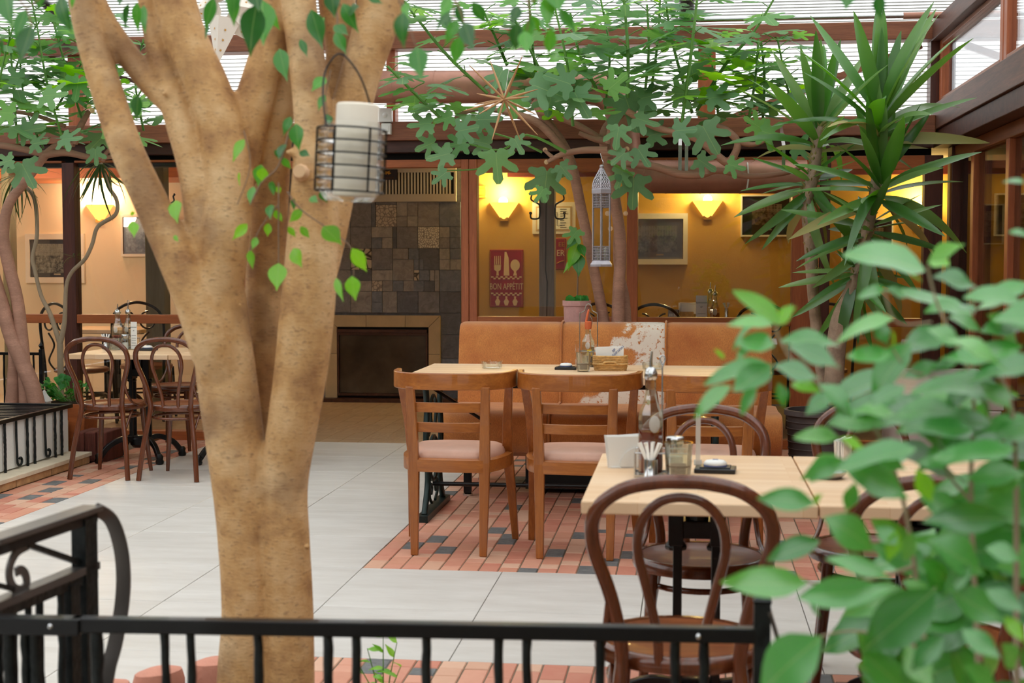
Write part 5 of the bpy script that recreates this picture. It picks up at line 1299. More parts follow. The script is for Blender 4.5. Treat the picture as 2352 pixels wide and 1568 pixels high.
# ---- low iron fence box on a stone kerb
kb = thing('stone_kerb', 'low kerb of pale stone slabs on rough stone under the iron fence box', 'kerb', (-4.06, 8.4, 0)); o = kb.location
y = 6.4
while y < 9.24:
    l = min(rnd.uniform(.35, .55), 9.26 - y)
    MB().box(-4.42, -4.06 + rnd.uniform(-.006, .006), y + .003, y + l - .003, 0.0, .052).build('rough_block', 'stone_rough', kb, bevel=.008, org=o)
    MB().box(-4.44, -4.035 + rnd.uniform(-.006, .006), y + .002, y + l - .002, .052, .08).build('slab', 'stone_slab', kb, bevel=.004, org=o)
    y += l
fb = thing('fence_box', 'low black iron fence box with slatted top and white mesh side', 'fence', (-4.16, 9.2, .08)); o = fb.location
XF, zf0, zf1 = -4.16, .08, .40
MB().bar([(XF, 6.5, zf1), (XF, 9.2, zf1)], .03, .026).build('top_rail', 'black_iron', fb, bevel=.003, org=o)
MB().bar([(XF, 9.2, zf1), (-5.6, 9.2, zf1)], .03, .026).build('top_rail', 'black_iron', fb, bevel=.003, org=o)
MB().box(XF - .02, XF - .016, 6.5, 9.18, zf0 + .01, zf1 - .02).build('mesh_panel', 'mesh_white', fb, org=o)
y = 6.55; i = 0
while y < 9.2:
    k = i % 3
    if k < 2: hammered(Vector((XF, y, 0)), zf0, zf1, .0095, 60 + i).build('baluster', 'wrought_iron', fb, 70, org=o)
    else:
        sp = [(XF, y, zf1)] + [(XF, y, zf1 - .12), (XF, y + .005, zf0 + .12)] + [(XF, y + .045 - .038 * math.cos(R(a)) * (1 - a / 500), zf0 + .05 - .036 * math.sin(R(a)) * (1 - a / 500)) for a in range(0, 330, 30)]
        MB().tube(spline(sp, 3), .0085, 6).build('scroll', 'wrought_iron', fb, 60, org=o)
    y += .10 if k == 0 else .15; i += 1
for xx in (-4.3, -4.55, -4.8, -5.05): hammered(Vector((xx, 9.2, 0)), zf0, zf1, .0095, int(-xx * 100)).build('baluster', 'wrought_iron', fb, 70, org=o)
y = 9.1
while y > 6.6: MB().box(-5.6, XF, y - .011, y + .011, zf1 - .006, zf1 + .004).build('slat', 'black_iron', fb, org=o); y -= .09
MB().box(-5.6, XF - .05, 6.5, 9.15, zf0, .39).build('gap_fill_white', 'mesh_white', fb, org=o)  # white fill added just under the slats so their gaps look bright
# taller fence behind the fig stems
YQ = 9.95
q = at(97, 940, YQ); zt2 = AZ(812, YQ, 60)
rf = thing('planter_fence', 'black iron fence with ball finial behind the leaning fig stems', 'fence', (q.x, YQ, 0)); o = rf.location
MB().bar([(q.x, YQ, 0), (q.x, YQ, zt2 + .03)], .026, .026, (0, 1, 0)).build('end_post', 'black_iron', rf, org=o)
MB().lathe([(.018, 0), (.008, .01), (.02, .03), (.008, .048), (.001, .075)], 10, (q.x, YQ, zt2 + .03)).build('finial', 'black_iron', rf, 50, org=o)
MB().bar([(q.x, YQ, zt2), (q.x - 1.0, YQ, zt2)], .024, .02).build('top_rail', 'black_iron', rf, org=o)
MB().bar([(q.x, YQ, .1), (q.x - 1.0, YQ, .1)], .024, .02).build('bottom_rail', 'black_iron', rf, org=o)
MB().bar([(q.x - .35, YQ - .02, zt2 - .02), (q.x - .45, 9.3, zt2 - .02)], .024, .02).build('top_rail', 'black_iron', rf, org=o)
for i in range(8): hammered(Vector((q.x - .06 - i * .115, YQ, 0)), 0.0, zt2, .008, 90 + i).build('baluster', 'black_iron', rf, 70, org=o)
# striated blocks
bl0 = fl(165, 1055); bx = AX(165, 9.35)
for i in range(3):
    x0 = -4.19 + i * .075; b = thing('edging_block', 'dark red ribbed concrete block at the end of the kerb', 'block', (x0 + .037, 9.42 + .02 * i, 0), group='ribbed concrete blocks at the kerb end')
    MB().box(-.037, .037, -.13, .16, 0, .205).build('body', 'red_block', b, bevel=.008)
    for k in range(4): MB().box(-.03 + k * .017, -.024 + k * .017, -.134, -.128, .01, .195).build('rib', 'red_block', b)
# grey counter chest by the side wall
ch = thing('grey_chest', 'taupe grey chest with sloping lid and handle by the side glazing', 'chest', (1.45, 8.45, 0))
MB().box(-.27, .27, -.4, .4, 0.03, .56).build('body', 'taupe', ch, bevel=.01)
MB().prism([(-.4, .56), (.4, .56), (.4, .72), (.3, .74), (-.4, .64)], -.28, .28, Matrix(((0, 0, 1, 0), (1, 0, 0, 0), (0, 1, 0, 0), (0, 0, 0, 1)))).build('lid', 'taupe', ch, bevel=.006)
MB().tube(spline([(-.12, -.405, .52), (-.1, -.43, .55), (.1, -.43, .55), (.12, -.405, .52)], 4), .008, 6).build('handle', 'steel', ch, 60)
for x in (-.22, .22):
    for y in (-.35, .35): MB().box(x - .02, x + .02, y - .02, y + .02, 0, .035).build('foot', 'black_plastic', ch)
bb = thing('black_bucket', 'black glossy bucket with pale rim by the side glazing', 'bucket', (fl(2350, 1130).x + .12, 6.2, 0))
MB().lathe([(.13, 0), (.14, .01), (.17, .5), (.155, .5), (.13, .04), (.001, .04)], 24).build('body', 'black_plastic', bb, 50)
MB().tube([(.165 * math.cos(2 * PI * i / 28), .165 * math.sin(2 * PI * i / 28), .5) for i in range(28)], .009, 6, closed=True).build('rim', 'white_plastic', bb, 60)

# ================================================================== PLANTS
def blade_mesh(name, widths, bend=0.0, fold=0.15, wave=0.0, tw=0.0):
    """leaf of unit length along +y; widths sampled along it; bend droops the tip in -z; folded along the midrib"""
    m = MB(); n = len(widths)
    for i, w in enumerate(widths):
        t = i / (n - 1); z = -bend * t * t; y = t * (1 - .15 * abs(bend) * t); r = tw * t
        wz = wave * math.sin(t * 9)
        for sgn in (-1, 0, 1):
            x = sgn * w / 2; zz = abs(x) * fold + z + (wz if sgn else 0) * (1 if sgn > 0 else -1)
            m.v.append(Vector((x * math.cos(r), y, zz + x * math.sin(r))))
    for i in range(n - 1):
        a = i * 3; m.f += [(a, a + 1, a + 4, a + 3), (a + 1, a + 2, a + 5, a + 4)]
    return m.mesh(name, 179)
ov = [.03, .55, .88, 1.0, .93, .72, .4, .14, .02]
LEAF_F = [blade_mesh('ficus_leaf', [w * .52 for w in ov], b, f, .02) for b, f in ((.12, .25), (.25, .1), (-.05, .3))]
el = [.03, .45, .8, .97, 1.0, .88, .62, .3, .03]
LEAF_S = [blade_mesh('shrub_leaf', [w * .5 for w in el], b, f, wv) for b, f, wv in ((.18, .3, .03), (.3, .2, .02), (.08, .35, .035), (-.1, .25, .03))]
LEAF_SN = [blade_mesh('shrub_leaf_narrow', [w * .32 for w in el], b, f, wv) for b, f, wv in ((.18, .3, .02), (.3, .2, .02), (.05, .35, .02))]
sw_ = [.35, .7, .95, 1.0, .96, .85, .68, .45, .04]
LEAF_Y = [blade_mesh('yucca_leaf', [w * .14 for w in sw_], b, .35) for b in (0.0, .10, .35, .75)]
LEAF_T = [blade_mesh('thin_leaf', [w * .06 for w in sw_], b, .2) for b in (.05, .4, .9)]
def fig_mesh(seed):
    g = random.Random(seed); lob = [(90, 1.0, 19), (140, .9, 18), (40, .9, 18), (198, .66, 22), (-18, .66, 22)]
    pts = []; n = 44
    for i in range(n):
        th = -90 + 360 * (i + .5) / n; r = .40
        for c, L, wd in lob:
            d = (th - c + 180) % 360 - 180; r = max(r, L * math.exp(-(abs(d) / (wd * 1.12)) ** 3.2))
        d = (th + 90 + 180) % 360 - 180; r *= 1 - .55 * math.exp(-(d / 14) ** 2)
        r *= 1 + g.uniform(-.05, .05); a = R(th); pts.append((r * math.cos(a) * .72, r * math.sin(a) * .66 + .34))
    m = MB(); m.v.append(Vector((0, .30, .02)))
    cup = g.uniform(-.25, .12)
    for x, y in pts: q = math.hypot(x, y - .3); m.v.append(Vector((x, y, cup * q * q + .05 * math.sin(6 * x + seed) * q)))
    m.f = [(0, 1 + i, 1 + (i + 1) % n) for i in range(n)]
    return m.mesh('fig_leaf', 179)
LEAF_G = [fig_mesh(i) for i in range(5)]
def round_leaf():
    m = MB(); m.v.append(Vector((0, .4, 0))); n = 16
    for i in range(n):
        a = 2 * PI * i / n; r = .5 * (1 + .08 * math.cos(6 * a)) * (1 - .5 * math.exp(-(((a - 1.5 * PI + PI) % (2 * PI) - PI) / .3) ** 2)); m.v.append(Vector((r * math.cos(a), .45 + r * math.sin(a), .08 * math.cos(3 * a))))
    m.f = [(0, 1 + i, 1 + (i + 1) % n) for i in range(n)]; return m.mesh('round_leaf', 179)
LEAF_R = round_leaf()
def put_leaf(me, mat, parent, base, tip, nrm, wide=1.0, name='leaf'):
    base, tip = Vector(base), Vector(tip); d = tip - base; L = d.length; d.normalize()
    nrm = Vector(nrm); x = d.cross(nrm)
    if x.length < 1e-4: x = d.orthogonal()
    x.normalize(); z = x.cross(d)
    o = bpy.data.objects.new(name, me); C.objects.link(o)
    if not me.materials: me.materials.append(None)
    o.material_slots[0].link = 'OBJECT'; o.material_slots[0].material = MAT[mat]
    o.parent = parent
    b = base - parent.location
    o.matrix_local = Matrix(((x.x * L * wide, d.x * L, z.x * L, b.x), (x.y * L * wide, d.y * L, z.y * L, b.y), (x.z * L * wide, d.z * L, z.z * L, b.z), (0, 0, 0, 1)))
    return o
def px_stem(m, pts, Y, n=6, sides=8, k=1.0, seed=0):
    """stem through pixel points (px, py, radius px, dY)"""
    out = []; rr = []
    for p in spline([tuple(p) + (0,) * (4 - len(p)) for p in pts], n):
        y = Y + p[3]; out.append(at(p[0], p[1], y)); rr.append(max(.0012, p[2] / F * y * k))
    m.tube(out, rr, sides); return out
CAMDIR = Vector((0, -1, .1))

# ---- the ficus with fused stems
YT = 3.5
fb0 = at(640, 1600, YT); fb0 = Vector((fb0.x, YT, .12))
fic = thing('ficus_tree', 'thick multi-stemmed ficus tree with smooth tan bark behind the railing', 'tree', fb0)
m = MB()
stems = [
 [(570, 1900, 84, .02), (570, 1568, 76, .02), (572, 1400, 66, .0), (560, 1200, 66, .0), (545, 1050, 70, 0), (525, 900, 72, 0), (508, 760, 70, 0), (497, 640, 64, 0), (480, 500, 58, 0), (455, 380, 50, .0), (415, 270, 40, 0), (375, 150, 32, 0), (345, 40, 24, 0), (330, -60, 22, 0)],
 [(548, 1010, 16, .03), (525, 900, 50, -.0), (490, 800, 56, -.05), (452, 700, 50, -.06), (400, 580, 46, -.06), (345, 460, 42, -.06), (290, 340, 40, -.06), (240, 190, 38, -.05), (205, 70, 36, -.05), (185, -60, 38, -.05)],
 [(400, 250, 26, .0), (345, 190, 30, 0), (285, 115, 29, 0), (235, 40, 28, -.02), (200, -40, 28, -.04)],
 [(505, 820, 16, .03), (503, 700, 54, -.0), (515, 560, 58, -.03), (528, 440, 58, -.03), (515, 320, 56, -.03), (478, 200, 52, -.03), (425, 80, 50, -.03), (385, -60, 50, -.03)],
 [(530, 500, 16, .03), (545, 420, 42, .03), (565, 300, 50, .03), (595, 190, 44, .03), (622, 90, 42, .03), (640, -60, 42, .03)],
 [(610, 1080, 42, .12), (605, 950, 46, .15), (608, 800, 50, .15), (612, 650, 50, .15), (618, 480, 46, .14), (632, 320, 40, .1), (650, 180, 34, .1), (655, 60, 30, .1), (655, -60, 30, .1)],
 [(665, 1900, 66, .02), (668, 1568, 58, .0), (665, 1400, 58, .0), (655, 1250, 60, .0), (652, 1120, 58, .0), (668, 1000, 60, -.02), (690, 860, 64, -.02), (705, 720, 66, -.02), (716, 580, 62, -.02), (722, 440, 56, -.02), (722, 300, 48, -.02), (708, 160, 44, -.02), (690, 40, 42, -.02), (680, -60, 42, -.02)],
 [(695, 800, 16, .05), (705, 700, 50, .05), (735, 560, 58, .05), (765, 420, 56, .05), (795, 290, 50, .05), (828, 170, 48, .05), (862, 60, 52, .05), (885, -60, 56, .05)],
 [(735, 620, 16, .12), (740, 520, 44, .12), (755, 380, 46, .12), (768, 250, 42, .13), (785, 130, 38, .13), (775, 20, 44, .14), (770, -60, 44, .14)],
 [(560, 1300, 50, -.0), (595, 1170, 40, -.01), (630, 1060, 34, -.01)],
 [(630, 1900, 60, .09), (625, 1568, 52, .1), (622, 1350, 48, .1), (615, 1150, 44, .12), (600, 1000, 40, .12)],
]
for st_ in stems:
    if st_[-1][1] == -60:                     # carry the stems on up toward the roof
        (x0, y0, r0, d0), (x1, y1, r1, d1) = st_[-2], st_[-1]; sx_ = (x1 - x0) / (y0 - y1)
        st_ = st_ + [(x1 + sx_ * 260, -320, r1 * .8, d1), (x1 + sx_ * 620, -700, r1 * .55, d1 - .1), (x1 + sx_ * 900, -1050, r1 * .3, d1 - .15)]
    px_stem(m, st_, YT, 5, 14)
g = random.Random(3)
for (px, py, r) in ((508, 985, 9), (560, 1262, 9), (704, 1255, 10), (345, 450, 9), (375, 215, 8), (665, 350, 10), (360, 560, 10), (552, 700, 7), (690, 560, 7), (455, 540, 8)):
    q = at(px, py, YT - .055); m.ball(q, r / F * YT, 10, 6)
trunk = m.build('trunk', 'ficus_bark', fic, 179, org=fb0)
md = trunk.modifiers.new('remesh', 'REMESH'); md.mode = 'VOXEL'; md.voxel_size = .007; md.use_smooth_shade = True
md = trunk.modifiers.new('smooth', 'SMOOTH'); md.factor = .5; md.iterations = 4
# cut stub and little twigs
px_stem(m := MB(), [(690, 400, 18, -.05), (692, 396, 20, -.13), (687, 393, 15, -.16)], YT, 4, 10); m.build('cut_stub', 'cut_wood', fic, 40, org=fb0)
FL = [  # base, tip, width, depth
 ((12, -25), (20, 62), 1.15, 2.5), ((60, 22), (25, 95), .7, 2.7), ((72, 60), (46, 148), .95, 2.6), ((92, -25), (88, 26), 1, 2.6), ((138, -8), (148, 70), .95, 2.6),
 ((280, -20), (274, 16), .8, 3.1), ((296, 8), (282, 70), .6, 3.0), ((315, 5), (309, 78), .7, 3.0), ((330, 12), (336, 80), .6, 3.05), ((318, 218), (310, 280), .95, 3.2),
 ((492, -5), (466, 72), .7, 3.0), ((480, 60), (472, 92), .6, 3.0), ((540, -15), (533, 62), .9, 2.9), ((590, 10), (562, 128), 1.05, 2.8), ((602, 0), (606, 108), 1.1, 2.9), ((585, -30), (592, 22), 1.2, 2.8), ((555, -20), (520, 40), .9, 2.9), ((520, -25), (540, 30), .9, 2.95),
 ((642, 112), (656, 184), .9, 3.2), ((612, 20), (640, 70), .9, 3.1), ((715, 22), (742, 116), .85, 3.0), ((762, -22), (766, 40), 1.2, 2.9), ((788, 8), (816, 72), .85, 3.0), ((768, 58), (802, 84), 1, 3.05), ((770, 74), (796, 124), .95, 3.0), ((745, 40), (720, 85), .9, 3.1), ((800, 30), (830, 15), 1, 3.0),
 ((748, 178), (714, 206), 1.2, 3.1), ((746, 218), (726, 250), 1.1, 3.1), ((752, 262), (756, 292), 1, 3.1), ((680, 284), (684, 346), 1.15, 3.1), ((668, 268), (648, 308), .9, 3.15), ((688, 348), (714, 360), 1, 3.1), ((655, 330), (636, 362), 1.1, 3.1), ((648, 362), (668, 392), 1, 3.1), ((630, 345), (655, 365), 1, 3.1),
 ((600, 378), (590, 428), 1.2, 3.15), ((626, 416), (622, 452), 1.25, 3.15), ((582, 428), (576, 472), 1.1, 3.15), ((676, 456), (672, 484), 1.1, 3.1), ((736, 438), (750, 468), 1.2, 3.0), ((714, 452), (732, 468), .8, 3.0), ((622, 470), (618, 500), .9, 3.1),
 ((925, 28), (916, 108), 1.1, 2.4), ((932, 5), (940, 46), .9, 2.5), ((958, 108), (966, 182), 1.05, 2.4),
 ((1085, 4), (1120, 58), .9, 2.5), ((1035, -5), (1008, 42), .9, 2.5), ((1037, 22), (996, 70), .8, 2.6), ((1052, 44), (1018, 102), .8, 2.5), ((1066, 52), (1090, 120), .9, 2.45), ((1055, 84), (1042, 156), .9, 2.4), ((1050, 10), (1062, 62), .8, 2.6), ((1025, 30), (1030, 75), .8, 2.65),
 ((1192, 14), (1174, 57), .95, 2.5), ((1188, 52), (1180, 122), .95, 2.45), ((1205, 72), (1212, 130), .85, 2.4), ((1222, 42), (1206, 102), .95, 2.5), ((1215, 34), (1250, 80), .8, 2.5), ((1265, 64), (1258, 132), .9, 2.45), ((1272, -25), (1286, 26), 1.4, 2.5), ((1255, -8), (1262, 62), .9, 2.5), ((1284, 20), (1322, 76), .8, 2.5), ((1060, -30), (1050, 5), 1, 2.6), ((1232, -20), (1222, 20), .9, 2.5),
 ((2018, -14), (2024, 50), .95, 2.3), ((1950, -18), (1942, 20), 1, 2.3), ((5, 90), (0, 130), .8, 2.7), ((840, -12), (880, 10), .9, 2.9), ((690, 90), (706, 130), .7, 3.2), ((170, -10), (160, 20), .8, 2.8)]
FY = [((562, 320), (530, 370), 1.05, 3.1), ((604, 384), (600, 426), 1.2, 3.1), ((568, 514), (533, 552), .9, 3.1), ((616, 512), (614, 545), 1.1, 3.1), ((695, 480), (658, 514), .8, 3.1), ((690, 520), (712, 548), 1.0, 3.1), ((742, 520), (786, 560), 1.3, 3.0), ((808, 570), (846, 628), .95, 2.95),
      ((640, 604), (636, 670), 1.2, 3.1), ((674, 570), (690, 614), 1.3, 3.1), ((576, 574), (574, 620), 1.0, 3.1), ((590, 545), (578, 575), .9, 3.1), ((772, 638), (786, 692), .6, 2.95), ((808, 634), (812, 690), 1.3, 2.95), ((662, 520), (680, 545), 1, 3.1), ((632, 482), (648, 512), 1.1, 3.1),
      ((404, 460), (398, 506), 1.2, 3.2), ((400, 540), (410, 556), 1, 3.2), ((306, 508), (308, 544), 1.1, 3.2), ((302, 485), (308, 500), 1, 3.2), ((396, 470), (385, 482), 1, 3.2), ((640, 425), (640, 450), .9, 3.1), ((550, 395), (545, 430), .4, 3.1)]
for mats, lst in (('ficus_leaf', FL), ('young_leaf', FY)):
    for i, (b, tp, w, Y) in enumerate(lst):
        B, T_ = at(*b, Y), at(*tp, Y + rnd.uniform(-.04, .02)); nr = Vector((rnd.uniform(-.5, .5), -1, rnd.uniform(.1, .6)))
        put_leaf(LEAF_F[i % 3], mats, fic, B, T_, nr, w)
for path in ([(940, -40, 2), (925, 10, 2), (925, 30, 2)], [(905, -30, 2.5), (940, 60, 2), (958, 108, 1.5), (1000, 130, 1.2)], [(1000, -40, 3), (1045, 0, 2.5), (1066, 52, 1.8)], [(1045, 0, 2), (1040, 40, 1.6), (1055, 84, 1.4)], [(1180, -40, 3), (1215, 10, 2.5), (1210, 70, 1.6)], [(1215, 5, 2), (1260, 0, 2), (1265, 64, 1.5)], [(10, -40, 3), (60, 20, 2), (72, 60, 1.4)], [(60, 20, 1.5), (120, -20, 1.5), (138, -8, 1.3)]):
    px_stem(tw_ := MB(), path, 2.5, 4, 5); tw_.build('twig', 'twig_brown', fic, 60, org=fb0)
for path in ([(665, 300, 3), (640, 380, 2.5), (600, 420, 2), (575, 470, 1.6)], [(640, 420, 2), (640, 520, 2), (640, 604, 1.5)], [(660, 440, 2.5), (690, 480, 2), (760, 530, 1.6), (808, 572, 1.4), (812, 634, 1.2)], [(640, 470, 2), (600, 520, 1.5), (574, 575, 1.4)], [(760, 160, 2), (748, 220, 1.6), (752, 262, 1.4)], [(560, 300, 1.6), (575, 380, 1.5), (545, 470, 1.2)], [(760, -30, 3), (775, 40, 2.5), (770, 74, 1.8)]):
    px_stem(tw_ := MB(), path, 3.1, 4, 5); tw_.build('twig', 'twig_brown', fic, 60, org=fb0)
for i in range(70):                           # crown above the frame
    a = rnd.uniform(0, 2 * PI); rr = rnd.uniform(.2, 1.3); b = Vector((fb0.x - .25 + rr * math.cos(a), YT + rr * .8 * math.sin(a), rnd.uniform(2.45, 3.3)))
    put_leaf(LEAF_F[i % 3], 'ficus_leaf', fic, b, b + Vector((rnd.uniform(-.06, .06), rnd.uniform(-.05, .05), -.09)), (rnd.uniform(-.5, .5), -1, .4), 1)
# terracotta edging around the ficus and weeds
bed = thing('planting_bed', 'raised bed of dark soil around the ficus', 'planting bed', (fb0.x, YT, 0))
MB().lathe([(.48, 0), (.48, .1), (.42, .14), (.001, .16)], 32).build('soil', 'soil', bed, 50)
for i in range(6):
    a = R(124 + 17 * i); q = Vector((fb0.x + .60 * math.cos(a), YT + .60 * math.sin(a), 0))
    e = thing('edging_stone', 'rounded terracotta edging stone around the ficus bed', 'edging stone', q, a, 'terracotta edging stones around the ficus')
    MB().lathe([(.080, 0), (.084, .02), (.083, .175), (.074, .203), (.04, .213), (.001, .215)], 14, sx=.6, sy=.98).build('stone', 'terracotta', e, 50)
def weed(name, label, base, sprigs, mat='young_leaf'):
    t = thing(name, label, 'weed', base); m = MB()
    for (a, h, l) in sprigs:
        top = base + Vector((a, rnd.uniform(-.03, .03), h)); mid = base.lerp(top, .5) + Vector((0, 0, .02)); m.tube([base, mid, top], [.003, .002, .0012], 5)
        for k in range(4):
            f = .45 + .18 * k; b = base.lerp(top, f); d = Vector((rnd.uniform(-1, 1), rnd.uniform(-.6, .2), rnd.uniform(-.1, .6))).normalized()
            put_leaf(LEAF_F[k % 3], mat, t, b, b + d * l, (0, -.5, 1), .8)
    m.build('stem', 'twig_green', t, 60, org=base)
weed('weed', 'small green weed growing in front of the brick paving', Vector((at(880, 1568, 4.12).x, 4.12, 0.0)), [(-.05, .22, .05), (.04, .24, .05), (.0, .26, .045), (.06, .18, .05), (-.08, .17, .04)])

# ---- figs
def fig_leaf(t, pos, size, az, droop, tilt, mat='fig_leaf'):
    d = Vector((math.cos(az), math.sin(az), -droop)).normalized(); n = Vector((rnd.uniform(-tilt, tilt), rnd.uniform(-tilt, tilt) - tilt * .45, 1)).normalized()
    if pos.y + max(0, d.y) * size > 9.93: d.y = -abs(d.y)
    put_leaf(rnd.choice(LEAF_G), mat, t, pos, pos + d * size, n, rnd.uniform(.9, 1.1))
def fig_shoots(t, shoots, org, leaves=12, smin=.20, smax=.34):
    for (pts, dy) in shoots:
        m = MB(); path = px_stem(m, pts, 9.0 + dy, 5, 6, .75); n = len(path)
        for k in range(leaves):
            i = int((.12 + .86 * k / (leaves - 1)) * (n - 1)); p = path[i]; az = k * 2.4 + rnd.uniform(-.5, .5)
            pe = p + Vector((math.cos(az), math.sin(az), .55)) * rnd.uniform(.05, .10); m.tube([p, p.lerp(pe, .5) + Vector((0, 0, .005)), pe], .0032, 4)
            fig_leaf(t, pe, rnd.uniform(smin, smax) * (1.0 if k < leaves - 3 else .7), az, rnd.uniform(-.1, .35), .32, 'fig_leaf' if rnd.random() < .8 else 'young_leaf')
        m.build('green_shoot', 'twig_green', t, 60, org=org)
def facing(t, lst, Y):
    for (px, py, s, ang) in lst:
        y = Y + rnd.uniform(-.25, .25); c = at(px, py, y); L = s * 1.22 / F * y; a = R(ang); d = Vector((math.cos(a), -.15, math.sin(a))).normalized()
        put_leaf(rnd.choice(LEAF_G), 'fig_leaf', t, c - d * L * .35, c + d * L * .65, Vector((rnd.uniform(-.4, .4), -1, rnd.uniform(.25, .9))), 1.05)
# the fig by the sofa
fo = Vector((AX(1385, 9.45), 9.45, .5))
fig = thing('fig_tree', 'spreading fig tree with lobed leaves growing behind the cowhide sofa', 'tree', fo)
m = MB()
for pts, dy in (([(1396, 800, 22), (1380, 700, 18), (1358, 590, 17), (1335, 480, 17), (1318, 400, 17), (1298, 345, 18), (1262, 290, 18), (1238, 248, 16), (1225, 232, 12)], .45),
                ([(1420, 800, 24), (1420, 680, 20), (1425, 560, 19), (1412, 460, 18), (1398, 380, 17), (1388, 320, 18), (1400, 285, 16), (1440, 250, 14), (1475, 232, 10)], .42),
                ([(1440, 800, 18), (1436, 690, 15), (1418, 600, 14), (1420, 500, 14), (1410, 420, 12)], .5),
                ([(1300, 350, 13), (1240, 285, 13), (1180, 262, 12), (1155, 255, 10)], .4), ([(1240, 255, 14), (1300, 275, 12), (1350, 300, 10), (1385, 322, 9)], .38), ([(1155, 255, 9), (1100, 250, 8), (1060, 262, 7), (1030, 285, 5)], .3),
                ([(1395, 325, 13), (1360, 318, 9), (1330, 305, 7)], .3), ([(1395, 345, 12), (1340, 345, 11), (1290, 355, 9), (1258, 372, 6)], .2), ([(1270, 362, 7), (1250, 345, 5)], .2), ([(1380, 350, 11), (1420, 350, 9), (1440, 342, 7)], .2),
                ([(1395, 370, 12), (1440, 375, 13), (1500, 382, 13), (1560, 400, 13), (1610, 402, 11), (1650, 392, 10), (1720, 405, 9), (1800, 398, 8), (1850, 380, 6)], .25),
                ([(1395, 330, 10), (1400, 300, 8), (1395, 300, 5)], .2), ([(1440, 255, 11), (1500, 290, 11), (1570, 310, 10), (1610, 325, 12), (1650, 360, 13), (1675, 372, 13), (1695, 330, 12), (1670, 300, 11), (1640, 285, 9)], .1), ([(1695, 325, 11), (1730, 332, 8), (1770, 318, 5)], .1), ([(1625, 400, 8), (1622, 380, 7)], .2)):
    px_stem(m, pts, 9.0 + dy, 5, 9, .72)
m.build('trunk', 'bark_fig', fig, 60, org=fo)
for px, py in ((1440, 342), (1252, 344), (1395, 490), (1437, 490), (1402, 525), (1562, 310), (1255, 372)):
    q = at(px, py, 9.2); MB().lathe([(.016, 0), (.001, .004)], 10).build('cut_end', 'cut_wood', fig, 40, loc=q - fo, rot=(R(90), 0, 0))
shoots = [([(1028, 286, 5), (960, 222, 5), (890, 152, 4)], .15), ([(1120, 215, 5), (1030, 130, 5), (960, 45, 4), (928, 2, 3)], .5), ([(1165, 150, 5), (1135, 80, 4), (1108, 20, 3)], .7), ([(1316, 290, 5), (1303, 150, 4), (1275, 20, 3)], .0), ([(1290, 270, 5), (1240, 160, 4), (1180, 40, 3)], .6),
          ([(1442, 225, 5), (1442, 110, 5), (1432, -10, 4)], .1), ([(1370, 205, 5), (1330, 120, 4), (1310, 30, 3)], .5), ([(1566, 282, 5), (1584, 150, 5), (1602, -10, 4)], .05), ([(1590, 260, 5), (1545, 100, 4), (1528, -10, 3)], .6), ([(1600, 255, 5), (1665, 150, 5), (1730, 75, 4), (1782, -10, 3)], .4),
          ([(1718, 285, 4), (1735, 180, 4), (1742, 90, 3)], .2), ([(1752, 275, 4), (1756, 180, 4), (1748, 95, 3)], .5), ([(1822, 265, 4), (1800, 160, 3), (1785, 85, 3)], .3), ([(1490, 250, 4), (1510, 100, 4), (1516, 0, 3)], .8), ([(1478, 240, 4), (1490, 120, 4), (1486, 10, 3)], .3), ([(1390, 250, 4), (1400, 120, 4), (1380, 0, 3)], .9), ([(1240, 240, 4), (1225, 120, 4), (1215, 0, 3)], .9), ([(1650, 270, 4), (1640, 170, 3), (1620, 90, 3)], .9)]
fig_shoots(fig, shoots, fo, 14)
facing(fig, [(1235, 200, 90, -15), (1175, 225, 60, -80), (1265, 225, 60, -100), (1325, 222, 75, -60), (1300, 190, 70, 160), (1440, 235, 95, -70), (1405, 200, 60, 40), (1480, 225, 55, 10), (1470, 275, 60, -20), (1420, 300, 55, -100), (1255, 405, 75, -95), (1290, 385, 45, -50), (1245, 440, 40, -120), (1140, 362, 75, -85), (1115, 330, 55, 170), (1060, 330, 60, 190), (1025, 355, 60, 195), (1185, 325, 45, -60), (1060, 300, 55, 10), (1110, 275, 60, 0), (980, 285, 60, 190), (1150, 170, 60, -120),
             (1455, 420, 75, -90), (1428, 400, 50, -110), (1470, 350, 55, -60), (1430, 355, 45, -140), (1500, 310, 60, 15), (1620, 300, 75, -60), (1560, 300, 55, 0), (1610, 370, 50, -30), (1680, 380, 45, -20), (1760, 305, 60, -20), (1740, 290, 50, 150), (1830, 340, 60, 10), (1640, 225, 70, 10), (1560, 215, 60, 0), (1030, 270, 45, 200), (990, 330, 50, 200), (1020, 400, 45, 220)], 8.9)
for pts in ([(1300, 350, 4), (1210, 310, 3), (1150, 345, 2.5), (1060, 330, 2), (1010, 360, 1.5)], [(1245, 350, 3), (1180, 320, 2.5), (1110, 300, 2)], [(1150, 345, 2), (1110, 385, 2), (1020, 392, 1.5)], [(1395, 370, 4), (1440, 395, 3), (1455, 405, 2)]): px_stem(tw_ := MB(), pts, 9.1, 4, 5); tw_.build('twig', 'twig_green', fig, 60, org=fo)
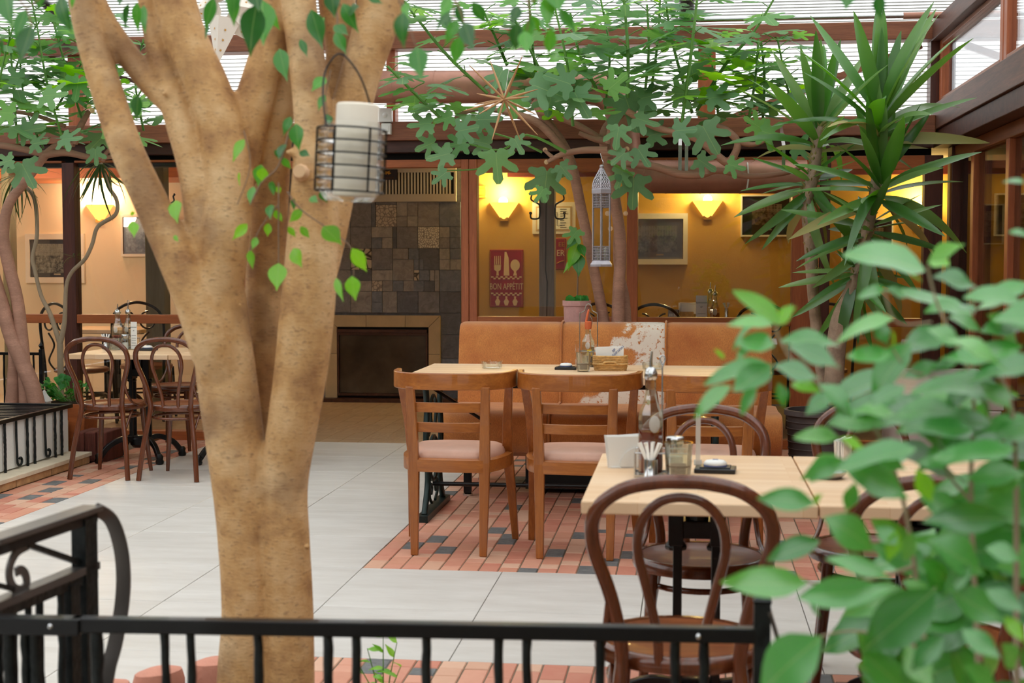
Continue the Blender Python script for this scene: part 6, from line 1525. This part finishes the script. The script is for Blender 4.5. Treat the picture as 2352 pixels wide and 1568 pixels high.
# planter carrying fig and flowerpot behind the sofa
pb_ = thing('planter_box', 'brick red planter box behind the cowhide sofa', 'planter', (AX(1395, 9.55), 9.55, 0))
MB().box(-.45, .4, -.3, .32, 0, .62).build('box', 'red_block', pb_, bevel=.01)
MB().box(-.42, .37, -.27, .29, .6, .635).build('soil', 'soil', pb_)
zp = .63
pp_ = thing('flowerpot', 'crackled pink flowerpot standing behind the sofa', 'pot', (AX(1325, 9.38), 9.38, zp))
rt_ = 32 / F * 9.38; zt3 = AZ(690, 9.38, 1325) - zp
MB().lathe([(rt_ * .72, 0), (rt_ * .75, .01), (rt_ * .95, zt3 - .035), (rt_ * 1.03, zt3 - .033), (rt_ * 1.03, zt3), (rt_ * .93, zt3), (rt_ * .9, zt3 - .03), (.001, zt3 - .03)], 28).build('pot', 'pink_pot', pp_, 40)
MB().lathe([(rt_ * .9, zt3 - .028), (.001, zt3 - .02)], 20).build('soil', 'soil', pp_)
sp0 = Vector((AX(1326, 9.38), 9.38, zp + zt3 - .02))
sap = thing('sapling', 'young sapling with drooping glossy leaves in the pink flowerpot', 'plant', sp0)
MB().tube([sp0, at(1327, 640, 9.36), at(1326, 560, 9.36), at(1322, 530, 9.36)], [.006, .005, .004, .002], 6).build('stem', 'twig_brown', sap, 60, org=sp0)
for b, tp, w in (((1328, 555), (1305, 622), .8), ((1330, 582), (1328, 635), 1.1), ((1330, 560), (1345, 590), 1), ((1322, 590), (1292, 625), .6), ((1325, 545), (1300, 570), 1)): put_leaf(LEAF_F[0], 'young_leaf' if w < .9 else 'ficus_leaf', sap, at(*b, 9.36), at(*tp, 9.3), (rnd.uniform(-.4, .4), -1, .3), w)
facing(sap, [(1322, 535, 42, -120)], 9.36)
for i in range(14):
    b = sp0 + Vector((rnd.uniform(-.05, .05), rnd.uniform(-.04, .04), 0)); put_leaf(LEAF_R, 'geranium_leaf', sap, b, b + Vector((rnd.uniform(-.03, .03), -.01, rnd.uniform(.02, .06))), (rnd.uniform(-.5, .5), -1, .6), 1)
# the fig by the partition, over the fence box
fo2 = Vector((AX(60, 9.45), 9.45, .27))
fig2 = thing('fig_tree', 'fig tree with leaning bare stems rising from the iron fence box', 'tree', fo2)
m = MB()
for pts, dy in (([(100, 985, 20), (92, 960, 20), (75, 890, 20), (50, 830, 19), (25, 770, 18), (5, 700, 17), (-25, 600, 16)], .42), ([(60, 985, 17), (60, 960, 17), (58, 880, 16), (50, 780, 16), (40, 690, 15), (18, 600, 15), (8, 540, 14), (20, 470, 12), (60, 415, 11), (105, 355, 10)], .45), ([(20, 985, 18), (25, 960, 18), (32, 880, 17), (30, 800, 12), (10, 720, 9), (-10, 660, 8)], .48),
                ([(105, 355, 10), (150, 350, 9), (210, 362, 7), (260, 360, 5)], .45), ([(105, 355, 9), (40, 340, 8), (-30, 330, 8)], .45), ([(170, 330, 9), (185, 290, 8), (205, 255, 6)], .45), ([(105, 352, 8), (130, 335, 8), (170, 330, 8)], .45), ([(-30, 250, 5), (70, 262, 5), (150, 290, 5)], .6), ([(235, 370, 6), (245, 350, 5), (262, 335, 4)], .45)):
    px_stem(m, pts, 9.0 + dy, 5, 9)
m.build('trunk', 'bark_fig', fig2, 60, org=fo2)
for px, py in ((212, 254), (205, 245)): MB().lathe([(.018, 0), (.001, .004)], 10).build('cut_end', 'cut_wood', fig2, 40, loc=at(px, py, 9.2) - fo2, rot=(R(90), 0, 0))
fig_shoots(fig2, [([(150, 340, 4), (110, 200, 4), (85, 60, 3), (70, -10, 3)], .2), ([(190, 280, 4), (150, 150, 4), (120, 40, 3)], .5), ([(205, 250, 4), (190, 150, 3), (170, 40, 3)], .3), ([(40, 330, 4), (30, 190, 4), (20, 60, 3)], .4), ([(-10, 320, 4), (0, 180, 4), (30, 60, 3)], .0), ([(260, 330, 4), (300, 250, 3), (335, 190, 3)], .4), ([(100, 340, 4), (60, 250, 3), (45, 130, 3)], .8), ([(330, 300, 4), (310, 180, 3), (330, 90, 3)], .9), ([(20, 200, 4), (60, 100, 3), (110, 20, 3)], .7), ([(130, 250, 4), (200, 120, 3), (240, 30, 3)], .8)], fo2, 14)
facing(fig2, [(55, 385, 70, -60), (20, 370, 50, 200), (60, 300, 65, 10), (20, 260, 60, 180), (110, 220, 70, 0), (180, 190, 60, -100), (150, 320, 60, 0), (250, 290, 60, 0), (220, 350, 45, -80), (265, 240, 55, -60), (40, 180, 60, 180), (310, 240, 50, 0), (290, 320, 45, -20), (80, 330, 50, 10)], 8.9)
rbd = thing('raised_bed', 'raised soil bed between the iron fence box and the geranium', 'planting bed', (-4.98, 9.46, 0))
MB().box(-.62, .60, -.19, .19, 0, .25).build('edging', 'stone_rough', rbd, bevel=.008); MB().box(-.59, .57, -.165, .165, .24, .275).build('soil', 'soil', rbd)
# ---- thin-stemmed dragon trees by the partition
dg0 = fl(140, 1000); dg0 = Vector((AX(138, 10.1), 10.1, 0))
drg = thing('dragon_tree', 'thin crooked dragon tree with drooping grassy leaf tufts by the glazing', 'tree', dg0)
m = MB()
px_stem(m, [(142, 1000, 8), (140, 900, 8), (138, 790, 8)], 10.1, 5, 8)
px_stem(m, [(138, 790, 7), (115, 720, 6), (95, 680, 5), (80, 620, 5), (75, 590, 5), (85, 540, 5), (82, 470, 5), (70, 440, 5), (50, 425, 5), (42, 405, 5)], 10.1, 5, 8)
px_stem(m, [(138, 790, 7), (148, 740, 6), (152, 660, 5), (165, 625, 5), (195, 595, 5), (212, 560, 5), (225, 520, 5), (265, 493, 5), (268, 460, 5), (250, 430, 5), (240, 400, 5), (230, 375, 6)], 10.1, 5, 8)
m.build('trunk', 'stem_grey', drg, 60, org=dg0)
def tuft(t, px, py, Y, n, L, mats, spread=1.0, down=.5, meshes=LEAF_T):
    c = at(px, py, Y)
    for i in range(n):
        a = 2 * PI * i * .382 + rnd.uniform(-.3, .3); e = rnd.uniform(-1.2 * down, .5); d = Vector((math.cos(a) * spread, math.sin(a) * spread * .7, e)).normalized()
        put_leaf(rnd.choice(meshes), rnd.choice(mats), t, c + d * .02, c + d * L * rnd.uniform(.7, 1.1), (0, 0, 1) if abs(d.z) < .8 else (0, -1, 0), 1)
tuft(drg, 42, 400, 10.05, 26, .34, ['palm_leaf'], 1, 1.0); tuft(drg, 232, 372, 10.05, 26, .36, ['palm_leaf'], .8, 1.6); tuft(drg, 172, 590, 10.05, 10, .12, ['palm_leaf', 'young_leaf'], .6, .2)
# ---- geranium
ge0 = Vector((AX(158, 9.8), 9.8, 0)); 
gp = thing('wooden_planter', 'small wooden planter under the geranium by the kerb', 'planter', ge0)
MB().prism([(-.13, 0), (.13, 0), (.16, .36), (-.16, .36)], -.12, .12, M_xz(0)).build('box', 'frame_wood', gp, bevel=.006); MB().box(-.14, .14, -.11, .11, .34, .37).build('soil', 'soil', gp)
gm = thing('geranium', 'bushy round-leaved geranium in the small wooden planter', 'plant', ge0 + Vector((0, 0, .36)))
m = MB()
for i in range(60):
    a = rnd.uniform(0, 2 * PI); rr = .20 * math.sqrt(rnd.random()); h = rnd.uniform(.03, .20) * (1.1 - rr * 2.5); b = gm.location + Vector((rr * math.cos(a) * .8 - .04, rr * math.sin(a) * .7, h)); m.tube([gm.location + Vector((rr * .3 * math.cos(a), rr * .3 * math.sin(a), 0)), b], .002, 4)
    d = Vector((math.cos(a) * .5, math.sin(a) * .5 - .5, rnd.uniform(.0, .5))).normalized(); put_leaf(LEAF_R, 'geranium_leaf', gm, b, b + d * rnd.uniform(.05, .075), Vector((rnd.uniform(-.4, .4), -.7, 1)), 1)
m.build('stem', 'twig_green', gm, org=gm.location)
wl = thing('garden_lantern', 'small white lantern ornament beside the geranium', 'lantern', (AX(96, 9.55), 9.55, .272)); 
MB().box(-.035, .035, -.035, .035, 0, .12).build('body', 'white_plastic', wl, bevel=.004); MB().lathe([(.06, .12), (.02, .17), (.012, .19), (.001, .2)], 4).build('roof', 'white_plastic', wl)
for k in range(3): MB().box(-.022 + .015 * k, -.014 + .015 * k, -.037, -.034, .03, .05).build('opening', 'ink', wl)
# ---- yuccas in a dark ribbed pot
yp = Vector((1.02, 8.6, 0)); yp.x = AX(1885, 8.6)
pt = thing('plant_pot', 'dark grey ribbed pot holding the yuccas behind the bentwood chairs', 'pot', yp)
MB().lathe([(.15, 0), (.16, .01), (.19, .46), (.205, .47), (.205, .5), (.185, .5), (.18, .45), (.001, .45)], 32).build('pot', 'dark_pot', pt, 40)
for i in range(11): MB().tube([((.162 + i * .0026) * math.cos(2 * PI * k / 32), (.162 + i * .0026) * math.sin(2 * PI * k / 32), .03 + i * .04) for k in range(32)], .004, 5, closed=True).build('rib', 'dark_pot', pt, 60)
YT1 = ([(1895, 900, 14), (1882, 820, 13), (1872, 720, 13), (1866, 640, 14), (1862, 560, 15), (1856, 490, 15), (1856, 450, 14), (1868, 400, 14), (1878, 330, 11), (1882, 290, 9)], 8.7)
YT2 = ([(1915, 900, 22), (1920, 800, 22), (1935, 720, 22), (1960, 660, 17), (1980, 580, 14), (1998, 500, 13), (2012, 420, 12), (2018, 330, 11), (2020, 260, 10)], 8.5)
def trunk_pts(T_): return [(at(p[0], p[1], T_[1]), p[2] / F * T_[1]) for p in spline(T_[0], 5)]
YLINES = {}                                   # leaves of the two yuccas keep clear of each other
def yucca(label, base, T_, other, heads):
    trunk_px, Y = T_; near = trunk_pts(other)
    t = thing('yucca', label, 'plant', base); m = MB(); path = px_stem(m, trunk_px, Y, 5, 10); m.build('trunk', 'yucca_trunk', t, 60, org=base)
    sc = MB()
    for i in range(0, len(path)):
        if path[i].z > 1.25:
            for k in range(5):
                a = rnd.uniform(0, 2 * PI); d = Vector((math.cos(a), math.sin(a), .9)); q = path[i] + Vector((rnd.uniform(-.01, .01), 0, rnd.uniform(-.03, .03))); sc.tube([q + d * .02, q + d * rnd.uniform(.04, .055)], [.01, .002], 4)
    if sc.v: sc.build('leaf_scar', 'dry_leaf', t, 60, org=base)
    for (px, py, n, L, lo_e, hi_e, top) in heads:
        c = at(px, py, Y)
        for i in range(n):
            f = i / (n - 1); a = i * 2.4 + rnd.uniform(-.3, .3); el_ = R(lo_e + (hi_e - lo_e) * f + rnd.uniform(-8, 8)); l = L * rnd.uniform(.8, 1.1) * (1 if f < .8 else .8)
            me = LEAF_Y[0] if f > .6 else LEAF_Y[1] if f > .35 else rnd.choice(LEAF_Y[1:]); bend = (0.0, .10, .35, .75)[LEAF_Y.index(me)]
            jx, jy = rnd.uniform(-.7, .7), rnd.uniform(-.4, .4); best = None
            for tr in range(24):
                d = Vector((math.cos(a) * math.cos(el_), math.sin(a) * math.cos(el_) * .8, math.sin(el_))).normalized()
                b = c + Vector((0, 0, top * (f - .5))) + Vector((d.x, d.y, 0)) * .02
                nr = Vector((-d.x * .6 + jx, -d.y * .6 - .55 + jy, .8)) if abs(d.z) < .9 else Vector((-d.x, -1, 0))
                x_ = d.cross(nr).normalized(); z_ = x_.cross(d)
                line = [b + d * (l * (k / 12) * (1 - .15 * bend * k / 12)) - z_ * (bend * l * (k / 12) ** 2) for k in range(13)]
                gap = min(min((q_ - c_).length - r_ for c_, r_ in near) for q_ in line) - .09
                for ol in YLINES.get(other[1], []): gap = min(gap, min((q_ - o_).length for q_ in line[2:] for o_ in ol) - .055)
                if best is None or gap > best[0]: best = (gap, b, d, nr, line)
                if gap > 0: break
                a += .31
            gap, b, d, nr, line = best; YLINES.setdefault(T_[1], []).append(line[2:])
            put_leaf(me, 'dry_leaf' if f < .08 else 'yucca_leaf', t, b, b + d * l, nr, rnd.uniform(.8, 1.15))
    return t
yucca('yucca with slim scarred trunk beside the timber post', yp + Vector((.0, .02, .45)), YT1, YT2, [(1880, 310, 24, .60, 5, 84, .2), (1862, 430, 22, .46, -55, 30, .16)])
yucca('yucca with several stacked leaf heads in front of the corner post', yp + Vector((.08, -.05, .45)), YT2, YT1, [(2020, 280, 26, .68, 8, 82, .22), (2022, 430, 26, .56, -25, 78, .2), (2000, 540, 24, .46, -50, 30, .2), (1965, 640, 22, .40, -75, 20, .14)])

# ---- glossy shrub close to the camera
sh0 = Vector((at(2200, 1568, 1.75).x, 1.75, 0))
shr = thing('glossy_shrub', 'large glossy-leaved shrub blurred in front of the paired tables', 'shrub', sh0)
def c4(x, y): return (1640 + x / 3.267, 640 + y / 3.267)
def c5(x, y): return (1640 + x / 2.97, 1040 + y / 2.97)
S4 = [((490, 345), (160, 38), .62, 1), ((440, 345), (108, 275), .55, 0), ((480, 340), (590, 178), .75, 1), ((490, 352), (645, 215), .65, 1), ((455, 505), (152, 445), 1.0, 0), ((485, 475), (945, 398), .55, 0), ((545, 510), (970, 655), .62, 0), ((430, 640), (150, 872), 1.05, 0), ((420, 645), (-85, 726), .52, 0), ((130, 805), (-210, 1000), .62, 0), ((320, 825), (185, 1022), .85, 0), ((445, 650), (785, 775), .72, 0), ((480, 780), (540, 965), .9, 0), ((575, 790), (795, 800), .7, 1), ((270, 500), (165, 605), .8, 0), ((80, 600), (-5, 530), .6, 1), ((310, 320), (110, 520), .3, 0),
      ((1345, 300), (868, 372), .5, 0), ((1190, 330), (1320, 500), 1.0, 0), ((1330, 560), (995, 612), .85, 0), ((1480, 480), (1145, 875), .8, 0), ((1400, 560), (1750, 298), .75, 0), ((1290, 80), (1070, 130), .8, 0), ((1280, 80), (1455, 150), .65, 0), ((1330, 380), (1370, 500), .6, 1), ((1830, 200), (1580, 190), .8, 0), ((1850, 190), (1960, 250), .9, 0), ((1960, 235), (2340, 95), .55, 0), ((2050, 270), (2340, 470), .8, 0), ((1760, 290), (2060, 340), .7, 0), ((1700, 605), (2215, 580), .5, 0), ((1395, 745), (1745, 650), .6, 0), ((1650, 700), (1860, 560), .7, 0), ((1950, 770), (1690, 965), .85, 0), ((1990, 770), (2250, 985), .8, 0), ((1990, 890), (2070, 1090), .85, 0), ((780, 790), (1070, 970), .7, 0), ((885, 880), (665, 975), 1.05, 0), ((860, 900), (1065, 1045), .8, 0), ((1430, 805), (1170, 975), .75, 0), ((1060, 1000), (1410, 975), .6, 0), ((850, 1090), (1310, 1000), .65, 0), ((935, 1195), (588, 1172), .72, 0), ((940, 1195), (1135, 1295), .62, 1), ((1100, 1290), (1490, 1410), .7, 0), ((920, 1320), (648, 1515), .8, 0), ((940, 1370), (1410, 1580), .8, 0), ((1590, 1315), (1850, 1375), .6, 0), ((1510, 1150), (1810, 1260), .85, 0), ((1400, 1140), (1640, 995), .7, 0), ((2100, 1160), (2340, 1070), .75, 0), ((1930, 1240), (2180, 1200), .7, 0), ((1900, 1500), (2340, 1425), .8, 0), ((2000, 400), (2330, 300), .8, 0), ((2100, 560), (2340, 640), .9, 0), ((1500, 480), (1800, 470), .8, 0), ((1600, 380), (1900, 480), .8, 0), ((1450, 900), (1700, 1000), .8, 0), ((1750, 1100), (1950, 1000), .8, 0), ((1560, 20), (1470, -20), .9, 1)]
SX = [((2125, 622), (1948, 556), .72, 0), ((2130, 605), (2198, 545), .75, 1), ((2142, 636), (2252, 655), .7, 0), ((2140, 600), (2180, 618), 1.2, 1), ((2340, 690), (2220, 665), .7, 0), ((2352, 420), (2305, 405), .6, 0), ((2360, 540), (2318, 530), .8, 0), ((2360, 650), (2260, 700), .8, 0)]
S5 = [((690, 345), (275, 285), .75, 0), ((750, 440), (1155, 650), .95, 0), ((725, 600), (345, 725), .75, 0), ((640, 890), (30, 900), .68, 0), ((570, 985), (1220, 915), .62, 0), ((760, 720), (1255, 810), .48, 0), ((900, 90), (1350, 310), .8, 0), ((960, 200), (900, 395), .85, 0), ((885, 45), (592, 172), .85, 0), ((1420, 470), (2130, 400), .55, 0), ((1400, 300), (1720, 420), 1.0, 0), ((1380, 110), (1480, 330), .9, 1), ((1460, 600), (1910, 810), .9, 0), ((1850, 650), (2130, 700), .9, 0), ((1515, 925), (1000, 1370), .95, 0), ((1600, 930), (1960, 1160), .9, 0), ((1850, 930), (2130, 1070), .8, 0), ((735, 1255), (235, 1640), 1.05, 0), ((1010, 1360), (1320, 1620), .95, 0), ((1300, 1300), (1480, 1640), .9, 0), ((1560, 1250), (1340, 1480), .9, 0), ((1980, 1110), (2130, 1270), .8, 1), ((1690, 1200), (1960, 1400), .85, 0), ((1250, 520), (1180, 740), .8, 1), ((1350, 540), (1300, 760), .9, 0), ((1400, 750), (1650, 860), .8, 0), ((1750, 760), (1560, 980), .8, 0), ((1300, 860), (1500, 1000), .8, 0), ((1850, 280), (2130, 130), .8, 0), ((1620, 60), (1400, 40), .9, 0), ((680, 350), (735, 280), .6, 1), ((1250, 620), (1100, 500), 1.1, 0), ((650, 1000), (720, 1120), .5, 0), ((1960, 1300), (2130, 1500), .9, 0), ((1700, 1450), (1950, 1600), .9, 0)]
lvs = [(c4(*b), c4(*t), w, y) for b, t, w, y in S4] + SX + [(c5(*b), c5(*t), w, y) for b, t, w, y in S5]
def shY(p): return 1.62 + .22 * (1 - min(1, max(0, (p[1] - 600) / 900))) 
for i, (b, tp, w, yng) in enumerate(lvs):
    y = shY(b) + rnd.uniform(-.08, .08); B = at(*b, y); T_ = at(*tp, y + rnd.uniform(-.03, .02))
    up_ = b[1] < 1010
    nr = Vector((rnd.uniform(-.3, .3), -rnd.uniform(.5, .8), rnd.uniform(.7, 1.1))) if up_ else Vector((rnd.uniform(-.3, .3), -rnd.uniform(.8, 1.1), rnd.uniform(.35, .8)))
    xx = (T_ - B).cross(nr).normalized(); vd = (B - Vector((0, 0, EYE))).normalized(); vis = (xx - vd * xx.dot(vd)).length
    put_leaf(LEAF_S[i % 4], 'young_leaf' if yng else 'shrub_leaf', shr, B, T_, nr, w * 1.08 / max(.5, vis))
g = random.Random(11)
for i in range(85):      # leaves deeper inside the bush
    py = g.uniform(980, 1620); px = g.uniform(2450 - (py - 700) * .6, 2420)
    y = g.uniform(1.85, 2.15); a = g.uniform(0, 2 * PI); L = g.uniform(140, 210); b = at(px, py, y); tp = at(px + L * math.cos(a), py + L * .6 * math.sin(a), y + g.uniform(-.06, .06))
    put_leaf(LEAF_S[i % 4], 'shrub_leaf', shr, b, tp, Vector((g.uniform(-.4, .4), -g.uniform(.6, 1.2), .8)), g.uniform(.9, 1.25))
for i in range(46):      # pale upper leaves lying nearly level
    px = g.uniform(2010, 2400); py = g.uniform(640, 1060)
    if py < 1000 - (px - 1900) * .9: continue
    y = g.uniform(1.62, 2.0); sgn = g.choice((-1, 1)); L = g.uniform(130, 210); b = at(px, py, y); tp = at(px + sgn * L, py + g.uniform(-45, 60), y + g.uniform(-.05, .05))
    put_leaf(LEAF_S[i % 4], 'shrub_leaf', shr, b, tp, Vector((g.uniform(-.3, .3), -g.uniform(.35, .7), 1)), g.uniform(.95, 1.3))
m = MB()
for pts in ([(2150, 2600, 16), (2140, 1700, 12), (2100, 1300, 9), (2060, 1100, 8), (1990, 960, 7), (1850, 860, 6), (1790, 780, 5), (1785, 740, 4)], [(2260, 2600, 16), (2250, 1650, 12), (2230, 1150, 9), (2235, 900, 7), (2180, 760, 6), (2150, 690, 5), (2130, 610, 4)], [(2340, 2600, 16), (2335, 1500, 12), (2330, 1000, 9), (2290, 850, 7), (2230, 780, 5)],
            [(2100, 1300, 8), (2000, 1330, 6), (1880, 1340, 5), (1850, 1330, 4)], [(2060, 1100, 6), (1980, 1060, 5), (1925, 1005, 4)], [(2235, 900, 6), (2180, 870, 5), (2090, 850, 4), (2050, 800, 3)], [(2140, 1600, 9), (2080, 1400, 7), (2150, 1350, 5)], [(2140, 1500, 7), (1980, 1450, 5), (1885, 1460, 4)], [(2230, 1150, 7), (2180, 1090, 5), (2160, 1010, 4)], [(2330, 1000, 6), (2250, 960, 5), (2200, 930, 4)], [(2140, 740, 4), (2060, 740, 3), (2030, 665, 3)]):
    px_stem(m, pts, 1.82, 5, 7, .62)
m.build('branch', 'stem_grey', shr, 60, org=sh0)
